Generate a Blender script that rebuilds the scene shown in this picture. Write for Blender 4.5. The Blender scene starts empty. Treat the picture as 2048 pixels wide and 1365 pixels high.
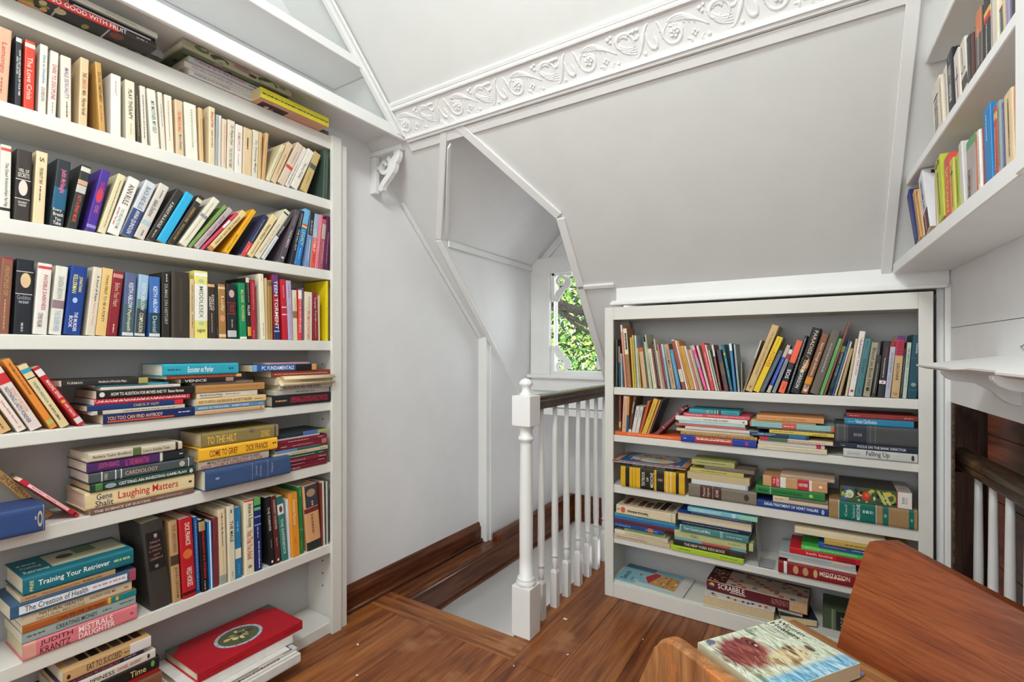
import bpy, bmesh, math, random
from math import sin, cos, pi, radians as RAD
from mathutils import Vector, Matrix, Euler

SC = bpy.context.scene
COL = SC.collection

# ------------------------------------------------------------------ camera, light, exposure
cam_d = bpy.data.cameras.new('camera')
cam_d.sensor_width = 36.0
cam_d.lens = 36.0 * 990.0 / 2048.0
cam_d.shift_y = 21.5 / 2048.0
cam_d.clip_start = 0.02
cam = bpy.data.objects.new('camera', cam_d)
cam.location = (0, 0, 1.10)
cam.rotation_euler = (pi / 2, 0, RAD(32.7))
COL.objects.link(cam)
SC.camera = cam

w = bpy.data.worlds.new('sky')
SC.world = w
w.use_nodes = True
wn = w.node_tree.nodes
bg = wn['Background']
sky = wn.new('ShaderNodeTexSky')
sky.sky_type = 'HOSEK_WILKIE'
sky.sun_direction = (0.1, -0.6, 0.8)
sky.turbidity = 4.0
mixw = wn.new('ShaderNodeMixRGB')
mixw.inputs[0].default_value = 0.6
mixw.inputs[2].default_value = (1, 1, 1, 1)
w.node_tree.links.new(sky.outputs[0], mixw.inputs[1])
w.node_tree.links.new(mixw.outputs[0], bg.inputs[0])
bg.inputs[1].default_value = 6.0

def light(name, kind, loc, energy, size=0.3, target=None, color=(1, 1, 1), size_y=None):
    d = bpy.data.lights.new(name, kind)
    d.energy = energy
    d.color = color
    if kind == 'AREA':
        d.shape = 'RECTANGLE' if size_y else 'DISK'
        d.size = size
        if size_y: d.size_y = size_y
    elif kind == 'SUN':
        d.angle = size
    else:
        d.shadow_soft_size = size
    o = bpy.data.objects.new(name, d)
    o.location = loc
    if target is not None:
        o.rotation_euler = (Vector(target) - Vector(loc)).to_track_quat('-Z', 'Y').to_euler()
    COL.objects.link(o)
    return o

light('sun', 'SUN', (0, -4, 8), 3.2, RAD(0.6), (0.5, 2.0, 0), (1, .95, .86))
LAMP = (.945, .995, .965)
light('ceiling_lamp', 'AREA', (-0.55, 0.02, 2.50), 33.0, 0.55, (-0.60, 1.0, 0.2), LAMP)
light('ceiling_lamp_glow', 'POINT', (-0.45, 0.42, 2.36), 3.6, 0.14, color=LAMP)
light('rear_fill_light', 'AREA', (-0.75, -1.5, 1.55), 29.0, 1.7, (-0.45, 2.0, 0.95), color=(.935, .99, .99), size_y=1.5)  # added fill from behind the camera; the rear wall has no window
light('side_fill_light', 'AREA', (0.42, -0.75, 1.5), 4.0, 0.9, (-1.2, 1.2, 0.6), color=(.935, .99, .985), size_y=1.1)  # added fill from the right, no window on that side
light('lower_stair_fill', 'POINT', (-1.25, 2.75, -0.9), 5.0, 0.12, color=(1, .98, .95))  # unseen light added below to brighten the stairwell walls

SC.view_settings.view_transform = 'Standard'
SC.view_settings.look = 'None'
SC.view_settings.gamma = 1.0
SC.view_settings.use_curve_mapping = False
SC.view_settings.exposure = 0.0
SC.cycles.use_denoising = True
SC.cycles.max_bounces = 10
SC.cycles.diffuse_bounces = 6
SC.cycles.transparent_max_bounces = 12

# ------------------------------------------------------------------ materials
def lin(h):
    out = []
    for i in (0, 2, 4):
        c = int(h[i:i + 2], 16) / 255.0
        out.append(c / 12.92 if c <= 0.04045 else ((c + 0.055) / 1.055) ** 2.4)
    return (*out, 1.0)

_mats = {}
def new_mat(name):
    m = bpy.data.materials.new(name)
    m.use_nodes = True
    nt = m.node_tree
    return m, nt, nt.nodes['Principled BSDF']

def noise_mix(nt, c1, c2, scale, stretch=(1, 1, 1), detail=4, lo=.35, hi=.65, obj=True):
    tc = nt.nodes.new('ShaderNodeTexCoord')
    mp = nt.nodes.new('ShaderNodeMapping')
    mp.inputs['Scale'].default_value = stretch
    nz = nt.nodes.new('ShaderNodeTexNoise')
    nz.inputs['Scale'].default_value = scale
    nz.inputs['Detail'].default_value = detail
    cr = nt.nodes.new('ShaderNodeValToRGB')
    cr.color_ramp.elements[0].position = lo
    cr.color_ramp.elements[1].position = hi
    cr.color_ramp.elements[0].color = c1
    cr.color_ramp.elements[1].color = c2
    nt.links.new(tc.outputs['Object'], mp.inputs[0])
    nt.links.new(mp.outputs[0], nz.inputs['Vector'])
    nt.links.new(nz.outputs['Fac'], cr.inputs[0])
    return cr, nz, mp

def bump(nt, bsdf, src, strength, dist=.002):
    b = nt.nodes.new('ShaderNodeBump')
    b.inputs['Strength'].default_value = strength
    b.inputs['Distance'].default_value = dist
    nt.links.new(src, b.inputs['Height'])
    nt.links.new(b.outputs[0], bsdf.inputs['Normal'])

def paint(name, hx, rough=.45, bumps=.15, var=.03):
    if name in _mats: return _mats[name]
    m, nt, b = new_mat(name)
    c = lin(hx)
    c2 = tuple(x * (1 - var) for x in c[:3]) + (1,)
    cr, nz, mp = noise_mix(nt, c2, c, 9, detail=5)
    nt.links.new(cr.outputs[0], b.inputs['Base Color'])
    b.inputs['Roughness'].default_value = rough
    n2 = nt.nodes.new('ShaderNodeTexNoise')
    n2.inputs['Scale'].default_value = 60
    nt.links.new(mp.outputs[0], n2.inputs['Vector'])
    bump(nt, b, n2.outputs['Fac'], bumps, .001)
    _mats[name] = m
    return m

def wood(name, dark, mid, light_, axis=(1, 14, 14), scale=3.0, rough=.4, worn=None, worn_scale=4, worn_lo=.56):
    if name in _mats: return _mats[name]
    m, nt, b = new_mat(name)
    cr, nz, mp = noise_mix(nt, lin(dark), lin(light_), scale, axis, 8, .3, .72)
    e = cr.color_ramp.elements.new(.5); e.color = lin(mid)
    nz.inputs['Distortion'].default_value = .6
    out = cr.outputs[0]
    # fine pores along the grain
    mp2 = nt.nodes.new('ShaderNodeMapping')
    mp2.inputs['Scale'].default_value = tuple(a * 9 if a > 2 else a * 3 for a in axis)
    nt.links.new(mp.inputs[0].links[0].from_socket, mp2.inputs[0])
    n2 = nt.nodes.new('ShaderNodeTexNoise'); n2.inputs['Scale'].default_value = scale * 1.6
    nt.links.new(mp2.outputs[0], n2.inputs['Vector'])
    mx = nt.nodes.new('ShaderNodeMixRGB'); mx.blend_type = 'MULTIPLY'; mx.inputs[0].default_value = .45
    r2 = nt.nodes.new('ShaderNodeValToRGB')
    r2.color_ramp.elements[0].position = .34; r2.color_ramp.elements[0].color = (.35, .3, .28, 1)
    r2.color_ramp.elements[1].position = .55; r2.color_ramp.elements[1].color = (1, 1, 1, 1)
    nt.links.new(n2.outputs['Fac'], r2.inputs[0])
    nt.links.new(out, mx.inputs[1]); nt.links.new(r2.outputs[0], mx.inputs[2])
    out = mx.outputs[0]
    if worn:
        n3 = nt.nodes.new('ShaderNodeTexNoise'); n3.inputs['Scale'].default_value = worn_scale
        n3.inputs['Detail'].default_value = 6
        nt.links.new(mp.inputs[0].links[0].from_socket, n3.inputs['Vector'])
        r3 = nt.nodes.new('ShaderNodeValToRGB')
        r3.color_ramp.elements[0].position = worn_lo; r3.color_ramp.elements[1].position = worn_lo + .1
        nt.links.new(n3.outputs['Fac'], r3.inputs[0])
        m3 = nt.nodes.new('ShaderNodeMixRGB'); m3.inputs[2].default_value = lin(worn)
        sc = nt.nodes.new('ShaderNodeMath'); sc.operation = 'MULTIPLY'; sc.inputs[1].default_value = .75
        nt.links.new(r3.outputs[0], sc.inputs[0])
        nt.links.new(sc.outputs[0], m3.inputs[0]); nt.links.new(out, m3.inputs[1])
        out = m3.outputs[0]
    nt.links.new(out, b.inputs['Base Color'])
    b.inputs['Roughness'].default_value = rough
    b.inputs['Specular IOR Level'].default_value = .28
    bump(nt, b, n2.outputs['Fac'], .25, .001)
    _mats[name] = m
    return m

def flat(hx, rough=.55, var=.12, kind='cover'):
    """Printed paper or cloth of one colour with slight wear."""
    k = (kind, hx, rough)
    if k in _mats: return _mats[k]
    m, nt, b = new_mat(kind + '_' + hx.lower())
    c = lin(hx)
    lo = tuple(x * (1 - var) for x in c[:3]) + (1,)
    cr, nz, mp = noise_mix(nt, lo, c, 38, (1, 1, .35), 5, .3, .62)
    nt.links.new(cr.outputs[0], b.inputs['Base Color'])
    b.inputs['Roughness'].default_value = rough
    b.inputs['Specular IOR Level'].default_value = .35
    _mats[k] = m
    return m

def paper(hx):
    k = ('paper', hx)
    if k in _mats: return _mats[k]
    m, nt, b = new_mat('page_edges_' + hx.lower())
    c = lin(hx)
    lo = tuple(x * .72 for x in c[:3]) + (1,)
    cr, nz, mp = noise_mix(nt, lo, c, 2.0, (900, 6, 6), 2, .35, .65)
    nt.links.new(cr.outputs[0], b.inputs['Base Color'])
    b.inputs['Roughness'].default_value = .8
    _mats[k] = m
    return m

WHITE = paint('white_wall_paint', 'E4E4E5', .55, .25)
CEIL = paint('white_ceiling_paint', 'DADBD9', .6, .25)
TRIM = paint('white_trim_paint', 'E8E8E7', .38, .12)
SHELFW = paint('white_shelf_paint', 'D9D7D0', .4, .15)
BACK_SHADED = paint('shaded_backboard_paint', 'B4B4B4', .5, .2)  # shelf white greyed: the shade inside the bookcases is put into the colour
GREYW = paint('stairwell_grey_paint', 'C8C7C5', .55, .2)
FLOORS = [wood('oak_board_%d' % i, d, m_, l, (16, 1, 16), 2.6, .3, 'A06E46', 5, .6)
          for i, (d, m_, l) in enumerate((('643519', '8A5028', 'A66A39'), ('5A2D14', '804622', '985C2E'), ('6A3A1D', '92562C', 'AC703D'), ('603317', '864C26', 'A06434')))]
HEADER = wood('oak_header_board', '66381E', '90562E', 'AE7444', (1, 16, 16), 2.6, .3, 'A87A54', 6, .58)
HEADER2 = wood('oak_ledge_board', '3E2416', '6A3E26', '8A5A3A', (16, 1, 16), 2.6, .28, 'A87A54', 6, .6)
DARKW = wood('dark_walnut_trim', '3C1E10', '60331C', '7C4A2A', (14, 1, 14), 3, .3)
RAILW = wood('dark_handrail_wood', '2C1B13', '46301F', '604431', (14, 1, 14), 4, .22)
OLDRAIL = wood('worn_rail_wood', '2E2019', '54402F', '7E6248', (14, 1, 14), 5, .35, '8A6A4C', 8, .6)
BENCHW = wood('bench_red_brown_wood', '4E210E', '7C3D1C', '904E27', (1.2, 9, 9), 1.8, .32, '55291A', 5, .52)
BENCHN = wood('bench_worn_wood', '74492C', 'A06C42', 'BC8A5C', (14, 14, 1.5), 2.4, .5, 'D07A38', 9, .54)
SEATW = wood('bench_seat_wood', '6E4628', '9C6A40', 'B8845A', (1.2, 14, 14), 2.4, .4)
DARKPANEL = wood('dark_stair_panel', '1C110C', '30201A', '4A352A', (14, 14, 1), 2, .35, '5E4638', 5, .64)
REDPANEL = wood('red_brown_panelling', '3A1A0E', '5A2C18', '6E3C22', (1, 1, 12), 2.5, .5)

# ------------------------------------------------------------------ mesh helpers
def mesh_obj(name, verts, faces, mats, parent=None, fm=None, smooth=False):
    me = bpy.data.meshes.new(name)
    me.from_pydata([tuple(v) for v in verts], [], faces)
    if not isinstance(mats, (list, tuple)): mats = [mats]
    for m in mats: me.materials.append(m)
    if fm: me.polygons.foreach_set('material_index', fm)
    if smooth: me.polygons.foreach_set('use_smooth', [True] * len(me.polygons))
    o = bpy.data.objects.new(name, me)
    COL.objects.link(o)
    if parent: o.parent = parent
    return o

def bm_obj(name, bm, mats, parent=None, smooth=False, recalc=True):
    if recalc: bmesh.ops.recalc_face_normals(bm, faces=bm.faces)
    me = bpy.data.meshes.new(name)
    bm.to_mesh(me); bm.free()
    if not isinstance(mats, (list, tuple)): mats = [mats]
    for m in mats: me.materials.append(m)
    if smooth: me.polygons.foreach_set('use_smooth', [True] * len(me.polygons))
    o = bpy.data.objects.new(name, me)
    COL.objects.link(o)
    if parent: o.parent = parent
    return o

def bm_box(bm, x0, x1, y0, y1, z0, z1, bev=0):
    r = bmesh.ops.create_cube(bm, size=1)
    bmesh.ops.scale(bm, vec=(x1 - x0, y1 - y0, z1 - z0), verts=r['verts'])
    bmesh.ops.translate(bm, vec=((x0 + x1) / 2, (y0 + y1) / 2, (z0 + z1) / 2), verts=r['verts'])
    if bev:
        es = list({e for v in r['verts'] for e in v.link_edges})
        bmesh.ops.bevel(bm, geom=es, offset=bev, segments=2, affect='EDGES', profile=.6)

def box(name, x0, x1, y0, y1, z0, z1, mat, parent=None, bev=.0015):
    bm = bmesh.new()
    bm_box(bm, x0, x1, y0, y1, z0, z1, bev)
    return bm_obj(name, bm, mat, parent)

def prism(name, pts, vec, mat, parent=None, bev=0, smooth=False):
    """A flat polygon (3-D points) pushed along vec into a solid."""
    bm = bmesh.new()
    a = [bm.verts.new(p) for p in pts]
    b = [bm.verts.new(Vector(p) + Vector(vec)) for p in pts]
    n = len(pts)
    bm.faces.new(a); bm.faces.new(b[::-1])
    for i in range(n):
        bm.faces.new((a[i], b[i], b[(i + 1) % n], a[(i + 1) % n]))
    if bev:
        bmesh.ops.bevel(bm, geom=list(bm.edges), offset=bev, segments=1, affect='EDGES')
    return bm_obj(name, bm, mat, parent, smooth)

def sheet(name, polys, mat, parent=None):
    vs, fs = [], []
    for p in polys:
        fs.append(list(range(len(vs), len(vs) + len(p))))
        vs += p
    return mesh_obj(name, vs, fs, mat, parent)

def struct(o):
    o['kind'] = 'structure'
    return o

def empty(name, loc=(0, 0, 0), rot=(0, 0, 0)):
    o = bpy.data.objects.new(name, None)
    o.empty_display_size = .05
    o.location = loc; o.rotation_euler = rot
    COL.objects.link(o)
    return o

def tag(o, label, cat, group=None):
    o['label'] = label; o['category'] = cat
    if group: o['group'] = group
    return o

def lathe(name, prof, mat, parent=None, seg=20, loc=(0, 0, 0)):
    vs, fs = [], []
    n = len(prof)
    for i in range(seg):
        a = 2 * pi * i / seg
        for r, z in prof: vs.append((r * cos(a) + loc[0], r * sin(a) + loc[1], z + loc[2]))
    for i in range(seg):
        j = (i + 1) % seg
        for k in range(n - 1):
            fs.append((i * n + k, j * n + k, j * n + k + 1, i * n + k + 1))
    fs.append([i * n for i in range(seg)][::-1]); fs.append([i * n + n - 1 for i in range(seg)])
    o = mesh_obj(name, vs, fs, mat, parent)
    o.data.polygons.foreach_set('use_smooth', [len(p.vertices) == 4 for p in o.data.polygons])
    return o

def tube_into(bm, pts, radii, seg=8, up=None, flat_=1.0):
    """Tapered tube along pts; with up given the section is squashed along it by flat_."""
    pts = [Vector(p) for p in pts]
    n = len(pts)
    if not isinstance(radii, (list, tuple)): radii = [radii] * n
    rings = []
    for i, p in enumerate(pts):
        t = (pts[min(i + 1, n - 1)] - pts[max(i - 1, 0)]).normalized()
        u = Vector(up) if up else (Vector((0, 0, 1)) if abs(t.z) < .9 else Vector((1, 0, 0)))
        sx = t.cross(u).normalized()
        sy = sx.cross(t).normalized()
        rings.append([bm.verts.new(p + sx * (radii[i] * cos(2 * pi * k / seg)) + sy * (radii[i] * flat_ * sin(2 * pi * k / seg))) for k in range(seg)])
    for a, b in zip(rings, rings[1:]):
        for k in range(seg):
            bm.faces.new((a[k], a[(k + 1) % seg], b[(k + 1) % seg], b[k]))
    bm.faces.new(rings[0][::-1]); bm.faces.new(rings[-1])

def ball_into(bm, p, r, flat_=1.0, axis=None):
    s = bmesh.ops.create_uvsphere(bm, u_segments=8, v_segments=6, radius=r)
    bmesh.ops.translate(bm, vec=p, verts=s['verts'])

def ribbon_poly(path, widths):
    """2-D path and half-widths -> closed outline."""
    L, R = [], []
    n = len(path)
    for i, (x, y) in enumerate(path):
        a = path[max(i - 1, 0)]; b = path[min(i + 1, n - 1)]
        dx, dy = b[0] - a[0], b[1] - a[1]
        d = math.hypot(dx, dy) or 1
        nx, ny = -dy / d, dx / d
        wd = widths[i] if isinstance(widths, (list, tuple)) else widths
        L.append((x + nx * wd, y + ny * wd)); R.append((x - nx * wd, y - ny * wd))
    return L, R

def ribbon_into(bm, path, widths, to3, t0, t1):
    """Extruded flat ribbon: to3(x, y, t) maps to space."""
    L, R = ribbon_poly(path, widths)
    n = len(path)
    V = [[bm.verts.new(to3(*q, t)) for q in S] for t in (t0, t1) for S in (L, R)]
    l0, r0, l1, r1 = V
    for i in range(n - 1):
        bm.faces.new((l0[i], l0[i + 1], r0[i + 1], r0[i]))
        bm.faces.new((l1[i], r1[i], r1[i + 1], l1[i + 1]))
        bm.faces.new((l0[i], l1[i], l1[i + 1], l0[i + 1]))
        bm.faces.new((r0[i], r0[i + 1], r1[i + 1], r1[i]))
    bm.faces.new((l0[0], r0[0], r1[0], l1[0])); bm.faces.new((l0[-1], l1[-1], r1[-1], r0[-1]))

def spiral(cx, cy, r0, r1, a0, a1, n=28):
    return [(cx + (r0 + (r1 - r0) * i / n) * cos(a0 + (a1 - a0) * i / n), cy + (r0 + (r1 - r0) * i / n) * sin(a0 + (a1 - a0) * i / n)) for i in range(n + 1)]

def bez(p0, p1, p2, p3, n=12):
    o = []
    for i in range(n + 1):
        t = i / n; s = 1 - t
        o.append(tuple(s * s * s * a + 3 * s * s * t * b + 3 * s * t * t * c + t * t * t * d for a, b, c, d in zip(p0, p1, p2, p3)))
    return o

# ------------------------------------------------------------------ floor
XL = -1.725                                   # left wall
def wx(y): return .33 + .07 * (2.14 - y)      # right wall, a little out of square
floor = struct(box('floor', XL, 1.2, -1.7, 1.60, -.06, -.0205, DARKW, bev=0))
box('subfloor', -.985, .6, 1.60, 2.4, -.06, -.0205, DARKW, floor, bev=0)
random.seed(3)
_bc = 0
def board(x0, x1, y0, y1, mat=None):
    global _bc
    _bc += 1
    return box('floor_board', x0 + .0006, x1 - .0006, y0 + .0006, y1 - .0006, -.02, random.uniform(-.0012, 0), mat or FLOORS[_bc % 4], floor, bev=.0008)
xs = [-1.70, -1.53, -1.345, -1.16, -.97, -.785, -.60, -.41, -.225, -.04, .145, .33, .52]
for a, b in zip(xs, xs[1:]):
    ys = [-1.7, random.uniform(-1.0, -.6), random.uniform(.1, .6), 1.484]
    for c, d in zip(ys, ys[1:]): board(a, b, c, d)
board(XL, -1.70, -1.7, 1.61, DARKW)
board(-1.70, -.957, 1.484, 1.612, HEADER)
xs = [-.957, -.782, -.60, -.41, -.225, -.04, .145, .33]
for i, (a, b) in enumerate(zip(xs, xs[1:])):
    board(a, b, 1.484, 2.40)
board(-1.03, -.957, 1.612, 2.75)
board(XL, -1.597, 1.612, 2.41, HEADER2)
# stairwell lining
sw = struct(sheet('wall_stairwell', [[(-1.628, 1.55, -.14), (-1.628, 3.36, -.14), (-1.628, 3.36, -2.2), (-1.628, 1.55, -2.2)],
                                     [(-1.03, 1.63, -.02), (-1.03, 3.36, -.02), (-1.03, 3.36, -2.2), (-1.03, 1.63, -2.2)],
                                     [(-1.63, 1.55, -.02), (-1.03, 1.55, -.02), (-1.03, 1.55, -2.2), (-1.63, 1.55, -2.2)],
                                     [(-1.69, 3.36, .75), (-.8, 3.36, .75), (-.8, 3.36, -2.2), (-1.69, 3.36, -2.2)],
                                     [(-1.63, 1.55, -2.2), (-1.03, 1.55, -2.2), (-1.03, 3.36, -2.2), (-1.63, 3.36, -2.2)]], GREYW))
tb = struct(box('baseboard_stairwell', -1.622, -1.597, 1.612, 3.355, -.152, -.004, DARKW, bev=.004))
box('bead', -1.606, -1.588, 1.612, 3.35, -.160, -.138, DARKW, tb, bev=.006)
box('nosing', -1.61, -1.588, 1.612, 2.36, -.022, .001, DARKW, tb, bev=.008)
box('base_board', -1.655, -1.60, 2.36, 3.355, -.02, .045, DARKW, tb, bev=.012)
box('end_base_board', -1.60, -1.0, 3.335, 3.358, -.15, .045, DARKW, tb, bev=.006)
box('near_fascia', -1.60, -1.03, 1.56, 1.606, -.15, -.0215, DARKW, tb, bev=0)
# skirting along the left wall
bl = struct(box('baseboard_left', XL, XL + .02, 1.318, 2.325, .0, .085, DARKW, bev=.004))
prism('skirting_cap', [(XL, 1.318, .085), (XL + .014, 1.318, .085), (XL + .008, 1.318, .104), (XL, 1.318, .108)], (0, 1.007, 0), DARKW, bl)
tube = bmesh.new(); tube_into(tube, [(XL + .024, 1.318, .007), (XL + .024, 2.325, .007)], .011, 8)
bm_obj('shoe_moulding', tube, DARKW, bl, True)

# ------------------------------------------------------------------ walls
struct(sheet('wall_left', [[(XL, 1.299, 0), (XL, 2.36, 0), (XL, 2.36, 1.15), (XL, 1.299, 2.211)],
                           [(-1.82, -1.7, 1.90), (-1.82, 1.299, 1.90), (-1.82, 1.299, 2.03), (-1.82, -1.7, 2.03)],
                           [(-1.82, 1.299, 1.90), (XL, 1.299, 1.90), (XL, 1.299, 2.03), (-1.82, 1.299, 2.03)],
                           [(XL, -1.7, 0), (XL, .08, 0), (XL, .08, 1.95), (XL, -1.7, 1.95)],
                           [(XL, -1.7, 2.0), (XL, 1.299, 2.0), (XL, 1.299, 2.211), (XL, .95, 2.56), (XL, -1.7, 2.56)]], WHITE))
prism('wall_back', [(-.80, 2.37, 0), (.36, 2.37, 0), (.36, 2.37, 1.319), (-.80, 2.37, 1.319)], (0, .03, 0), WHITE)
struct(bpy.data.objects['wall_back'])
struct(sheet('wall_rear', [[(XL, -1.7, 0), (.75, -1.7, 0), (.75, -1.7, 2.56), (XL, -1.7, 2.56)]], WHITE))
# right wall: two boards with a shadow gap, above the low stair opening
def rwall(name, z0, z1, y0, y1, x_off=0, t=.02):
    return prism(name, [(wx(y1) + x_off, y1, z0), (wx(y0) + x_off, y0, z0), (wx(y0) + x_off, y0, z1), (wx(y1) + x_off, y1, z1)], (t, t * .07, 0), WHITE)
rw = struct(rwall('wall_right', 1.1785, 2.5, -1.7, 2.15))
rwall('lower_panel', .936, 1.1765, -1.7, 2.15).parent = rw
rwall('base_panel', 0, .936, -1.7, .62).parent = rw
box('corner_post', .317, .333, 2.128, 2.16, 0, 1.32, TRIM, rw, bev=.003)
prism('gap_return', [(.30, 2.16, 0), (.36, 2.5, 0), (.36, 2.5, 1.36), (.30, 2.16, 1.36)], (.02, 0, 0), WHITE, rw)
t = box('opening_edge', .3335, .3395, 2.115, 2.135, 0, .936, OLDRAIL, rw, bev=0)

# ------------------------------------------------------------------ sloped ceiling with the dormer cut out
def sl(x, y, off=0): return (x, y - off * .7071, 3.51 - y - off * .7071)
A, LE, LL, RL, RE = (-1.262, 1.500), (-1.600, 1.857), (-1.655, 2.76), (-1.062, 2.76), (-.962, 1.847)
XR = .75
cl = struct(sheet('ceiling', [[sl(*p) for p in q] for q in (
    [(-1.725, .95), (A[0], .95), A, LE, (-1.725, LE[1])],
    [(-1.725, LE[1]), LE, LL, (-1.725, LL[1])],
    [(A[0], .95), (XR, .95), (XR, RE[1]), RE, A],
    [RE, (XR, RE[1]), (XR, 2.16), (-.80, 2.16), (-.80, 2.76), RL])]
    + [[(-1.80, .95, 2.56), (XR, .95, 2.56), (XR, -1.7, 2.56), (-1.80, -1.7, 2.56)]], CEIL))

def batten(name, p, q, wd, th, side, mat=TRIM, parent=None, bev=.002):
    """Flat board on the slope from p to q (x, y pairs); side=+1/-1 says on which side of the line it lies."""
    P, Q = Vector(sl(*p)), Vector(sl(*q))
    nrm = Vector((0, -.7071, -.7071))
    d = (Q - P).normalized()
    s = d.cross(nrm).normalized() * wd * side
    return prism(name, [P, Q, Q + s, P + s], nrm * th, mat, parent, bev)

tr = struct(empty('trim_1'))
batten('panel_border', (-1.50, 1.527), (.20, 1.527), .034, .009, 1, parent=tr)
batten('dormer_border', A, RE, .036, .012, -1, parent=tr)
batten('dormer_border', RE, RL, .036, .012, -1, parent=tr)
batten('dormer_border', (-1.262, 1.505), LE, .03, .012, 1, parent=tr)
batten('dormer_border', LE, LL, .032, .014, 1, parent=tr)
batten('side_border', (-1.722, 1.70), (-1.722, 2.33), .022, .008, -1, parent=tr)
batten('knee_border', (-.985, 2.115), (-.81, 2.115), .02, .012, -1, parent=tr)
batten('wall_border', (.192, 1.20), (.178, 2.14), .03, .012, 1, parent=tr)

# dormer interior
yw = 2.80
def dz(p): return 3.51 - p[1]
dm = struct(sheet('wall_dormer', [
    [(A[0], A[1], dz(A)), (A[0], yw, dz(A)), (LE[0] - .035, yw, dz(LE)), (LE[0], LE[1], dz(LE))],
    [(A[0], A[1], dz(A)), (A[0], yw, dz(A)), (RE[0], yw, dz(RE)), (RE[0], RE[1], dz(RE))],
    [(LE[0], LE[1], dz(LE)), (LE[0] - .035, yw, dz(LE)), (-1.655, yw, .70), (-1.655, LL[1], dz(LL))],
    [(RE[0], RE[1], dz(RE)), (RE[0], yw, dz(RE)), (RL[0], yw, .70), (RL[0], RL[1], dz(RL))]], WHITE))
sheet('lower_cheek', [[(-1.662, 2.36, 0), (-1.662, 3.36, 0), (-1.662, 3.36, .75), (-1.662, 2.76, .75), (-1.662, 2.36, 1.15)],
                      [(-1.725, 2.36, 0), (-1.662, 2.36, 0), (-1.662, 2.36, 1.16), (-1.725, 2.36, 1.16)],
                      [(-1.662, 2.76, .75), (-.80, 2.76, .75), (-.80, 3.36, .75), (-1.662, 3.36, .75)],
                      [(-.80, 2.36, 0), (-.80, 3.36, 0), (-.80, 3.36, .76), (-.80, 2.76, .76), (-.80, 2.36, 1.15)]], WHITE, dm)
prism('eave_batten', [(LE[0] + .002, 1.90, 1.652), (LE[0] + .002, 1.90, 1.622), (LE[0] - .031, yw, 1.622), (LE[0] - .031, yw, 1.652)], (.008, 0, 0), TRIM, dm)
prism('slope_batten', [(A[0] - .055, 1.56, 1.935), (LE[0] + .014, 1.86, 1.651 + .02), (LE[0] + .03, 1.86, 1.667 + .02), (A[0] - .04, 1.56, 1.951)], (.006, 0, -.006), TRIM, dm)
# pilaster at the end of the left wall
cp = struct(box('trim_2', XL - .01, -1.668, 2.325, 2.405, .0, 1.19, TRIM, bev=.003))
prism('pilaster_cap', [(XL, 2.322, 1.19), (-1.665, 2.322, 1.19), (-1.665, 2.322, 1.20), (XL, 2.322, 1.20)], (0, .086, 0), TRIM, cp)

# ------------------------------------------------------------------ dormer window
gx0, gx1, gz0, gz1 = -1.498, -1.06, .975, 1.60
wn_ = struct(empty('window_1'))
yo = yw
sheet('window_wall', [[(-1.66, yo, .70), (gx0, yo, .70), (gx0, yo, 2.0), (-1.66, yo, 2.0)],
                      [(gx1, yo, .70), (-.90, yo, .70), (-.90, yo, 2.0), (gx1, yo, 2.0)],
                      [(gx0, yo, .70), (gx1, yo, .70), (gx1, yo, gz0), (gx0, yo, gz0)],
                      [(gx0, yo, gz1), (gx1, yo, gz1), (gx1, yo, 2.0), (gx0, yo, 2.0)]], WHITE, wn_)
box('jamb_casing', -1.640, -1.535, yo - .022, yo - .001, .955, 1.70, TRIM, wn_, .004)
box('inner_casing', -1.548, gx0, yo - .034, yo - .001, .955, 1.62, TRIM, wn_, .005)
box('jamb_casing', -1.02, -.955, yo - .022, yo - .001, .955, 1.70, TRIM, wn_, .004)
box('inner_casing', gx1, -1.015, yo - .034, yo - .001, .955, 1.62, TRIM, wn_, .005)
box('head_casing', -1.640, -.955, yo - .026, yo - .001, gz1, 1.70, TRIM, wn_, .004)
prism('head_ornament_trim', [(-1.60, yo - .02, 1.70), (-1.585, yo - .02, 1.70), (-1.275, yo - .02, 2.0), (-1.30, yo - .02, 2.0)], (0, .018, 0), TRIM, wn_)
prism('head_ornament_trim', [(-1.53, yo - .016, 1.70), (-1.515, yo - .016, 1.70), (-1.265, yo - .016, 1.94), (-1.28, yo - .016, 1.95)], (0, .014, 0), TRIM, wn_)
box('sill', -1.650, -.96, yo - .06, yo + .02, .932, .957, TRIM, wn_, .008)
box('apron', -1.630, -.97, yo - .024, yo - .001, .852, .932, TRIM, wn_, .003)
box('lower_rail', -1.655, -.90, yo - .03, yo - .001, .70, .745, TRIM, wn_, .003)
box('sash_stile', gx0, gx0 + .018, yo + .03, yo + .055, gz0, gz1, TRIM, wn_, .002)
box('sash_stile', gx1 - .018, gx1, yo + .03, yo + .055, gz0, gz1, TRIM, wn_, .002)
box('sash_rail', gx0, gx1, yo + .03, yo + .055, gz0 - .02, gz0 + .006, TRIM, wn_, .002)
box('sash_rail', gx0, gx1, yo + .03, yo + .055, gz1 - .02, gz1 + .02, TRIM, wn_, .002)
mg, nt, b = new_mat('window_glass')
nt.nodes.remove(b)
tp = nt.nodes.new('ShaderNodeBsdfTransparent'); tp.inputs[0].default_value = (.96, .98, .97, 1)
gl = nt.nodes.new('ShaderNodeBsdfGlossy'); gl.inputs['Roughness'].default_value = .02
fr = nt.nodes.new('ShaderNodeFresnel'); fr.inputs[0].default_value = 1.35
mx = nt.nodes.new('ShaderNodeMixShader')
nt.links.new(fr.outputs[0], mx.inputs[0]); nt.links.new(tp.outputs[0], mx.inputs[1]); nt.links.new(gl.outputs[0], mx.inputs[2])
nt.links.new(mx.outputs[0], nt.nodes['Material Output'].inputs[0])
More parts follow.
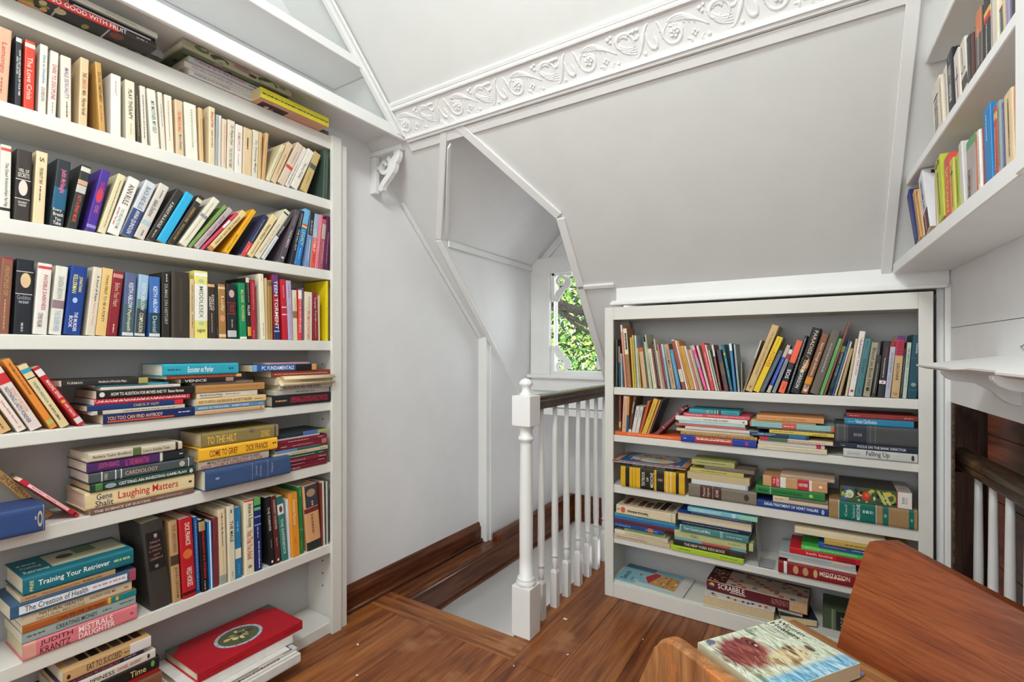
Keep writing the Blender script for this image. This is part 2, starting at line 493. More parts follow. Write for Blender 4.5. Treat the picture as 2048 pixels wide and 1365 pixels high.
box('pane', gx0 + .015, gx1 - .015, yo + .041, yo + .044, gz0, gz1 - .01, mg, wn_, 0)

def fret(name, to3, W, H, parent, t=.012):
    """Corner fretwork bracket: two straight strips and a scrolled brace, in a W x H box."""
    bm = bmesh.new()
    ribbon_into(bm, [(.009, 0), (.009, H)], .009, to3, 0, t)
    ribbon_into(bm, [(0, .007), (W, .007)], .007, to3, 0, t)
    cx, cy = W * .45, H * .30
    R = W * .30
    ribbon_into(bm, spiral(cx, cy, R, R * .22, pi * .25, -pi * 2.1, 34), [R * .20] * 35, to3, .001, t - .001)
    br = bez((W * .26, H * .95), (W * .30, H * .55), (W * .95, H * .55), (W * .80, H * .20), 14)
    ribbon_into(bm, br, [W * .10 + W * .07 * abs(sin(i * .45)) for i in range(15)], to3, .0005, t - .0005)
    ribbon_into(bm, [(W * .72, H * .06), (W * .97, H * .06)], H * .055, to3, .0007, t - .0007)
    k = [(W * .26 + .011 * cos(a * pi / 6), H * .93 + .011 * sin(a * pi / 6)) for a in range(13)]
    ribbon_into(bm, k, .006, to3, .0006, t - .0006)
    return bm_obj(name, bm, TRIM, parent)
fw, fh = .14, .16
fret('fretwork_bracket', lambda x, y, s: (gx0 + .0 + x, yo + .002 + s, .957 + y), fw, fh + .02, wn_)
fret('fretwork_bracket', lambda x, y, s: (gx0 + .0 + x, yo + .002 + s, gz1 - y), fw, fh + .02, wn_)
fret('fretwork_bracket', lambda x, y, s: (gx1 - x, yo + .002 + s, .957 + y), fw, fh + .02, wn_)
fret('fretwork_bracket', lambda x, y, s: (gx1 - x, yo + .002 + s, gz1 - y), fw, fh + .02, wn_)

# ------------------------------------------------------------------ frieze on the slope
fz = struct(empty('trim_3'))
def fr3(a, b, h):
    """a along the band, b up the slope, h out of it; band middle at y = 1.470."""
    return Vector((a, 1.471 - b * .7071 - h * .7071, 2.039 + b * .7071 - h * .7071))
FX0, FX1 = -1.497, .188
def strip(name, b0, b1, h, bev=.003):
    bm = bmesh.new()
    vs = [bm.verts.new(fr3(a, b, hh)) for hh in (0, h) for a, b in ((FX0, b0), (FX1, b0), (FX1, b1), (FX0, b1))]
    for f in ((0, 1, 2, 3), (7, 6, 5, 4), (0, 4, 5, 1), (1, 5, 6, 2), (2, 6, 7, 3), (3, 7, 4, 0)): bm.faces.new([vs[i] for i in f])
    bmesh.ops.bevel(bm, geom=list(bm.edges), offset=bev, segments=2, affect='EDGES')
    return bm_obj(name, bm, TRIM, fz)
strip('frieze_ground', -.056, .056, .008)
strip('lower_moulding', -.076, -.054, .018, .006)
strip('lower_moulding', -.061, -.051, .022, .004)
strip('upper_moulding', .054, .072, .018, .006)
strip('upper_moulding', .068, .088, .012, .005)
def motif():
    bm = bmesh.new()
    N = Vector(fr3(0, 0, 1)) - Vector(fr3(0, 0, 0))
    def T(path, rad, fl=.7):
        tube_into(bm, [fr3(x, y, .008) for x, y in path], [r_ * 1.12 for r_ in rad], 7, N, fl * .85)
    def tap(n, a, b, c): return [a + (b - a) * min(1, 2 * i / (n - 1)) if i < n / 2 else b + (c - b) * (2 * i / (n - 1) - 1) for i in range(n)]
    def dot(x, y, r): ball_into(bm, fr3(x, y, .008), r)
    s = spiral(.047, -.006, .034, .012, pi * .62, pi * 2.75, 22); T(s, tap(23, .0022, .0052, .003))
    for i in range(5): dot(.047 + .009 * cos(i * 1.257), -.004 + .009 * sin(i * 1.257), .0052)
    dot(.047, -.004, .004)
    for k in range(4):
        p = bez((.030 + .006 * k, .026 - .001 * k), (.055 + .008 * k, .048 - .007 * k), (.085 + .006 * k, .038 - .006 * k), (.118 + .008 * k, .006 - .006 * k), 10)
        T(p, tap(11, .0015, .0042, .002))
    for k in range(3):
        p = bez((.060 + .012 * k, .034 - .004 * k), (.070 + .012 * k, .030), (.074 + .013 * k, .022 - .002 * k), (.078 + .014 * k, .010 - .004 * k), 6)
        T(p, tap(7, .0012, .003, .001))
    for i in range(4): dot(.103 + .0062 * cos(i * 1.57), -.020 + .0062 * sin(i * 1.57), .0042)
    T(bez((.080, -.034), (.088, -.026), (.094, -.034), (.092, -.044), 8), tap(9, .002, .0045, .002))
    T(bez((.128, -.030), (.118, -.034), (.118, -.044), (.126, -.044), 8), tap(9, .002, .004, .002))
    s = spiral(.166, .012, .036, .011, -pi * .35, pi * 1.75, 24); T(s, tap(25, .0025, .006, .003))
    for k in range(4):
        p = bez((.146, .028 - .004 * k), (.150, .004 - .004 * k), (.176, -.012 - .004 * k), (.204, -.004 - .008 * k), 9)
        T(p, tap(10, .0014, .0042, .0016))
    for k in range(5):
        a0 = -.2 + k * .42
        p = bez((.047 + .016 * cos(a0), -.006 + .016 * sin(a0)), (.047 + .022 * cos(a0 + .2), -.006 + .022 * sin(a0 + .2)), (.047 + .026 * cos(a0 + .4), -.006 + .026 * sin(a0 + .4)), (.047 + .028 * cos(a0 + .7), -.006 + .028 * sin(a0 + .7)), 5)
        T(p, [.002, .003, .0035, .003, .002, .001])
    for k in range(5):
        a0 = .5 + k * .4
        p = bez((.166 + .014 * cos(a0), .012 + .014 * sin(a0)), (.166 + .020 * cos(a0 + .25), .012 + .020 * sin(a0 + .25)), (.166 + .024 * cos(a0 + .5), .012 + .024 * sin(a0 + .5)), (.166 + .029 * cos(a0 + .8), .012 + .029 * sin(a0 + .8)), 5)
        T(p, [.002, .0035, .004, .0035, .002, .001])
    for k in range(3):
        T(bez((.002 + .006 * k, .040 - .012 * k), (.010 + .004 * k, .030 - .012 * k), (.012, .020 - .010 * k), (.008 + .003 * k, .008 - .010 * k), 6), [.0015, .003, .0038, .004, .0034, .0025, .0015])
    for x, y, r in ((.122, .036, .006), (.133, .041, .005), (.128, .026, .0045)): dot(x, y, r)
    for x, y, r in ((.202, .036, .0068), (.214, .036, .0056), (.192, .035, .005)): dot(x, y, r)
    T(bez((.196, .020), (.200, .010), (.214, .010), (.216, .022), 8), tap(9, .002, .0045, .002))
    T(bez((.196, -.038), (.222, -.040), (.226, .036), (.248, .042), 14), tap(15, .002, .0058, .003))
    T(bez((.238, .020), (.236, -.006), (.246, -.034), (.260, -.026), 10), tap(11, .002, .005, .0065))
    T(bez((.262, -.030), (.268, -.02), (.262, .0), (.258, .006), 6), tap(7, .004, .0045, .0015))
    dot(.226, -.034, .0055); dot(.140, -.036, .0055)
    return bm_obj('scroll_relief', bm, TRIM, fz, True)
m0 = motif()
m0.location.x = -1.508
for i in range(1, 6):
    c = m0.copy(); COL.objects.link(c); c.parent = fz; c.location.x = -1.508 + .270 * i

# ------------------------------------------------------------------ left bookcase
def shelf_label(o, l): return tag(o, l, 'bookcase')
BX0, BX1 = -1.81, -1.64
lb = empty('bookcase', (BX1, .6, 0))
lb_y0, lb_y1 = .08, 1.299
def inl(o):
    o.parent = lb; o.matrix_parent_inverse = Matrix.Translation((-BX1, -.6, 0)); return o
inl(box('backboard', BX0 - .008, BX0, lb_y0, lb_y1, .0, 1.92, BACK_SHADED, bev=0))
inl(box('side_panel', BX0, BX1 - .0015, 1.263, 1.299, 0, 1.942, SHELFW))
inl(box('side_panel', BX0, BX1 - .001, lb_y0, lb_y0 + .03, 0, 1.942, SHELFW))
inl(box('face_stile', BX1 + .0002, BX1 + .014, 1.241, 1.284, .0, 1.942, SHELFW))
inl(box('side_trim', BX1 - .02, BX1 + .004, 1.2845, 1.3175, 0, 1.925, SHELFW))
inl(box('top_rail', BX0, BX1 - .0002, lb_y0, 1.2625, 1.891, 1.9415, SHELFW))
for zt, zb in ((1.692, 1.655), (1.417, 1.380), (1.142, 1.105), (.905, .871), (.668, .630), (.350, .314)):
    inl(box('shelf', BX0, BX1, lb_y0 + .03, 1.2625, zb, zt, SHELFW, bev=.003))
inl(box('bottom_shelf', BX0, BX1 - .0002, lb_y0 + .03, 1.2625, .0, .045, SHELFW, bev=.004))
tag(lb, 'tall white built-in bookcase crowded with paperbacks along the left wall', 'bookcase')
# peg holes in the right side
bm = bmesh.new()
for z in [.16, .21, .26, .40, .46, .52, .58, .72, .78, .83, .95, 1.0, 1.05]:
    for x in (-1.665, -1.715):
        bm_box(bm, x - .003, x + .003, 1.2622, 1.2632, z - .003, z + .003)
o = inl(bm_obj('peg_hole', bm, flat('2A2826'))); o['kind'] = 'stuff'

# ------------------------------------------------------------------ boxed shelves above the left bookcase
ul = empty('high_shelf', (-1.6, .6, 2.0))
def inu(o):
    o.parent = ul; o.matrix_parent_inverse = Matrix.Translation((1.6, -.6, -2.0)); return o
inu(prism('ledge', [(-1.515, -.3, 2.0225), (-1.515, 1.480, 2.0225), (-1.515, 1.474, 2.030), (-1.515, -.3, 2.030)], (-.305, 0, 0), TRIM, None, .001))
inu(prism('ledge_front', [(-1.50, -.3, 1.986), (-1.50, 1.516, 1.986), (-1.50, 1.472, 2.031), (-1.50, -.3, 2.031)], (-.0148, 0, 0), TRIM, None, .002))
inu(prism('shelf', [(-1.502, -.3, 2.181), (-1.502, 1.32, 2.181), (-1.502, 1.287, 2.214), (-1.502, -.3, 2.214)], (-.218, 0, 0), TRIM, None, .002))
inu(prism('slanted_trim', [(-1.516, 1.50, 1.998), (-1.516, 1.46, 1.998), (-1.516, .94, 2.518), (-1.516, .94, 2.558)], (.020, 0, 0), TRIM, None, .002))
inu(prism('slanted_bead', [(-1.495, 1.505, 1.993), (-1.495, 1.490, 1.993), (-1.495, .94, 2.543), (-1.495, .94, 2.558)], (.010, 0, 0), TRIM, None, .003))
tag(ul, 'empty white boxed shelf with a deep ledge above the left bookcase', 'shelf')

# scroll bracket under the end of the ledge, standing square to the left wall
br = empty('scroll_bracket', (XL + .02, 1.527, 1.90))
def b3(x, y, s): return Vector((x, s - .011, y))
bm = bmesh.new(); bm_box(bm, -.0198, .016, -.012, .012, -.098, .064, .004); bm_obj('back_strip', bm, TRIM, br)
bm = bmesh.new(); bm_box(bm, -.0198, .172, -.014, .012, .0645, .085, .004); bm_obj('top_strip', bm, TRIM, br)
bm = bmesh.new()
ribbon_into(bm, spiral(.066, .012, .040, .010, pi * .30, -pi * 2.0, 40), [.0095 - .0035 * i / 40 for i in range(41)], b3, 0, .022)
ribbon_into(bm, [(.020, .012), (.030, .012)], .008, b3, .003, .019)
ribbon_into(bm, bez((.136, .066), (.150, .052), (.142, .030), (.120, .018), 10), [.015 + .003 * sin(pi * i / 10) for i in range(11)], b3, .001, .021)
ribbon_into(bm, bez((.112, .036), (.138, .004), (.116, -.014), (.086, -.040), 16) + bez((.086, -.040), (.066, -.056), (.056, -.062), (.050, -.074), 8)[1:], [.014] * 12 + [.0125] * 13, b3, .0005, .0225)
ribbon_into(bm, spiral(.047, -.080, .008, .0075, 0, 2 * pi, 16), [.0075] * 17, b3, .0008, .0222)
ribbon_into(bm, spiral(.143, .060, .009, .0085, 0, 2 * pi, 16), [.0085] * 17, b3, .0008, .0222)
bm_obj('scroll', bm, TRIM, br)
tag(br, 'white carved scroll bracket under the right end of the high ledge', 'bracket')

# ------------------------------------------------------------------ right bookcase
RY = 2.122
rb = empty('bookcase', (-.285, RY, 0))
def inr(o):
    o.parent = rb; o.matrix_parent_inverse = Matrix.Translation((.285, -RY, 0)); return o
RX0, RX1, RB = -.857, .286, RY + .205
inr(box('backboard', RX0, RX1, RB, RB + .008, 0, 1.29, BACK_SHADED, bev=0))
inr(box('side_panel', RX0, RX0 + .018, RY + .001, RB, 0, 1.298, SHELFW))
inr(box('side_panel', RX1 - .018, RX1, RY + .001, RB, 0, 1.298, SHELFW))
inr(box('face_stile', RX0, RX0 + .040, RY - .010, RY + .001, 0, 1.299, SHELFW))
inr(box('top_face_rail', RX0 + .0402, RX1 - .0382, RY - .010, RY + .001, 1.243, 1.299, SHELFW))
inr(box('base_face_rail', RX0 + .0402, RX1 - .0382, RY - .010, RY + .001, 0, .066, SHELFW, bev=.003))
inr(box('face_stile', RX1 - .038, RX1, RY - .010, RY + .001, 0, 1.299, SHELFW))
inr(box('top_rail', RX0 + .0185, RX1 - .0185, RY + .0015, RB, 1.243, 1.2985, SHELFW))
for zt, zb in ((.941, .907), (.726, .696), (.503, .466), (.267, .240)):
    inr(box('shelf', RX0 + .0185, RX1 - .0185, RY + .0015, RB, zb, zt, SHELFW, bev=.003))
inr(box('bottom_shelf', RX0 + .0185, RX1 - .0185, RY + .0015, RB, 0, .068, SHELFW, bev=.004))
tag(rb, 'wide white bookcase with five shelves set under the sloped ceiling', 'bookcase')
# board and moulding over the right bookcase
kt = struct(box('trim_4', -.808, .328, 2.125, 2.145, 1.318, 1.388, TRIM, bev=.002))
box('moulding', -.832, .322, 2.108, 2.145, 1.3085, 1.322, TRIM, kt, .004)
box('moulding', -.828, .324, 2.114, 2.145, 1.3215, 1.329, TRIM, kt, .003)
box('knee_shelf', -.80, .36, 2.145, 2.375, 1.312, 1.318, TRIM, kt, 0)

# ------------------------------------------------------------------ shelves high on the right wall
def fx(y): return .178 + .055 * (2.14 - y)
us = empty('wall_shelf', (.25, 1.6, 1.4))
def inw(o):
    o.parent = us; o.matrix_parent_inverse = Matrix.Translation((-.25, -1.6, -1.4)); return o
def slab(name, z0, z1, y0, back=.0):
    y1 = 3.505 - z1
    return inw(prism(name, [(fx(y1), y1, z0), (fx(y0), y0, z0), (wx(y0) - back, y0, z0), (wx(y1) - back, y1, z0)], (0, 0, z1 - z0), TRIM, None, .002))
slab('bottom_shelf', 1.364, 1.398, .84)
slab('shelf', 1.597, 1.620, .85)
slab('shelf', 1.838, 1.861, .85)
slab('shelf', 2.080, 2.103, .85)
inw(prism('end_post', [(fx(1.03) - .006, 1.03, 1.364), (fx(.96) - .006, .96, 1.364), (fx(.96) + .03, .96, 1.364), (fx(1.03) + .03, 1.03, 1.364)], (0, 0, 1.1), TRIM, None, .002))
inw(prism('backboard', [(wx(2.1) - .003, 2.1, 1.40), (wx(.85) - .003, .85, 1.40), (wx(.85) - .003, .85, 2.55), (wx(2.1) - .003, 2.1, 2.55)], (.002, 0, 0), WHITE))
tag(us, 'white wall shelf unit built into the slope on the right wall', 'shelf')

# ------------------------------------------------------------------ console shelf on the right wall
cs = empty('console_shelf', (wx(1.45), 1.45, 1.089), (0, RAD(-8.0), RAD(4.0)))
# local -x points into the room, y runs along the wall
plan = [(0, .27), (-.166, .27), (-.168, -.04), (-.152, -.085), (-.155, -.26), (-.168, -.30), (-.168, -.60), (0, -.60)]
bm = bmesh.new()
top = [bm.verts.new((x, y, .0)) for x, y in plan]
mid = [bm.verts.new((x, y, -.004)) for x, y in plan]
low = [bm.verts.new((x * .90, y * .94, -.013)) for x, y in plan]
bm.faces.new(top)
for r, q in ((top, mid), (mid, low)):
    for i in range(len(plan)):
        bm.faces.new((r[i], q[i], q[(i + 1) % len(plan)], r[(i + 1) % len(plan)]))
bm.faces.new(low[::-1])
bm_obj('shelf_top', bm, TRIM, cs)
def ogee(y):
    prof = [(0, -.013), (-.142, -.013), (-.144, -.020)] + bez((-.142, -.024), (-.130, -.058), (-.082, -.036), (-.058, -.076), 10) + bez((-.058, -.076), (-.046, -.100), (-.032, -.112), (-.014, -.112), 6)[1:] + [(0, -.112)]
    return prism('corbel', [(x, y, z) for x, z in prof], (0, -.022, 0), TRIM, cs, .002)
ogee(.155); ogee(-.17)
tag(cs, 'small white console shelf on curved corbels fixed to the right wall', 'shelf')
hk = bmesh.new()
tube_into(hk, [(wx(1.50) - .002, 1.50, 1.100), (wx(1.50) - .022, 1.50, 1.104), (wx(1.50) - .026, 1.498, 1.112), (wx(1.50) - .020, 1.497, 1.116)], .0025, 6)
tube_into(hk, [(wx(1.50) - .002, 1.485, 1.100), (wx(1.50) - .018, 1.485, 1.104), (wx(1.50) - .021, 1.484, 1.110)], .0022, 6)
ms, nt, b = new_mat('steel'); b.inputs['Metallic'].default_value = 1; b.inputs['Roughness'].default_value = .3; b.inputs['Base Color'].default_value = (.5, .5, .5, 1)
tag(bm_obj('wall_hook', hk, ms, None, True), 'tiny bent metal hook on the right wall above the console shelf', 'hook')

# ------------------------------------------------------------------ second stair behind the low opening on the right
st2 = struct(sheet('wall_right_stair', [[(.33, 2.621, -1.5), (.60, 2.621, -1.5), (.60, 2.621, 1.3), (.33, 2.621, 1.3)]], DARKPANEL))
prism('panel_backing', [(.522, 2.62, -1.2), (.825, .6, -1.2), (.825, .6, 1.3), (.522, 2.62, 1.3)], (.02, 0, 0), DARKPANEL, st2)
for i in range(9):
    z = -.9 + i * .24
    prism('panel_board', [(.517, 2.62, z + .002), (.80, .6, z + .002), (.80, .6, z + .238), (.517, 2.62, z + .238)], (.02, 0, 0), REDPANEL, st2)
sheet('stair_soffit', [[(.34, 2.62, 1.0), (.52, 2.62, 1.0), (.82, .6, 1.0), (.44, .6, 1.0)]], GREYW, st2)
sheet('stair_floor', [[(.25, 2.62, -.88), (.52, 2.62, -.88), (.82, .6, -.88), (.25, .6, -.88)], [(.33, 2.62, -.9), (.36, .6, -.9), (.36, .6, -.02), (.33, 2.62, -.02)], [(.33, .6, -.9), (.83, .6, -.9), (.83, .6, 1.0), (.33, .6, 1.0)]], DARKPANEL, st2)

# ------------------------------------------------------------------ railing beside the stairwell
def newel(loc, name='newel_post'):
    n = empty(name, loc)
    S = .041
    box('base_block', -S, S, -S, S, 0, .192, TRIM, n, .003)
    box('cap_block', -S, S, -S, S, .812, .930, TRIM, n, .004)
    lathe('shaft', [(.030, .190), (.038, .193), (.040, .200), (.037, .208), (.034, .211), (.036, .215), (.034, .221), (.0268, .224), (.0262, .30), (.0266, .45), (.0255, .60), (.0235, .735), (.0238, .750), (.030, .755), (.0315, .762), (.029, .769), (.0245, .772), (.0245, .790), (.028, .800), (.033, .808), (.034, .8125)], TRIM, n, 24)
    lathe('finial', [(.026, .929), (.026, .934), (.020, .940), (.017, .950), (.0175, .962), (.022, .967), (.0265, .972), (.027, .977), (.024, .985), (.016, .992), (.006, .996), (.0005, .997)], TRIM, n, 24)
    return n
rl = empty('stair_railing', (-1.0, 1.66, 0))
nw = newel((0, 0, 0)); nw.parent = rl
# flatten: newel parts hang one level below the railing
for ch in list(nw.children): pass
HR = [(-.031, .918), (-.031, .905), (-.024, .896), (-.028, .884), (-.022, .868), (.022, .868), (.028, .884), (.024, .896), (.031, .905), (.031, .918), (.022, .924), (-.022, .924)]
prism('handrail', [(x, .040, z) for x, z in HR], (0, .86, 0), RAILW, rl, .0015)
def baluster(y):
    b = empty('baluster', (0, y, 0)); b.parent = rl
    S = .0155
    bm = bmesh.new()
    bm_box(bm, -S, S, -S, S, 0, .150, .001)
    v = [bm.verts.new(p) for p in ((-S, -S, .150), (S, -S, .150), (S, S, .150), (-S, S, .150))]
    q = [bm.verts.new((p[0] * .62, p[1] * .62, .164)) for p in ((-S, -S), (S, -S), (S, S), (-S, S))]
    for i in range(4): bm.faces.new((v[i], v[(i + 1) % 4], q[(i + 1) % 4], q[i]))
    bm_obj('square_foot', bm, TRIM, b)
    lathe('turned_shaft', [(.0085, .158), (.0095, .166), (.0125, .180), (.0135, .195), (.0115, .208), (.0092, .213), (.0145, .216), (.0150, .220), (.0145, .224), (.0118, .228), (.0140, .26), (.0148, .33), (.0138, .50), (.0115, .70), (.0098, .868)], TRIM, b, 14)
    return b
ys = [1.768, 1.889, 2.000, 2.124, 2.232, 2.336, 2.446]
for y in ys: baluster(y + .012 - 1.66)
tag(rl, 'white stair railing with turned newel post, slim balusters and dark wooden handrail', 'railing')

rl2 = empty('stair_railing', (.43, 2.0, .30), (0, 0, RAD(5.2)))
# local frame: y along the rail
HR2 = [(-.034, .444), (-.036, .428), (-.028, .418), (-.032, .400), (-.024, .392), (.024, .392), (.032, .400), (.028, .418), (.036, .428), (.034, .444), (.020, .452), (-.020, .452)]
prism('handrail', [(x, -1.2, z) for x, z in HR2], (0, 1.60, 0), OLDRAIL, rl2, .002)
box('rail_block', -.045, .03, .40, .43, .36, .425, OLDRAIL, rl2, .003)
for i in range(10):
    y = .20 - i * .121
    o = lathe('baluster', [(.0125, -.22), (.0138, .0), (.0132, .12), (.0112, .30), (.0098, .394)], TRIM, rl2, 14, (0, y, 0))
box('base_rail', -.05, .05, -1.2, .4, -.26, -.219, TRIM, rl2, .003)
tag(rl2, 'short railing with worn brown handrail and white balusters behind the right opening', 'railing')

# ------------------------------------------------------------------ trees outside
random.seed(11)
tree = empty('garden_tree', (-2.4, 5.6, -2.0))
BARK = wood('dark_bark', '120F0D', '2A2522', '4A443C', (8, 8, 8), 6, .9)
def limb(name, pts, r0, r1):
    bm = bmesh.new()
    n = 9
    P = []
    for i in range(n):
        t = i / (n - 1) * (len(pts) - 1); k = min(int(t), len(pts) - 2); f = t - k
        P.append(Vector(pts[k]).lerp(Vector(pts[k + 1]), f) + Vector((random.uniform(-.015, .015), random.uniform(-.02, .02), random.uniform(-.015, .015))))
    tube_into(bm, P, [r0 + (r1 - r0) * i / (n - 1) for i in range(n)], 8)
    o = bm_obj(name, bm, BARK, tree, True); o.matrix_parent_inverse = Matrix.Translation((2.4, -5.6, 2.0)); return o
limb('trunk', [(-3.3, 5.5, -2), (-3.2, 5.4, .5), (-3.05, 5.3, 1.7)], .20, .13)
limb('branch', [(-3.05, 5.3, 1.72), (-2.70, 5.0, 1.69), (-2.29, 5.0, 1.53), (-1.7, 5.1, 1.45)], .07, .035)
limb('branch', [(-3.05, 5.3, 1.62), (-2.70, 5.0, 1.62), (-2.25, 5.0, 1.40), (-1.7, 5.0, 1.22)], .035, .016)
limb('branch', [(-2.75, 5.0, 1.60), (-2.56, 5.0, 1.545), (-2.21, 5.0, 1.31), (-1.9, 5.0, 1.2)], .022, .016)
for k in range(26):
    x = random.uniform(-3.0, -1.6); y = random.uniform(4.8, 6.2); z = random.uniform(.5, 1.3)
    a = random.uniform(0, 2 * pi)
    limb('twig', [(x, y, z), (x + .2 * cos(a), y + .1, z + .15 + .2 * abs(sin(a)))], .007, .002)
def leaf_mat(name, hx):
    m, nt, b = new_mat(name)
    b.inputs['Base Color'].default_value = lin(hx); b.inputs['Roughness'].default_value = .5
    try: b.inputs['Subsurface Weight'].default_value = 0
    except Exception: pass
    return m
def foliage(name, n, hx, zr, yr, size, label_parent=tree):
    vs, fs = [], []
    for i in range(n):
        c = Vector((random.uniform(-4.2, -.4), random.uniform(*yr), random.uniform(*zr)))
        R = Euler((random.uniform(-.9, .9), random.uniform(-.9, .9), random.uniform(0, 6.3))).to_matrix()
        s = size * random.uniform(.6, 1.3)
        b = len(vs)
        for p in ((-1, 0, 0), (-.2, -.42, .1), (1, 0, 0), (-.2, .42, .1)):
            vs.append(c + R @ (Vector(p) * s))
        fs.append((b, b + 1, b + 2, b + 3))
    o = mesh_obj(name, vs, fs, leaf_mat(name + '_' + hx.lower(), hx), label_parent)
    o.matrix_parent_inverse = Matrix.Translation((2.4, -5.6, 2.0))
    o['kind'] = 'stuff'
    return o
foliage('leaves', 5200, '98C050', (.2, 3.2), (5.0, 6.6), .045)
foliage('leaves', 4200, '62A048', (-.2, 3.2), (5.2, 7.2), .055)
foliage('leaves', 2200, 'CCD878', (.9, 3.0), (5.0, 6.4), .04)
foliage('leaves', 9000, '4E7040', (-.6, 3.4), (6.4, 7.8), .10)
foliage('leaves', 3000, '33502C', (-.4, 3.0), (5.6, 7.0), .05)
foliage('leaves', 900, 'C8C0B0', (-.2, 2.2), (5.4, 7.2), .035)
tag(tree, 'leafy garden tree with dark branches seen through the dormer window', 'tree')
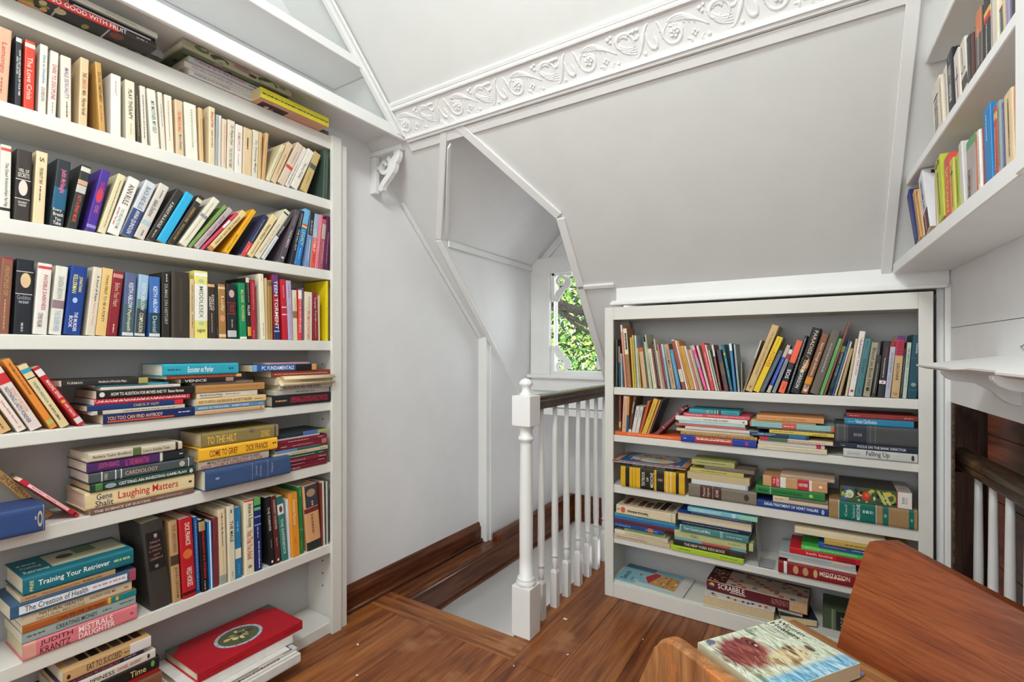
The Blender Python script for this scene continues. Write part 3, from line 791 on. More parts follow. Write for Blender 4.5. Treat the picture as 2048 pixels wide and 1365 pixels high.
# shelf, position along it, height, depth offset, lean, thickness, length, depth, binding, cover colour, printing, options, name, label
BOOKS = """
L1|.3195|1.6937|-.0036|2.7|.0228|.1745|.1082|p|D9A98A|t:Lemongo,.2,.62,C0504A,.2,.7;i:B0705A,.68,.9||paperback_book|peach paperback titled Lemongo, top shelf of left bookcase
L1|.3548|1.6927|-.0026|.8|.0105|.1693|.105|p|2E3238|t:HOW TO GET CONTROL OF YOUR TIME,.2,.85,E8E8E0,.52,.84;t:AND YOUR LIFE,.3,.55,E8E8E0,.15,.42;b:.03,.09,D0D0C8||paperback_book|slim dark green paperback titled HOW TO GET CONTROL OF YOUR, top shelf of left bookcase
L1|.3701|1.6929|-.0035|1.1|.0186|.1677|.104|p|D8432F|b:.04,.1,E8D8C8;t:The Love Crisis,.24,.86,F2D0C0,.25,.75||paperback_book|red paperback titled The Love Crisis, top shelf of left bookcase
L1|.3968|1.693|-.006|1.5|.0147|.1724|.1069|p|DDD9CB|t:Dare to Discipline,.15,.56,4A78A8,.3,.75;t:DOBSON,.62,.82,8A6A68,.3,.75||paperback_book|white paperback titled Dare to Discipline, top shelf of left bookcase
L1|.4146|1.6932|-.0058|2.1|.0156|.1658|.1028|p|E0DACB|t:DARE TO DISCIPLINE,.2,.74,C03040,.3,.8;i:888888,.78,.95||paperback_book|white paperback, fifth standing book from left, top shelf of left bookcase
L1|.4398|1.6926|-.0045|0|.0205|.1641|.1017|p|DDD5C5|t:MALE SEXUALITY,.18,.66,7A6A90,.35,.75;i:706A68,.7,.95||paperback_book|cream paperback titled MALE SEXUALITY, top shelf of left bookcase
L1|.4752|1.693|-.004|1.3|.0173|.1777|.1102|p|D9BF97|t:THE,.21,.28,3A3028,.3,.75;t:LIBERATED,.3,.46,D06A50,.3,.75;t:MAN,.48,.55,3A3028,.3,.75;t:Warren Farrell,.59,.84,3A3028,.3,.75||paperback_book|beige paperback titled THE LIBERATED MAN, top shelf of left bookcase
L1|.5188|1.6926|-.0034|-3|.0129|.1811|.1123|p|C79A55|t:SEX AND TEMPERAMENT,.14,.58,5A4428,.3,.75;i:7A6038,.62,.85||paperback_book|mustard paperback titled SEX AND TEMPERAMENT, top shelf of left bookcase
L1|.5437|1.6926|-.0024|0|.0223|.1656|.1027|p|E6E2D8|i:B8A8A0,.1,.3;i:A8C0C0,.3,.34||paperback_book|white paperback, ninth standing book from left, top shelf of left bookcase
L1|.5785|1.6926|-.0031|-.9|.0221|.1646|.102|p|E0D8C0|t:PLAY THERAPY,.15,.65,2A2A28,.3,.7;i:B8A888,.72,.9||paperback_book|cream paperback titled PLAY THERAPY, top shelf of left bookcase
L1|.6054|1.6926|-.0051|-2.4|.0083|.1638|.1016|p|4E4234|i:C8B898,.2,.9||paperback_book|slim dark brown paperback, 11th standing book from left, top shelf of left bookcase
L1|.6174|1.6926|-.0055|-2.1|.0133|.1642|.1018|p|DED8C6|i:6A5A5A,.15,.9||paperback_book|cream paperback, 12th standing book from left, top shelf of left bookcase
L1|.6393|1.6926|-.0034|-3.9|.0212|.1636|.1014|p|E4DFD0|t:MY MOTHER MY SELF,.2,.75,3A6A60,.3,.75||paperback_book|white paperback titled MY MOTHER MY SELF, top shelf of left bookcase
L1|.6657|1.6926|-.0051|-3.5|.0115|.1657|.1027|p|E0D6C4|i:8078A0,.2,.6||paperback_book|cream paperback, 14th standing book from left, top shelf of left bookcase
L1|.6798|1.6926|-.0051|-2.4|.0191|.1659|.1029|p|E6DCC8|i:A89888,.1,.8||paperback_book|white paperback, 15th standing book from left, top shelf of left bookcase
L1|.7049|1.6926|-.0048|-1.6|.0209|.1635|.1013|p|D9BF9A|t:THE AMERICAN MALE,.2,.58,D06848,.3,.75;t:Myron Brenton,.62,.9,4A6A80,.3,.75||paperback_book|beige paperback titled THE AMERICAN MALE, top shelf of left bookcase
L1|.732|1.6926|-.0047|-2.3|.0336|.1664|.1031|p|E8E3D3|i:B8B8A0,.1,.8||paperback_book|white paperback, 17th standing book from left, top shelf of left bookcase
L1|.7706|1.6926|-.005|-1.6|.0115|.166|.1029|p|D8B988|i:A89060,.2,.8||paperback_book|tan paperback, 18th standing book from left, top shelf of left bookcase
L1|.7966|1.6926|-.0035|0|.0179|.1815|.1125|p|E0CDA8|t:Blaming the Victim,.08,.35,C05058,.2,.8;i:605848,.4,.7||paperback_book|cream paperback titled Blaming the Victim, top shelf of left bookcase
L1|.8161|1.6928|-.0048|1.2|.0073|.1657|.1027|p|A9B0B8|i:808890,.1,.9||paperback_book|slim lilac paperback, 20th standing book from left, top shelf of left bookcase
L1|.825|1.6927|-.0031|.9|.0073|.1657|.1027|p|D8D3C8|i:909090,.1,.9||paperback_book|slim cream paperback, 21st standing book from left, top shelf of left bookcase
L1|.8347|1.6928|-.0039|.9|.014|.1596|.0989|p|E0C9B0|i:D09080,.1,.9||paperback_book|cream paperback, 22nd standing book from left, top shelf of left bookcase
L1|.8517|1.6932|-.0051|1.5|.0228|.164|.1017|p|DDD3BC|t:Dr Wayne Dyer,.1,.5,4A4038,.3,.8;t:THE SKYS THE LIMIT,.55,.95,807060,.3,.7||paperback_book|cream paperback titled THE SKYS THE LIMIT, top shelf of left bookcase
L1|.8771|1.6932|-.0048|1.4|.0234|.1587|.0984|p|E6E2DA|t:WOMEN WHO LOVE,.15,.55,C87070,.3,.7;i:C8A0A0,.6,.85||paperback_book|white paperback titled WOMEN WHO LOVE, top shelf of left bookcase
L1|.9032|1.6934|-.0032|1.6|.0286|.1581|.098|p|D9C09A|i:4A4038,.2,.45;i:4A4038,.22,.4||paperback_book|beige paperback, 25th standing book from left, top shelf of left bookcase
L1|.9345|1.6933|-.0058|1.9|.0202|.1624|.1007|p|DCD3BE|t:To Thinking Magic,.2,.9,6A6050,.3,.75||paperback_book|cream paperback titled To Thinking Magic, top shelf of left bookcase
L1|.9565|1.6929|-.0046|1.8|.0098|.1629|.101|p|D2B37E|i:A08850,.2,.8||paperback_book|slim tan paperback, 27th standing book from left, top shelf of left bookcase
L1|.9692|1.6936|-.0043|4.9|.0113|.1679|.1041|p|CFA878|i:B86848,.2,.8||paperback_book|tan paperback, 28th standing book from left, top shelf of left bookcase
L1|.9833|1.6978|-.002|22.5|.0135|.1558|.0966|p|D9CDA8|i:A09870,.2,.8||paperback_book|cream paperback, 29th standing book from left, top shelf of left bookcase
L1|1.0011|1.7007|-.0042|22.9|.0207|.1734|.1075|p|D8BE98|i:A08868,.3,.8||paperback_book|beige paperback, 30th standing book from left, top shelf of left bookcase
L1|1.0272|1.7034|-.003|25.1|.0255|.1857|.1152|p|D8C4AE|b:.55,.62,C04840;i:988878,.2,.5||paperback_book|cream paperback, 31st standing book from left, top shelf of left bookcase
L1|1.0556|1.6996|-.0047|24.7|.0168|.1798|.1115|p|E0D8D0|t:Love Songs,.45,.62,C04850,.3,.7;i:605860,.65,.95||paperback_book|white paperback titled Love Songs, top shelf of left bookcase
L1|1.0779|1.7037|-.0039|24.3|.0269|.1768|.1096|p|E4DFD2|t:Nancy Friday,.35,.75,5A5858,.3,.7||paperback_book|white paperback, 33rd standing book from left, top shelf of left bookcase
L1|1.1189|1.702|-.0053|20.6|.0267|.1734|.1075|p|C7AE74|b:.3,.42,586058;i:988040,.5,.8||paperback_book|tan paperback, 34th standing book from left, top shelf of left bookcase
L1|1.2125|1.6934|-.0046|2.2|.0226|.1892|.1211|h|3F5147|i:6A7A70,.1,.9|H|hardcover_book|dark grey hardcover, 35th standing book from left, top shelf of left bookcase
L2|.3293|1.4179|-.0052|.9|.018|.1735|.1076|p|DDD8CC|b:.04,.08,D05048;t:The Dead Relationships,.24,.7,4A6068,.35,.75;t:Ray Grigg,.72,.84,4A6068,.35,.75;b:.86,.9,282828||paperback_book|white paperback titled The Dead Relationships, second shelf of left bookcase
L2|.3532|1.4185|-.0034|2|.027|.1718|.1065|p|3A3430|h:VEIL OF,.27,.32,E0D8D0,.15,.85;h:SECRETS,.33,.39,E0D8D0,.12,.88;b:.42,.7,D8D0C8;b:.43,.69,241E1C;o:.54,.5,.3,.11,D8CCC0;h:UNA-MARY,.73,.76,E0D8D0,.2,.8;h:PARKER,.77,.8,E0D8D0,.25,.75||paperback_book|dark brown paperback titled VEIL OF SECRETS, second shelf of left bookcase
L2|.3865|1.4185|-.0046|2.5|.0212|.1788|.1108|p|E3CDA6|t:THE BEAUTY TRAP,.22,.45,4A4038,.35,.65;i:5A5040,.48,.7;t:S,.08,.14,4A4038,.3,.7||paperback_book|cream paperback titled THE BEAUTY TRAP S, second shelf of left bookcase
L2|.4182|1.42|-.005|5.3|.0262|.1717|.1064|p|2A3238|b:.42,.75,1F5A78;t:Judith McNaught,.14,.5,D8749A,.3,.8;h:Every,.74,.79,E8E8E0,.1,.75;h:Breath,.8,.85,E8E8E0,.15,.9;h:You,.87,.92,E8E8E0,.3,.75;h:Take,.93,.98,E8E8E0,.2,.8||paperback_book|dark green paperback titled Every Breath You Take, second shelf of left bookcase
L2|.4517|1.4212|-.0053|10.3|.0202|.1735|.1075|p|2F3531|b:.03,.1,D0CCC0;b:.24,.31,C8A080;b:.32,.44,C0BCB0;t:NOT A PENNY MORE,.48,.9,D85850,.3,.7||paperback_book|dark green paperback titled NOT A PENNY MORE, second shelf of left bookcase
L2|.489|1.4216|-.0034|11.4|.0202|.1739|.1078|p|4B3090|t:DANGER,.2,.32,C04060,.3,.75;o:.42,.5,.35,.12,C83850;t:VOWS,.58,.7,D06878,.3,.75;b:.9,.95,9080C0||paperback_book|purple paperback titled DANGER VOWS, second shelf of left bookcase
L2|.5155|1.4221|-.0054|15.3|.017|.1762|.1092|p|DCCFA8|i:7A7058,.1,.9||paperback_book|cream paperback, seventh standing book from left, second shelf of left bookcase
L2|.5361|1.4253|-.0055|16.9|.0265|.1743|.1081|p|E6E0D6|t:ANN RULE,.12,.48,38282A,.25,.75;t:YOU BELONG TO ME,.55,.9,4A9AA0,.42,.68;t:and other True Cases,.55,.85,C85050,.12,.34||paperback_book|white paperback titled YOU BELONG TO ME and other, second shelf of left bookcase
L2|.5662|1.4269|-.0048|20|.0272|.1775|.11|p|C8CCD0|b:.52,1,3A4A78;t:BLACK AND BLUE,.1,.5,6A6E78,.3,.72;t:ANNA QUINDLEN,.54,.95,E0E0E0,.3,.72||paperback_book|light grey paperback titled BLACK AND BLUE, second shelf of left bookcase
L2|.598|1.4264|-.0059|21.1|.0246|.1812|.1124|p|D0C8BC|i:807A78,.1,.25;t:Isabels Shadows,.3,.6,5A6070,.25,.75;b:.68,.76,A8B8C0;i:706860,.85,.95||paperback_book|light grey paperback titled Isabels Shadows, second shelf of left bookcase
L2|.6278|1.4262|-.0058|25.8|.0197|.1834|.1137|p|36322E|t:A SHOOT IN A HOLE,.25,.75,E0DCD0,.3,.7;i:B0A8A0,.8,.95||paperback_book|dark brown paperback titled A SHOOT IN A HOLE, second shelf of left bookcase
L2|.6541|1.4278|-.0041|25.9|.0233|.1785|.1106|p|2FA9D8|||paperback_book|sky blue paperback, 12th standing book from left, second shelf of left bookcase
L2|.682|1.4257|-.0041|28.1|.0171|.1843|.1143|p|35332F|b:.06,.13,D8C8B0;t:EXPERIENCE HERE,.25,.55,C8A060,.3,.7;t:PAULA JACOBS,.6,.92,C8A060,.3,.7||paperback_book|dark brown paperback titled EXPERIENCE HERE, second shelf of left bookcase
L2|.7118|1.429|-.0027|31.1|.022|.1909|.1183|p|DDD8C4|i:A8A088,.1,.9;b:.36,.42,9088A0||paperback_book|cream paperback, 14th standing book from left, second shelf of left bookcase
L2|.737|1.4233|-.0053|35.4|.0098|.1873|.1161|p|7A9A55|t:Summer,.4,.6,D88858,.3,.7;i:A8B868,.65,.8||paperback_book|slim olive paperback titled Summer, second shelf of left bookcase
L2|.7538|1.4271|-.0057|36|.0162|.1793|.1111|p|B8A8A8|t:JUST LISTEN,.2,.7,6A4068,.3,.75;i:806880,.74,.95||paperback_book|lilac paperback titled JUST LISTEN, second shelf of left bookcase
L2|.7734|1.4223|-.0039|38.5|.0076|.1765|.1095|p|D04A68|b:.22,.42,E8DCDC||paperback_book|slim hot pink paperback, 17th standing book from left, second shelf of left bookcase
L2|.7931|1.428|-.0048|37.1|.0173|.1825|.1132|p|E0C68C|t:LITERATURE FOR LIVING,.15,.85,383028,.35,.7;b:.93,1,C87850||paperback_book|beige paperback titled LITERATURE FOR LIVING, second shelf of left bookcase
L2|.8451|1.4246|-.0049|30.3|.014|.1849|.1146|p|E8A820|t:MANY LIVES,.6,.95,705020,.1,.4;i:D08818,.1,.5||paperback_book|gold paperback titled MANY LIVES, second shelf of left bookcase
L2|.8985|1.4248|-.0049|28.5|.015|.1727|.1071|p|2C3050|b:.68,1,D04848;i:A8B0C8,.1,.65;i:F0C0B8,.75,.9||paperback_book|navy paperback, 20th standing book from left, second shelf of left bookcase
L2|.9182|1.4277|-.0027|30.1|.02|.1806|.1119|p|E0CC9C|t:Hearts Aflame,.22,.6,58503A,.3,.75;i:806848,.65,.95||paperback_book|cream paperback titled Hearts Aflame, second shelf of left bookcase
L2|.9437|1.4283|-.0051|31.8|.0203|.2193|.1359|p|DDD5B8|t:Fun with Gardening,.3,.9,C89080,.3,.7;b:.05,.08,404040||paperback_book|cream paperback titled Fun with Gardening, second shelf of left bookcase
L2|.9681|1.4244|-.0043|31.2|.0131|.2136|.1324|p|D0D4D8|b:.0,.5,4A4648;b:.4,.52,2A2A2A;t:REIN BEHN,.3,.5,D8D8D8,.3,.7;i:8890A0,.6,.95||paperback_book|white paperback, 23rd standing book from left, second shelf of left bookcase
L2|1.0312|1.424|-.0047|18.6|.0201|.2105|.1305|p|5A5058|t:HOLMEN,.4,.72,D0C8C8,.3,.7;i:A89898,.1,.3;o:.92,.5,.25,.02,D0C8C8||paperback_book|dark grey paperback titled HOLMEN, second shelf of left bookcase
L2|1.075|1.4208|-.0037|12.4|.0149|.2084|.1292|p|2C2E34|t:THE FALL GUY,.35,.75,D8D4C8,.3,.7;i:B8B8B0,.05,.3||paperback_book|black paperback titled THE FALL GUY, second shelf of left bookcase
L2|1.0939|1.422|-.0045|11.6|.0221|.218|.1352|p|6FB0D8|b:.27,.3,D04848;b:.3,.33,E8D060;b:.33,1,2F7AC0;t:LEGACY,.38,.65,C8D880,.25,.8;i:B8D0E0,.7,.9||paperback_book|light blue paperback titled LEGACY, second shelf of left bookcase
L2|1.1353|1.4198|-.0051|7.1|.0179|.21|.1302|p|7A94B8|b:0,.42,2A2A2E;t:BURFEIT,.15,.4,C0B8A8,.3,.7;i:D8E0E8,.5,.9||paperback_book|grey paperback titled BURFEIT, second shelf of left bookcase
L2|1.1579|1.4196|-.0045|5.9|.019|.2082|.1291|p|9FB0C8|b:.45,1,E05A48;t:LIFE ITSELF,.3,.7,F0E0D8,.25,.75;i:602828,.75,.9||paperback_book|light blue paperback titled LIFE ITSELF, second shelf of left bookcase
L2|1.1781|1.4191|-.0049|5.8|.0149|.21|.1302|p|E08090|i:F0C8C8,.2,.7||paperback_book|pink paperback, 29th standing book from left, second shelf of left bookcase
L2|1.1949|1.4191|-.0021|5.4|.0159|.1952|.121|p|A85868|b:.1,.4,B8A898;i:E0C0C0,.45,.9||paperback_book|mauve paperback, 30th standing book from left, second shelf of left bookcase
L2|1.2128|1.4196|-.0026|5|.0231|.21|.1302|p|5A2448|i:A88898,.3,.9||paperback_book|dark brown paperback, 31st standing book from left, second shelf of left bookcase
L3|.3251|1.1435|-.0038|2.7|.0194|.1815|.1125|p|8A5A48|t:PRINCIPLES OF,.12,.5,B09060,.3,.7;i:B89870,.55,.95;b:.0,.02,A02830||paperback_book|brown paperback titled PRINCIPLES OF, third shelf of left bookcase
L3|.3525|1.1437|-.0046|2.1|.0308|.1814|.1125|p|20242A|b:.16,.47,C8C4BC;b:.17,.46,282428;o:.28,.55,.3,.1,D8C080;o:.3,.5,.2,.07,D8B098;h:Goddess,.48,.54,9090A0,.1,.9;h:THE SECRET,.56,.59,D8D8D8,.2,.8;i:A8A8A8,.85,.97||paperback_book|black paperback titled Goddess THE SECRET, third shelf of left bookcase
L3|.3865|1.1442|-.0029|3.5|.0259|.1771|.1098|p|E2DCD4|t:INVISIBLE DARKNESS,.16,.66,A82838,.45,.75;t:STEPHEN WILLIAMS,.7,.9,706868,.25,.6;b:.04,.08,C84848||paperback_book|white paperback titled INVISIBLE DARKNESS, third shelf of left bookcase
L3|.4166|1.1446|-.0047|4.8|.0236|.1749|.1085|p|DCD8CC|t:SANDRA BROWN,.15,.48,989890,.3,.75;b:.5,.62,8A7478;t:THE SILKEN WEB,.65,.95,88A8C0,.3,.75||paperback_book|white paperback titled THE SILKEN WEB, third shelf of left bookcase
L3|.4446|1.1457|-.0045|5.2|.0335|.1794|.1112|p|1F3F8A|t:JONATHAN,.15,.37,E8E070,.52,.78;t:KELLERMAN,.13,.4,E8E070,.2,.46;o:.5,.45,.15,.04,A8C0E0;t:THE MURDER,.67,.95,E8E8F0,.5,.72;t:BOOK,.73,.9,E8E8F0,.22,.44||paperback_book|navy paperback titled THE MURDER BOOK, third shelf of left bookcase
L3|.4892|1.1444|-.0022|5.4|.0191|.1828|.1134|p|D8CDB8|t:A Kind of Rape,.12,.5,302828,.4,.75;t:Nancy Hunt,.52,.85,D89890,.35,.7||paperback_book|cream paperback titled A Kind of Rape, third shelf of left bookcase
L3|.5094|1.1448|-.0039|5.3|.0235|.1831|.1135|p|E2BE7C|t:TWAS FIRST TO BE A FORTY,.1,.8,605030,.38,.65||paperback_book|tan paperback titled TWAS FIRST TO BE A FORTY, third shelf of left bookcase
L3|.534|1.1447|-.0029|5.2|.0231|.1778|.1102|p|8A2530|t:Before Your Heart,.18,.55,D0A890,.25,.75;i:E0C0A0,.82,.95;b:.04,.1,C08880||paperback_book|dark red paperback titled Before Your Heart, third shelf of left bookcase
L3|.5684|1.1438|-.0022|2.7|.0263|.1779|.1103|p|5A6488|b:.5,1,48606A;t:KEITH ABLOW,.16,.56,E8E8F0,.35,.75;t:Psychopath,.58,.92,E0D8A8,.3,.7;b:.94,.99,D0D0D0||paperback_book|slate blue paperback titled Psychopath, third shelf of left bookcase
L3|.5983|1.1441|-.0025|3.5|.0241|.1764|.1093|p|9AB8D0|b:.4,.55,5A8080;b:.55,1,3A4240;t:KEITH ABLOW,.14,.58,E0E0D8,.35,.75;t:COMPULSION,.62,.93,E0DCC8,.3,.7;b:.95,.99,D0D0D0||paperback_book|light blue paperback titled COMPULSION, third shelf of left bookcase
L3|.634|1.1426|-.0033|0|.0269|.1746|.1082|p|3F6AB0|b:.6,1,28404A;t:KEITH ABLOW,.16,.6,E0E8F0,.35,.75;t:Denial,.65,.92,A8C8D8,.3,.7;b:.94,.99,D0D0D0||paperback_book|blue paperback titled Denial, third shelf of left bookcase
L3|.666|1.1426|-.0027|0|.0205|.1908|.1183|p|2A2825|b:0,1,2A2825;t:DUMAS ON HISTORY,.18,.8,B8B0A0,.3,.7;i:C8C0B0,.02,.15||paperback_book|black paperback titled DUMAS ON HISTORY, third shelf of left bookcase
L3|.6903|1.1426|-.0028|0|.0489|.1976|.1265|h|3A332C|i:4A4238,.1,.9|H|hardcover_book|thick dark brown hardcover, 13th standing book from left, third shelf of left bookcase
L3|.7409|1.1426|-.0021|0|.0123|.1803|.1118|p|D8BC8C|t:HOW CAN I LISTEN,.1,.55,4A6878,.3,.7;t:JOHN MOLT,.6,.84,383430,.3,.7||paperback_book|beige paperback titled HOW CAN I LISTEN, third shelf of left bookcase
L3|.7547|1.1426|-.0039|0|.0381|.2086|.1293|p|E8DC78|b:.03,.08,E8E8E8;b:.2,.74,E8E4D8;t:MIDDLESEX,.23,.7,506058,.35,.65;o:.15,.5,.22,.03,A8C8A0;o:.78,.5,.22,.03,A8C8A0;h:upn,.87,.93,2A3A60,.2,.8||paperback_book|thick cream paperback titled MIDDLESEX upn, third shelf of left bookcase
L3|.7966|1.1426|-.0035|-1.3|.0211|.1763|.1093|p|3A302A|t:DISCO,.22,.5,D8D0C8,.5,.85;t:ADRIFT,.25,.5,D8D0C8,.12,.45;i:A09890,.55,.9;b:.03,.08,D0A878||paperback_book|dark brown paperback titled DISCO ADRIFT, third shelf of left bookcase
L3|.8188|1.1426|-.0044|-1.2|.0084|.1736|.1076|p|2A2A26|i:808078,.8,.95||paperback_book|slim black paperback, 17th standing book from left, third shelf of left bookcase
L3|.8282|1.1426|-.0044|-1.3|.0221|.1747|.1083|p|A87A45|b:.05,.09,D8C0A8;t:Ludy,.22,.5,E8D8B8,.25,.8;o:.63,.5,.35,.06,D09878;b:.92,.97,D8C8A8||paperback_book|olive paperback titled Ludy, third shelf of left bookcase
L3|.8544|1.1426|-.003|-1.1|.0289|.1791|.1111|p|2A2A2C|o:.18,.5,.3,.07,C8A8A0;b:.34,.55,B83038;b:.35,.54,2A2A2C;t:TRUST,.37,.52,B83038,.25,.75;i:C8C8C8,.65,.8;b:.85,.97,C0C0C0||paperback_book|black paperback titled TRUST, third shelf of left bookcase
L3|.896|1.1426|-.0056|-2.1|.0229|.1867|.1157|p|1F8A5A|t:SMALL GARDENS,.12,.35,C8D890,.3,.7;t:FLOWERS,.4,.68,D8D078,.3,.7;b:.96,1,E0E0D0||paperback_book|green paperback titled SMALL GARDENS FLOWERS, third shelf of left bookcase
L3|.9207|1.1426|-.002|-2.4|.0114|.2061|.1278|p|2A2622|b:0,.08,D8D0C0;t:FILLER,.45,.62,E0DCD0,.2,.8;i:C0B8A8,.1,.4;b:.8,.95,D89838||paperback_book|black paperback titled FILLER, third shelf of left bookcase
L3|.9332|1.1426|-.0036|-1.3|.0166|.2011|.1247|p|A82838|i:D89898,.05,.5;i:D89898,.85,.98||paperback_book|red paperback, 22nd standing book from left, third shelf of left bookcase
L3|.9664|1.1426|-.0031|-2.2|.0168|.2253|.138|p|E8E2C8|i:A8A080,.03,.12;i:908868,.75,.95||paperback_book|white paperback, 23rd standing book from left, third shelf of left bookcase
L3|.9848|1.1426|-.0036|-1.5|.0078|.2133|.1322|p|D8B888|i:A88858,.1,.9||paperback_book|slim tan paperback, 24th standing book from left, third shelf of left bookcase
L3|.9941|1.1426|-.0025|-1.1|.0142|.2072|.1284|p|B08A50|i:60482A,.1,.9;b:.02,.1,706040||paperback_book|mustard paperback, 25th standing book from left, third shelf of left bookcase
L3|1.0162|1.1426|-.0053|-1.8|.0209|.229|.138|p|A8303C|b:0,.09,6A3878;b:.09,.3,4A3878;b:.78,1,28346A;t:TEEN TORMENT,.09,.84,F0E8E8,.2,.8;b:.86,.88,B0B8D0||paperback_book|red paperback titled TEEN TORMENT, third shelf of left bookcase
L3|1.0487|1.1426|-.0035|-3|.0189|.2162|.134|p|C02838|i:E8A8A8,.1,.3;b:.45,.47,E8C0C0;b:.57,.59,E8C0C0||paperback_book|red paperback, 27th standing book from left, third shelf of left bookcase
L3|1.0686|1.1426|-.0021|-2.5|.0176|.2142|.1328|p|B8A8C8|i:5A4A98,.08,.3;i:A090B0,.4,.9||paperback_book|lilac paperback, 28th standing book from left, third shelf of left bookcase
L3|1.0889|1.1426|-.0045|-1.4|.0172|.1829|.1134|p|DDD2B8|i:988870,.15,.45;b:.42,.56,907048||paperback_book|cream paperback, 29th standing book from left, third shelf of left bookcase
L3|1.1079|1.1426|-.0024|0|.014|.1852|.1148|p|E04038|b:0,.18,E8DCD0;t:FORGIVENESS,.2,.85,E8D0C8,.25,.75||paperback_book|red paperback titled FORGIVENESS, third shelf of left bookcase
L3|1.1237|1.1426|-.0042|0|.0064|.1948|.1208|p|6A5878|||booklet|slate blue booklet, 31st standing book from left, third shelf of left bookcase
L3|1.1354|1.1426|-.0034|0|.0304|.1818|.1127|p|E0D0B8|i:A89878,.1,.45;t:INTIMATE PARTNERS,.4,.98,C85858,.3,.7||paperback_book|cream paperback titled INTIMATE PARTNERS, third shelf of left bookcase
L3|1.1713|1.1426|-.0043|-2|.0223|.1833|.1136|p|8A2838|t:Topsy Turvy,.1,.6,E8D0D0,.35,.75;i:C89898,.6,.95||paperback_book|dark red paperback titled Topsy Turvy, third shelf of left bookcase
L3|1.1951|1.1426|-.0058|-.7|.0076|.1731|.1073|p|D8C49C|||paperback_book|slim beige paperback, 34th standing book from left, third shelf of left bookcase
L3|1.2284|1.1426|-.0053|0|.0108|.2334|.14|h|E0C818|b:.45,.47,C8A810|H,d=.14|hardcover_book|slim yellow hardcover, 35th standing book from left, third shelf of left bookcase
L4|.3314|.9056|-.0037|-25.9|.0196|.1598|.0991|p|D8B078|i:6A5838,.5,.95||paperback_book|tan paperback, first standing book from left, fourth shelf of left bookcase
L4|.3606|.9056|-.0053|-26.5|.0169|.1661|.103|p|E8DCD0|t:Sydney Biddle Barrows,.5,.88,C87078,.35,.7;o:.94,.5,.2,.02,D8A8A0||paperback_book|white paperback, second standing book from left, fourth shelf of left bookcase
L4|.3841|.9056|-.0046|-25.9|.0226|.1687|.1046|p|E0D4CC|b:.1,.25,C83038;t:NOTHING LASTS FOREVER,.3,.88,38486A,.15,.5;t:SIDNEY SHELDON,.33,.72,D89868,.55,.85||paperback_book|white paperback titled NOTHING LASTS FOREVER, fourth shelf of left bookcase
L4|.4204|.9056|-.0035|-26.6|.0139|.1938|.1201|p|E08A38|t:THE KAMA SUTRA OF VATSYAYANA,.05,.5,4A3020,.35,.65;b:.88,.94,A8B868||paperback_book|orange paperback titled THE KAMA SUTRA OF VATSYAYANA, fourth shelf of left bookcase
L4|.4401|.9056|-.0026|-27|.018|.1778|.1102|p|E0CC9C|b:.06,.12,3A98B0;b:.2,.215,2A2A28;t:THE BIRTH ORDER BOOK,.26,.6,4A8890,.3,.6;t:DR KEVIN LEMAN,.63,.88,302C28,.3,.6||paperback_book|cream paperback titled THE BIRTH ORDER BOOK, fourth shelf of left bookcase
L4|.4759|.9056|-.0044|-30.5|.0144|.177|.1098|p|C02830|b:.04,.14,E0D8D8;t:MAKING SENSE,.22,.52,F0E0D0,.3,.8;o:.58,.5,.3,.025,D8A850;t:HARRY SEARS PHD,.62,.84,F0D8D0,.3,.7;b:.87,.96,D8D0D0||paperback_book|red paperback titled MAKING SENSE, fourth shelf of left bookcase
L5|.426|.6686|-.056|-35.8|.0161|.196|.1|p|C09860|t:THE RETURN,.22,.52,302418,.5,.85;t:OF THE KING,.22,.5,302418,.12,.46;t:J.R.R. Tolkien,.52,.8,302418,.25,.7;i:907040,.87,.95|off=-.056,d=.1|paperback_book|mustard paperback titled THE RETURN OF THE KING, fifth shelf of left bookcase
L5|.4712|.6686|-.0058|-42.9|.0095|.1589|.0985|p|C82838|b:.12,.82,E8C8C8/.15/.85;t:Shoes,.42,.6,B83848,.3,.7;i:A05058,.18,.38;i:C08080,.65,.78;b:.92,.95,501018||paperback_book|slim red paperback titled Shoes, fifth shelf of left bookcase
L6|.6387|.3506|-.0059|-5.7|.055|.259|.16|h|3A3632|b:.12,.56,201C1A/.12/.92;h:Heart,.22,.25,A87870,.3,.75;h:Disease,.27,.3,A87870,.25,.75;h:in Infancy,.32,.35,A87870,.2,.8;h:and,.37,.395,A87870,.4,.65;h:Childhood,.41,.44,A87870,.2,.8;i:A8A098,.15,.2;i:A8A098,.5,.53|H,d=.16|hardcover_book|thick dark brown hardcover titled Heart Disease in Infancy and Childhood, sixth shelf of left bookcase
L6|.6947|.3506|-.0044|-2.8|.0227|.2442|.145|h|B89468|t:THE BRETHREN,.04,.38,705030,.35,.75;b:.42,.54,4A3A2A;t:JOHN GRISHAM,.57,.95,704A28,.35,.75|H|hardcover_book|mustard hardcover titled THE BRETHREN, sixth shelf of left bookcase
L6|.7215|.3506|-.0034|-3|.0378|.2437|.145|h|B81E26|t:DICK FRANCIS,.06,.34,F0E0D8,.4,.75;o:.45,.5,.35,.06,D86838;t:WILD HORSES,.62,.86,F0E0D8,.35,.75;b:.92,.96,501014|H|hardcover_book|thick red hardcover titled WILD HORSES, sixth shelf of left bookcase
L6|.761|.3506|-.0056|-2.1|.0108|.239|.138|p|2A5AA0|i:C0D0E8,.05,.95||paperback_book|slim blue paperback, fourth standing book from left, sixth shelf of left bookcase
L6|.7753|.3506|-.002|-2.8|.019|.2262|.1447|h|1C1A1C|b:.02,.15,A89868;t:Thunderstorms and Airplanes,.08,.82,D82838,.3,.8;i:D0D0C8,.85,.98|H|hardcover_book|black hardcover titled Thunderstorms and Airplanes, sixth shelf of left bookcase
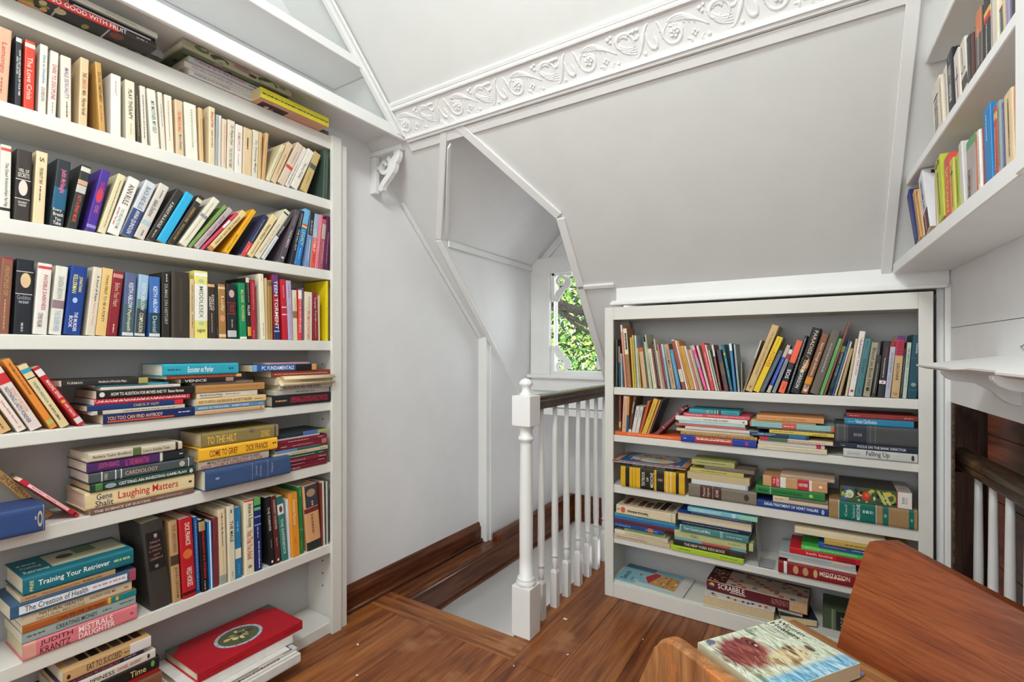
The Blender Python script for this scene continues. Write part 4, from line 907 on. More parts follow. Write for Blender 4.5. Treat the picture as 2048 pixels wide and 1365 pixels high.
L6|.7971|.3506|-.0024|-1.7|.0127|.2144|.1329|p|2A80C0|b:0,1,E8F0F8/.4/.7||paperback_book|blue paperback, sixth standing book from left, sixth shelf of left bookcase
L6|.8104|.3506|-.0043|-.7|.015|.2206|.1412|h|7A3038||H|hardcover_book|dark red hardcover, seventh standing book from left, sixth shelf of left bookcase
L6|.8309|.3506|-.0045|-1.7|.022|.2416|.138|p|E0CCA8|t:It Must Be My Metabolism!,.05,.5,4A3A3A,.35,.65;i:C8B080,.55,.85;b:.88,1,98A098||paperback_book|cream paperback titled It Must Be My Metabolism!, sixth shelf of left bookcase
L6|.8566|.3506|-.0026|-1.3|.0226|.2463|.145|h|D8D0B8|t:THE MALE,.2,.48,282828,.3,.75;i:38302C,.05,.1;i:7890A0,.88,.95|H|hardcover_book|cream hardcover titled THE MALE, sixth shelf of left bookcase
L6|.8812|.3506|-.0045|-1.6|.0201|.2344|.138|p|2A78A8|b:.58,.72,E0DCC8;i:B0C8D8,.2,.35;i:60A8D0,.8,.95||paperback_book|blue paperback, tenth standing book from left, sixth shelf of left bookcase
L6|.9103|.3506|-.0056|-.9|.0341|.2502|.145|h|E4D8B8|b:0,.02,C83038;t:Andrew A. Rooney,.05,.37,302A28,.25,.8;t:Not That You Asked,.42,.8,B83030,.25,.8;o:.9,.5,.2,.025,908868|H|hardcover_book|cream hardcover titled Not That You Asked, sixth shelf of left bookcase
L6|.9468|.3506|-.0035|-1.3|.0231|.2505|.138|p|1F2A68|b:0,.1,5AAA50;b:.13,.17,6AB070;b:.25,.27,7898C8;b:.36,.38,7898C8;i:C8D0E8,.4,.55;i:C8D0E8,.6,.97||paperback_book|navy paperback, 12th standing book from left, sixth shelf of left bookcase
L6|.9988|.3506|-.0037|-4.5|.0182|.2434|.138|p|1E1E20|t:THE FOREVER,.15,.5,D0CCC8,.3,.75;i:C09890,.62,.75;o:.95,.5,.2,.02,E0E0E0||paperback_book|black paperback titled THE FOREVER, sixth shelf of left bookcase
L6|1.0206|.3506|-.0029|-4.6|.0186|.2422|.138|p|5A2A28|t:DARKEST FOREVER,.06,.5,D8B0A0,.3,.75;i:D0A898,.62,.75;o:.95,.5,.2,.02,E0D0C8||paperback_book|dark brown paperback titled DARKEST FOREVER, sixth shelf of left bookcase
L6|1.045|.3506|-.0032|-5.7|.0235|.2354|.138|p|3A7A70|b:0,.12,2A6A60;b:.12,.28,D8D8D4;o:.2,.5,.25,.05,60403A;t:THE EXPERIENCE,.35,.9,C8E0D8,.3,.7||paperback_book|teal paperback titled THE EXPERIENCE, sixth shelf of left bookcase
L6|1.0701|.3506|-.0059|-2.8|.0102|.2157|.1337|p|D8DCE0|||paperback_book|slim white paperback, 16th standing book from left, sixth shelf of left bookcase
L6|1.0816|.3506|-.0035|-3|.034|.2334|.145|h|E0902A|t:Automatic Pancreas,.1,.5,F0E0C0,.35,.65;i:C07818,.7,.8|H|hardcover_book|mustard hardcover titled Automatic Pancreas, sixth shelf of left bookcase
L6|1.1171|.3506|-.0058|-2|.0155|.2494|.138|p|2A7A40|i:A8C870,.03,.15;b:.63,.645,70A060;i:80B070,.8,.95||paperback_book|green paperback, 18th standing book from left, sixth shelf of left bookcase
L6|1.1464|.3506|-.0057|-4.9|.0618|.2462|.145|h|D8A070|b:0,.34,3A3A44/.1/1;o:.12,.5,.3,.06,A88868;i:C8B0A0,.25,.32;b:.35,.42,702830;i:906848,.45,.75;b:.87,1,28302C|H|hardcover_book|thick tan hardcover, 19th standing book from left, sixth shelf of left bookcase
L6|1.21|.3506|-.0044|-1.2|.0052|.2435|.138|p|8A4030|||booklet|brown booklet, 20th standing book from left, sixth shelf of left bookcase
L6|1.2168|.3506|-.003|-1.4|.0063|.2483|.138|p|D8D4CC|||booklet|white booklet, 21st standing book from left, sixth shelf of left bookcase
L6|1.2247|.3506|-.0059|-.9|.0053|.2482|.138|p|404040|||booklet|dark grey booklet, 22nd standing book from left, sixth shelf of left bookcase
L6|1.2322|.3506|-.004|-.6|.0048|.244|.138|p|D0CCC0|||booklet|light grey booklet, 23rd standing book from left, sixth shelf of left bookcase
L6|1.2362|.3506|-.0037|0|.003|.2435|.138|p|606058|||booklet|dark grey booklet, 24th standing book from left, sixth shelf of left bookcase
R1|-.8115|.9416|-.0033|0|.0076|.2138|.11|p|4A5548|i:88907A,.5,.95||paperback_book|slim dark grey paperback, first standing book from left, top shelf of back bookcase
R1|-.7983|.9416|-.0059|-.9|.0094|.183|.11|p|1F4A60|b:0,.4,A07060||paperback_book|slim navy paperback, second standing book from left, top shelf of back bookcase
R1|-.7866|.9416|-.004|-1.4|.0067|.1505|.0933|p|A8C0C8|i:506068,.1,.95||booklet|light blue booklet, third standing book from left, top shelf of back bookcase
R1|-.7683|.9416|-.0031|-4.5|.0085|.2793|.11|p|E09880|b:0,.12,D8D0D0;i:705048,.5,.9||paperback_book|slim peach paperback, fourth standing book from left, top shelf of back bookcase
R1|-.7572|.9416|-.0039|-4.7|.0173|.2621|.11|p|A87850|b:0,.44,E0D4BC;b:.08,.36,2A2624/.3/.8;i:D8CCB8,.1,.34;i:7A5030,.5,.95||paperback_book|olive paperback, fifth standing book from left, top shelf of back bookcase
R1|-.7315|.9416|-.0025|-3.8|.0076|.2224|.11|p|D8B850|i:988030,.1,.9||paperback_book|slim gold paperback, sixth standing book from left, top shelf of back bookcase
R1|-.7224|.9416|-.0045|-3.8|.0072|.2319|.11|p|C8B850|i:605828,.1,.95||paperback_book|slim gold paperback, seventh standing book from left, top shelf of back bookcase
R1|-.7115|.9416|-.0038|-3.7|.0079|.2309|.11|p|C8D0D8|i:8890A0,.1,.9||paperback_book|slim light grey paperback, eighth standing book from left, top shelf of back bookcase
R1|-.7014|.9416|-.0032|-4.2|.0064|.1741|.1079|p|C8B060|i:706030,.1,.9||booklet|tan booklet, ninth standing book from left, top shelf of back bookcase
R1|-.687|.9416|-.0051|-6.6|.0184|.1765|.1094|p|D0A880|b:0,.1,C06848||paperback_book|tan paperback, tenth standing book from left, top shelf of back bookcase
R1|-.6671|.9416|-.0053|-6.4|.0074|.2242|.11|p|3A5A50|i:90A898,.1,.9||paperback_book|slim dark grey paperback, 11th standing book from left, top shelf of back bookcase
R1|-.6579|.9416|-.0021|-6.8|.0056|.203|.11|p|D8CCA0|||booklet|cream booklet, 12th standing book from left, top shelf of back bookcase
R1|-.6516|.9416|-.0041|-6.8|.0049|.2348|.11|p|C8C8B0|i:607058,.1,.9||booklet|light grey booklet, 13th standing book from left, top shelf of back bookcase
R1|-.6411|.9416|-.0031|-8.4|.0151|.1725|.1069|p|D8D0B8|i:606048,.1,.9||paperback_book|cream paperback, 14th standing book from left, top shelf of back bookcase
R1|-.6251|.9416|-.0057|-8.5|.0055|.1929|.11|p|7A2830|i:D8B8A8,.1,.9||booklet|dark red booklet, 15th standing book from left, top shelf of back bookcase
R1|-.6182|.9416|-.0051|-8.7|.0095|.2035|.11|p|3A3430|i:D0C8B8,.05,.95||paperback_book|slim dark brown paperback, 16th standing book from left, top shelf of back bookcase
R1|-.6079|.9416|-.003|-8.7|.0047|.2147|.11|p|D8D0C0|i:706858,.1,.9||booklet|cream booklet, 17th standing book from left, top shelf of back bookcase
R1|-.6024|.9416|-.0031|-8.8|.0047|.1648|.1022|p|C8B090|||booklet|beige booklet, 18th standing book from left, top shelf of back bookcase
R1|-.5969|.9416|-.0026|-8.8|.0071|.1928|.11|p|A88870|i:605040,.1,.8||paperback_book|slim grey paperback, 19th standing book from left, top shelf of back bookcase
R1|-.5888|.9416|-.006|-8.9|.0087|.1929|.11|p|8A2A38|i:D8A8A8,.1,.8||paperback_book|slim dark red paperback, 20th standing book from left, top shelf of back bookcase
R1|-.5789|.9416|-.0032|-9|.0093|.1929|.11|p|8AB8C8|b:.0,.3,A8C8D0||paperback_book|slim light blue paperback, 21st standing book from left, top shelf of back bookcase
R1|-.5651|.9416|-.0044|-10.1|.0204|.1917|.11|p|B89878|t:OLD MILL,.12,.55,383028,.35,.7;i:483C30,.6,.9||paperback_book|tan paperback titled OLD MILL, top shelf of back bookcase
R1|-.5407|.9416|-.0039|-11.2|.0159|.1695|.1051|p|4A88B0|i:A8C8D8,.1,.9||paperback_book|blue paperback, 23rd standing book from left, top shelf of back bookcase
R1|-.5193|.9416|-.0046|-12.7|.014|.2125|.11|p|A04A30|b:.6,.85,E0D4C0;i:806050,.63,.82;b:0,.02,D8D0C8||paperback_book|rust paperback, 24th standing book from left, top shelf of back bookcase
R1|-.503|.9416|-.0044|-13.1|.007|.2109|.11|p|E0DCD4|i:B05050,.1,.9||booklet|white booklet, 25th standing book from left, top shelf of back bookcase
R1|-.4939|.9416|-.005|-13.4|.0063|.2093|.11|p|D89050|i:705030,.1,.9||booklet|mustard booklet, 26th standing book from left, top shelf of back bookcase
R1|-.4852|.9416|-.0025|-13.9|.0153|.1869|.11|p|C89A40|i:A07828,.2,.8||paperback_book|mustard paperback, 27th standing book from left, top shelf of back bookcase
R1|-.4685|.9416|-.005|-14|.0077|.1869|.11|p|E0D0D0|i:A08088,.1,.9||paperback_book|slim white paperback, 28th standing book from left, top shelf of back bookcase
R1|-.4596|.9416|-.0032|-14.1|.0083|.1713|.1062|p|C07868|||paperback_book|slim mauve paperback, 29th standing book from left, top shelf of back bookcase
R1|-.4491|.9416|-.0041|-14.6|.0061|.1716|.1064|p|D8C8A0|i:806848,.1,.9||booklet|cream booklet, 30th standing book from left, top shelf of back bookcase
R1|-.4416|.9416|-.0033|-14.8|.0049|.1891|.11|p|A8B090|i:506048,.1,.9||booklet|light green booklet, 31st standing book from left, top shelf of back bookcase
R1|-.4315|.9416|-.0032|-16.1|.012|.1902|.11|p|E0488A|b:0,.1,D8B0C0;i:F8D0E0,.2,.9;b:.3,.5,A888B0||paperback_book|hot pink paperback, 32nd standing book from left, top shelf of back bookcase
R1|-.4172|.9416|-.0041|-14.5|.0084|.1887|.11|p|E0D0C0|i:706060,.1,.9||paperback_book|slim cream paperback, 33rd standing book from left, top shelf of back bookcase
R1|-.4048|.9416|-.0039|-12.4|.0144|.1954|.11|p|D04048|i:F0C8C0,.2,.8||paperback_book|red paperback, 34th standing book from left, top shelf of back bookcase
R1|-.3882|.9416|-.0034|-12.7|.0054|.1904|.11|p|E0D8D0|||booklet|white booklet, 35th standing book from left, top shelf of back bookcase
R1|-.3803|.9416|-.005|-12.7|.0053|.1684|.1044|p|A8B898|i:D8D8C0,.1,.9||booklet|light green booklet, 36th standing book from left, top shelf of back bookcase
R1|-.373|.9416|-.0044|-9.8|.0075|.1883|.11|p|8A3A38|b:0,.25,D8D8CC;i:E0D0C0,.3,.9||paperback_book|slim dark red paperback, 37th standing book from left, top shelf of back bookcase
R1|-.3549|.9416|-.0021|-10.4|.0162|.1671|.1036|p|5A4848|b:0,.3,48485A;b:.3,.6,6A5A4A;o:.9,.5,.3,.03,B02838||paperback_book|dark grey paperback, 38th standing book from left, top shelf of back bookcase
R1|-.3337|.9416|-.003|-10.1|.0102|.1889|.11|p|1F7080|o:.2,.5,.3,.03,D8C030;t:Jewel Tide,.3,.7,A8D0D8,.3,.8;o:.93,.5,.3,.02,D83030||paperback_book|slim teal paperback titled Jewel Tide, top shelf of back bookcase
R1|-.3203|.9416|-.0038|-5.6|.0099|.1915|.11|p|3A78A8|b:0,.15,E0E8E8;i:90C0D8,.2,.9||paperback_book|slim blue paperback, 40th standing book from left, top shelf of back bookcase
R1|-.3057|.9416|-.0057|-5|.0064|.1889|.11|p|A8B8B8|i:607078,.1,.9||booklet|light blue booklet, 41st standing book from left, top shelf of back bookcase
R1|-.2934|.9416|-.0056|-1.1|.0035|.1166|.0723|p|A0A090|||booklet|light green booklet, 42nd standing book from left, top shelf of back bookcase
R1|-.2887|.9432|-.0042|17.4|.0054|.211|.1308|p|A08868|b:0,.35,C8C4BC;i:605848,.2,.9||booklet|olive booklet, 43rd standing book from left, top shelf of back bookcase
R1|-.2787|.9501|-.0021|20.3|.0244|.2721|.1687|p|D0B078|t:THE DESIGN AND CREATION OF JEWELRY,.1,.75,8A6A38,.3,.7;o:.93,.5,.2,.02,987838||paperback_book|tan paperback titled THE DESIGN AND CREATION OF JEWELRY, top shelf of back bookcase
R1|-.2519|.9496|-.0051|21.7|.0216|.2271|.1408|p|E8C820|t:i-POWER,.22,.55,D86020,.2,.8;i:B89818,.02,.18||paperback_book|yellow paperback titled i-POWER, top shelf of back bookcase
R1|-.2286|.9476|-.0037|22.7|.0156|.1731|.1073|p|4A5868|i:90A0B0,.1,.95||paperback_book|dark grey paperback, 46th standing book from left, top shelf of back bookcase
R1|-.2047|.9461|-.0043|21.1|.0125|.1941|.1204|p|2A4AA8|b:0,.25,C8B8A0;b:.85,1,C8B898;i:90A8D8,.3,.8||paperback_book|blue paperback, 47th standing book from left, top shelf of back bookcase
R1|-.1866|.9458|-.0048|19.8|.0124|.1748|.1084|p|8A9098|b:0,.1,D0D4D8;b:.1,.22,A03848;i:606870,.3,.9||paperback_book|grey paperback, 48th standing book from left, top shelf of back bookcase
R1|-.1648|.9476|-.0045|17.4|.0202|.2067|.1282|p|28242A|b:0,.42,F06848;b:.78,1,F06848;t:SOS,.55,.72,F0F0F0,.2,.8;i:902818,.84,.94||paperback_book|black paperback titled SOS, top shelf of back bookcase
R1|-.1384|.9441|-.0039|15.8|.0093|.2255|.1398|p|24242A|i:D8D8D8,.05,.95||paperback_book|slim black paperback, 50th standing book from left, top shelf of back bookcase
R1|-.1244|.95|-.0056|16.6|.0295|.252|.1613|h|20282A|o:.55,.4,.55,.13,D89050;o:.55,.55,.5,.11,20282A;t:PARADISE,.04,.4,D8B898,.35,.75;t:TONI MORRISON,.48,.92,E0E0D8,.3,.7|H|hardcover_book|black hardcover titled PARADISE, top shelf of back bookcase
R1|-.0909|.9482|-.0035|17.2|.0223|.2316|.1482|h|8A5A40|b:.72,.84,D8902A;t:Saxon Through Arithmetic,.15,.7,E0D0B8,.3,.75;t:3,.86,.97,E8DCD0,.2,.8|H|hardcover_book|brown hardcover titled Saxon Through Arithmetic 3, top shelf of back bookcase
R1|-.0625|.9499|-.0036|16.5|.0293|.2412|.1544|h|6A6258|i:A8A090,.2,.65|H|hardcover_book|brown hardcover, 53rd standing book from left, top shelf of back bookcase
R1|-.032|.9445|-.0054|16.3|.0104|.213|.132|p|6AB060|i:48803A,.2,.9||paperback_book|slim grey paperback, 54th standing book from left, top shelf of back bookcase
R1|-.02|.9433|-.0028|16|.0061|.2738|.1697|p|8A5040|||booklet|brown booklet, 55th standing book from left, top shelf of back bookcase
R1|-.0068|.9446|-.0032|14.2|.0121|.182|.1129|p|2A3A38|b:0,.12,6A7A30;i:D0D8D0,.15,.35;i:A8B8B0,.4,.6;b:.85,.95,101818||paperback_book|dark green paperback, 56th standing book from left, top shelf of back bookcase
R1|.006|.9431|-.0053|14.2|.0062|.2051|.1271|p|2A5A90|i:A0C0E0,.2,.8||booklet|blue booklet, 57th standing book from left, top shelf of back bookcase
R1|.0141|.9428|-.0023|13.9|.0051|.1993|.1236|p|D8C8A8|||booklet|cream booklet, 58th standing book from left, top shelf of back bookcase
R1|.0236|.9436|-.0053|12.7|.0091|.1736|.1077|p|B89A70|||paperback_book|slim tan paperback, 59th standing book from left, top shelf of back bookcase
R1|.0455|.9427|-.0048|8.8|.0074|.2062|.1278|p|D0C0A0|i:A09068,.2,.9||paperback_book|slim beige paperback, 60th standing book from left, top shelf of back bookcase
R1|.0549|.9441|-.0037|8.5|.017|.2319|.1438|p|E0DCD4|t:UP AGAINST THE LAW,.1,.68,C03040,.45,.8;i:504848,.12,.35;o:.92,.5,.3,.02,C03040||paperback_book|white paperback titled UP AGAINST THE LAW, top shelf of back bookcase
R1|.0735|.9446|-.0031|8.2|.0212|.2056|.1316|h|4A7A80|t:The Center,.35,.6,2A4A58,.3,.75;i:2A4A58,.05,.15;i:2A4A58,.85,.95|H|hardcover_book|slate blue hardcover titled The Center, top shelf of back bookcase
R1|.0974|.9444|-.0051|7.7|.0209|.1913|.1225|h|A09880|t:Blood on Boot Hill,.1,.8,3A3830,.3,.75;o:.86,.5,.25,.04,3A3830|H|hardcover_book|grey hardcover titled Blood on Boot Hill, top shelf of back bookcase
R1|.1211|.9432|-.0056|6.8|.0131|.1465|.0909|p|3A3835|i:C0B8A8,.2,.9||paperback_book|dark brown paperback, 64th standing book from left, top shelf of back bookcase
R1|.1387|.9434|-.0026|5.4|.0189|.1953|.1211|p|2E2C30|i:B03038,.1,.4;i:B8B8B0,.3,.65;b:.7,.76,E0D8D8;o:.73,.5,.15,.015,C03040||paperback_book|black paperback, 65th standing book from left, top shelf of back bookcase
R1|.1592|.9429|-.0039|5.1|.0147|.195|.1209|p|B8B8C8|b:0,.1,A02838;t:Across Five Aprils,.2,.56,4A4A68,.3,.75;t:IRENE HUNT,.6,.85,888898,.3,.7||paperback_book|light grey paperback titled Across Five Aprils, top shelf of back bookcase
R1|.1761|.9434|-.0042|4.6|.0224|.2124|.1317|p|C8A878|b:0,.06,5A3878;b:.06,.32,B82848;t:HOLES,.1,.3,5A2848,.2,.8;t:SACHAR,.44,.72,2A2830,.3,.7;h:116,.91,.96,4A3828,.2,.7||paperback_book|tan paperback titled HOLES 116, top shelf of back bookcase
R1|.2|.9421|-.004|4.3|.0063|.1694|.1051|p|303038|i:9098A0,.2,.9||booklet|dark brown booklet, 68th standing book from left, top shelf of back bookcase
R1|.2071|.9424|-.0033|4.2|.0109|.19|.1178|p|B8C8B8|t:THE HARDY BOYS,.1,.45,384848,.3,.75;i:788878,.5,.8||paperback_book|slim light grey paperback, 69th standing book from left, top shelf of back bookcase
R1|.2194|.9435|-.0026|4|.0269|.2139|.1369|h|1F4A5A|i:98A8B0,.13,.3;b:.36,.37,3A6878;b:.86,.87,3A6878;o:.78,.5,.25,.03,889898|H|hardcover_book|navy hardcover, 70th standing book from left, top shelf of back bookcase
R2|-.7972|.7358|-.0043|0|.0102|.1672|.1037|p|7A3A28|i:D09060,.1,.9;b:.7,.85,D8A050||paperback_book|slim brown paperback, first standing book from left, second shelf of back bookcase
R2|-.784|.7368|-.0052|2.8|.0197|.1664|.1032|p|D0A890|i:B08870,.1,.9||paperback_book|tan paperback, second standing book from left, second shelf of back bookcase
R2|-.7635|.7362|-.0023|2.8|.0089|.1648|.1022|p|D09048|b:.5,1,2A5A70||paperback_book|slim mustard paperback, third standing book from left, second shelf of back bookcase
R2|-.7536|.7376|-.0029|8.2|.0124|.1671|.1036|p|5A3A2C|t:Navajo,.15,.45,E8E0D8,.2,.8;b:.88,.97,D8D8D8||paperback_book|dark brown paperback titled Navajo, second shelf of back bookcase
R2|-.74|.7389|-.0053|10.6|.0165|.1244|.0771|p|D0CCC4|i:302C2A,.12,.4||paperback_book|light grey paperback, fifth standing book from left, second shelf of back bookcase
R2|-.7226|.7385|-.0052|10.9|.0143|.1248|.0774|p|D0CCC4|i:302C2A,.12,.4||paperback_book|light grey paperback, sixth standing book from left, second shelf of back bookcase
R2|-.7064|.7386|-.0047|15.3|.0104|.1528|.0947|p|C8603A|i:903818,.1,.9||paperback_book|slim orange paperback, seventh standing book from left, second shelf of back bookcase
R2|-.6927|.7422|-.0021|19.1|.0196|.1666|.1033|p|D8B040|i:806018,.1,.6||paperback_book|gold paperback, eighth standing book from left, second shelf of back bookcase
R2|-.6715|.7384|-.0049|19.5|.0077|.1635|.1014|p|D89850|i:806030,.1,.9||paperback_book|slim mustard paperback, ninth standing book from left, second shelf of back bookcase
R2|-.6625|.7377|-.0059|20.1|.0056|.1667|.1034|p|3A3440|||booklet|dark brown booklet, tenth standing book from left, second shelf of back bookcase
R2|-.6382|.7471|-.006|44|.0163|.169|.1082|h|7A3840|b:.02,.06,B07078;b:.2,.22,D0A0A0;b:.7,.72,D0A0A0;i:C08888,.25,.65|H|hardcover_book|brown hardcover, 11th standing book from left, second shelf of back bookcase
U1|.5503|1.6206|-.0048|-10.1|.0726|.1289|.0799|p|E0D4C8|t:THE LORDS OF DISCIPLINE,.35,.92,38343A,.3,.7;o:.28,.5,.3,.03,505058||paperback_book|thick cream paperback titled THE LORDS OF DISCIPLINE, upper right wall shelf
U1|.632|1.6206|-.0022|-11|.021|.121|.075|p|D8CCB8|i:706050,.1,.9||paperback_book|cream paperback, second standing book from left, upper right wall shelf
U1|.6562|1.6206|-.0054|-9.8|.0302|.1305|.0809|p|DDD5C8|i:888078,.1,.9||paperback_book|cream paperback, third standing book from left, upper right wall shelf
U1|.6932|1.6206|-.0029|-8.8|.0445|.139|.0862|p|22262A|i:68A8D0,.04,.14;t:ROBERT K. TANENBAUM,.22,.82,E0E0E0,.3,.75||paperback_book|thick black paperback, fourth standing book from left, upper right wall shelf
U1|.7407|1.6206|-.0046|-9.7|.0365|.1174|.0728|p|D8D0C8|i:B06060,.3,.9;o:.5,.5,.3,.03,706088||paperback_book|thick cream paperback, fifth standing book from left, upper right wall shelf
U1|.7824|1.6206|-.0058|-11.6|.0368|.1188|.0736|p|D8D0C4|o:.55,.5,.35,.035,282828;o:.55,.5,.22,.022,D8D0C4;b:.68,.9,4A5048;i:807870,.1,.45||paperback_book|thick cream paperback, sixth standing book from left, upper right wall shelf
U1|.8221|1.6206|-.0048|-5.1|.0177|.1063|.0659|p|3A3A38|i:A8A098,.1,.9||paperback_book|dark brown paperback, seventh standing book from left, upper right wall shelf
U1|.8427|1.6206|-.0025|-3.6|.0124|.0938|.0582|p|2A2A2A|i:C8C0B8,.6,.9||paperback_book|black paperback, eighth standing book from left, upper right wall shelf
U1|.8572|1.6206|-.0032|-4.4|.0101|.0953|.0591|p|5A3A38|i:C88080,.1,.9||paperback_book|slim dark brown paperback, ninth standing book from left, upper right wall shelf
U1|.8686|1.6206|-.0057|-3.7|.0092|.1028|.0638|p|4A4844|i:A0A098,.1,.9||paperback_book|slim dark grey paperback, tenth standing book from left, upper right wall shelf
U1|.8804|1.6206|-.0026|-1.6|.0328|.1153|.0715|p|5A5450|b:0,.4,C87850;i:D8C8C0,.3,.9||paperback_book|dark grey paperback, 11th standing book from left, upper right wall shelf
U1|.9194|1.6206|-.0044|-1.7|.0379|.1228|.0761|p|2A2C30|b:.25,.33,D8B058;b:.33,.42,C83838;i:C8C0B8,.45,.95||paperback_book|thick black paperback, 12th standing book from left, upper right wall shelf
U1|.9589|1.6206|-.0037|-2.2|.0176|.103|.0639|p|D0C8C0|i:888078,.1,.9||paperback_book|light grey paperback, 13th standing book from left, upper right wall shelf
U1|.9781|1.6206|-.0026|-1.9|.0185|.0941|.0583|p|D8CCB8|||paperback_book|cream paperback, 14th standing book from left, upper right wall shelf
U1|1.0008|1.6206|-.0045|-5.6|.021|.0544|.0338|p|6A7A70|b:0,.06,904038;i:384840,.1,.9||paperback_book|slate blue paperback, 15th standing book from left, upper right wall shelf
U1|1.0233|1.6206|-.0022|-6.5|.0072|.0726|.045|p|D0B890|||paperback_book|slim beige paperback, 16th standing book from left, upper right wall shelf
U1|1.0326|1.6206|-.0024|-2.6|.0142|.0629|.039|p|9A90B0|i:E0D8E8,.1,.9||paperback_book|grey paperback, 17th standing book from left, upper right wall shelf
U1|1.0495|1.6206|-.0035|-1.6|.0146|.05|.031|p|404048|i:A0A0A8,.1,.9||paperback_book|dark grey paperback, 18th standing book from left, upper right wall shelf
U2|.3476|1.3986|-.0023|-34.6|.0357|.2012|.1248|p|2A3A78|||paperback_book|navy paperback, first standing book from left, lower right wall shelf
U2|.4001|1.3986|-.0022|-29.1|.0249|.1738|.1078|p|C89858|i:804828,.1,.9||paperback_book|mustard paperback, second standing book from left, lower right wall shelf
U2|.4321|1.3986|-.0043|-30|.0208|.1686|.1045|p|D0B080|b:.02,.08,C03838;i:806040,.1,.9||paperback_book|tan paperback, third standing book from left, lower right wall shelf
U2|.4595|1.3986|-.005|-26.2|.0494|.1923|.1193|p|D8D8DC|t:A MAN NAMED DAVE,.1,.62,6A6A78,.3,.7;b:.66,1,5A2830;i:D8C8C8,.7,.98|cover2|paperback_book|thick white paperback titled A MAN NAMED DAVE, lower right wall shelf
U2|.5685|1.3986|-.0055|-8|.0169|.137|.085|p|E0C8B8|i:A07868,.1,.9||paperback_book|cream paperback, fifth standing book from left, lower right wall shelf
U2|.6023|1.3986|-.0025|-13.5|.0563|.1577|.0977|p|B8C040|t:S,.02,.12,4A5020,.2,.8;i:586020,.2,.9||paperback_book|thick lime paperback titled S, lower right wall shelf
U2|.664|1.3986|-.0037|-7.3|.0444|.1408|.0873|p|D05048|t:DICTIONARY,.2,.95,E8D878,.3,.8||paperback_book|thick red paperback titled DICTIONARY, lower right wall shelf
U2|.7133|1.3986|-.0033|-8.5|.0302|.1196|.0741|p|C8B850|i:605820,.1,.9;o:.25,.5,.3,.03,605830||paperback_book|gold paperback, eighth standing book from left, lower right wall shelf
U2|.7471|1.3986|-.0044|-8.2|.0317|.1171|.0726|p|A8B840|i:606828,.1,.9||paperback_book|lime paperback, ninth standing book from left, lower right wall shelf
U2|.7833|1.3986|-.004|-9.8|.0219|.1348|.0836|p|C8C4C0|||paperback_book|light grey paperback, tenth standing book from left, lower right wall shelf
U2|.8135|1.3986|-.0058|-3.8|.0575|.12|.0744|p|A8A09C|b:0,.14,5A9A68;t:ROMAN MEUSE,.5,.95,484048,.2,.45;i:C09090,.5,.9||paperback_book|thick light green paperback titled ROMAN MEUSE, lower right wall shelf
U2|.8833|1.3986|-.0035|-5.4|.0136|.1135|.0704|p|D0603A|i:E8C8A0,.2,.9||paperback_book|orange paperback, 12th standing book from left, lower right wall shelf
U2|.8987|1.3986|-.0022|-5.9|.0148|.1135|.0704|p|E0DCD4|i:A07878,.1,.9||paperback_book|white paperback, 13th standing book from left, lower right wall shelf
U2|.916|1.3986|-.0048|-5.5|.0151|.1119|.0694|p|8A4048|i:D0A8A0,.1,.9||paperback_book|brown paperback, 14th standing book from left, lower right wall shelf
U2|.9359|1.3986|-.0026|-6.3|.0345|.1369|.0849|p|1F7AB8|i:B8D8E8,.1,.45||paperback_book|blue paperback, 15th standing book from left, lower right wall shelf
U2|.975|1.3986|-.0045|-3.4|.017|.1243|.0771|p|B84A30|b:.1,.2,D8A868;i:E0B8A0,.3,.9||paperback_book|rust paperback, 16th standing book from left, lower right wall shelf
U2|.9948|1.3986|-.004|-4.4|.0136|.1246|.0773|p|909898|i:606868,.1,.9||paperback_book|grey paperback, 17th standing book from left, lower right wall shelf
U2|1.0111|1.3986|-.0056|-3.7|.0119|.1155|.0716|p|4A5A90|i:C0C8E0,.1,.9||paperback_book|slate blue paperback, 18th standing book from left, lower right wall shelf
U2|1.0263|1.3986|-.0042|-4.9|.0342|.1207|.0748|p|D8C098|i:806840,.1,.9;i:806840,.15,.6||paperback_book|beige paperback, 19th standing book from left, lower right wall shelf
U2|1.0643|1.3986|-.0045|-1.7|.0094|.118|.0731|p|C84A30|||paperback_book|slim red paperback, 20th standing book from left, lower right wall shelf
L4|.7491|.9056|.009|-90|.0258|.2265|.146|p|1A2A5A|t:YOU TOO CAN FIND ANYBODY,.04,.62,F0B8A0,.35,.75;b:.04,.75,D05028/.1/.28;i:D0D0E0,.8,.95||paperback_book|navy paperback titled YOU TOO CAN FIND ANYBODY, fourth shelf of left bookcase
L4|.7209|.9317|.0099|-90|.011|.222|.146|p|C8C0B0|b:.05,.1,302828;i:504848,.3,.9||paperback_book|light grey paperback, second from bottom in left stack of lying books, fourth shelf
L4|.7161|.9431|.0104|-90|.0144|.2279|.146|p|1F3A70|t:CHECK IT OUT!,.45,.72,D8B080,.3,.8;b:.9,1,C83038||paperback_book|navy paperback titled CHECK IT OUT!, fourth shelf of left bookcase
L4|.7368|.9577|.0075|-90|.0158|.2325|.146|m|D02838|i:F0D8D8,.05,.95;i:F0D8D8,.02,.98|M,spiral|magazine|red magazine, fourth from bottom in left stack of lying books, fourth shelf of left bookcase
L4|.7491|.9738|.0099|-90|.0223|.2412|.146|p|24201E|t:HOW TO AUDITION FOR MOVIES AND TV,.13,.68,F0ECE0,.3,.7;t:Renee Harmon,.7,.87,F0ECE0,.3,.7;o:.05,.5,.025,.3,D8D0C8||paperback_book|black paperback titled HOW TO AUDITION FOR MOVIES AND, fourth shelf of left bookcase
L4|.7101|.9964|.0074|-90|.0078|.1922|.1268|m|D8D0C8|i:C87878,.1,.9|M|magazine|cream magazine, sixth from bottom in left stack of lying books, fourth shelf of left bookcase
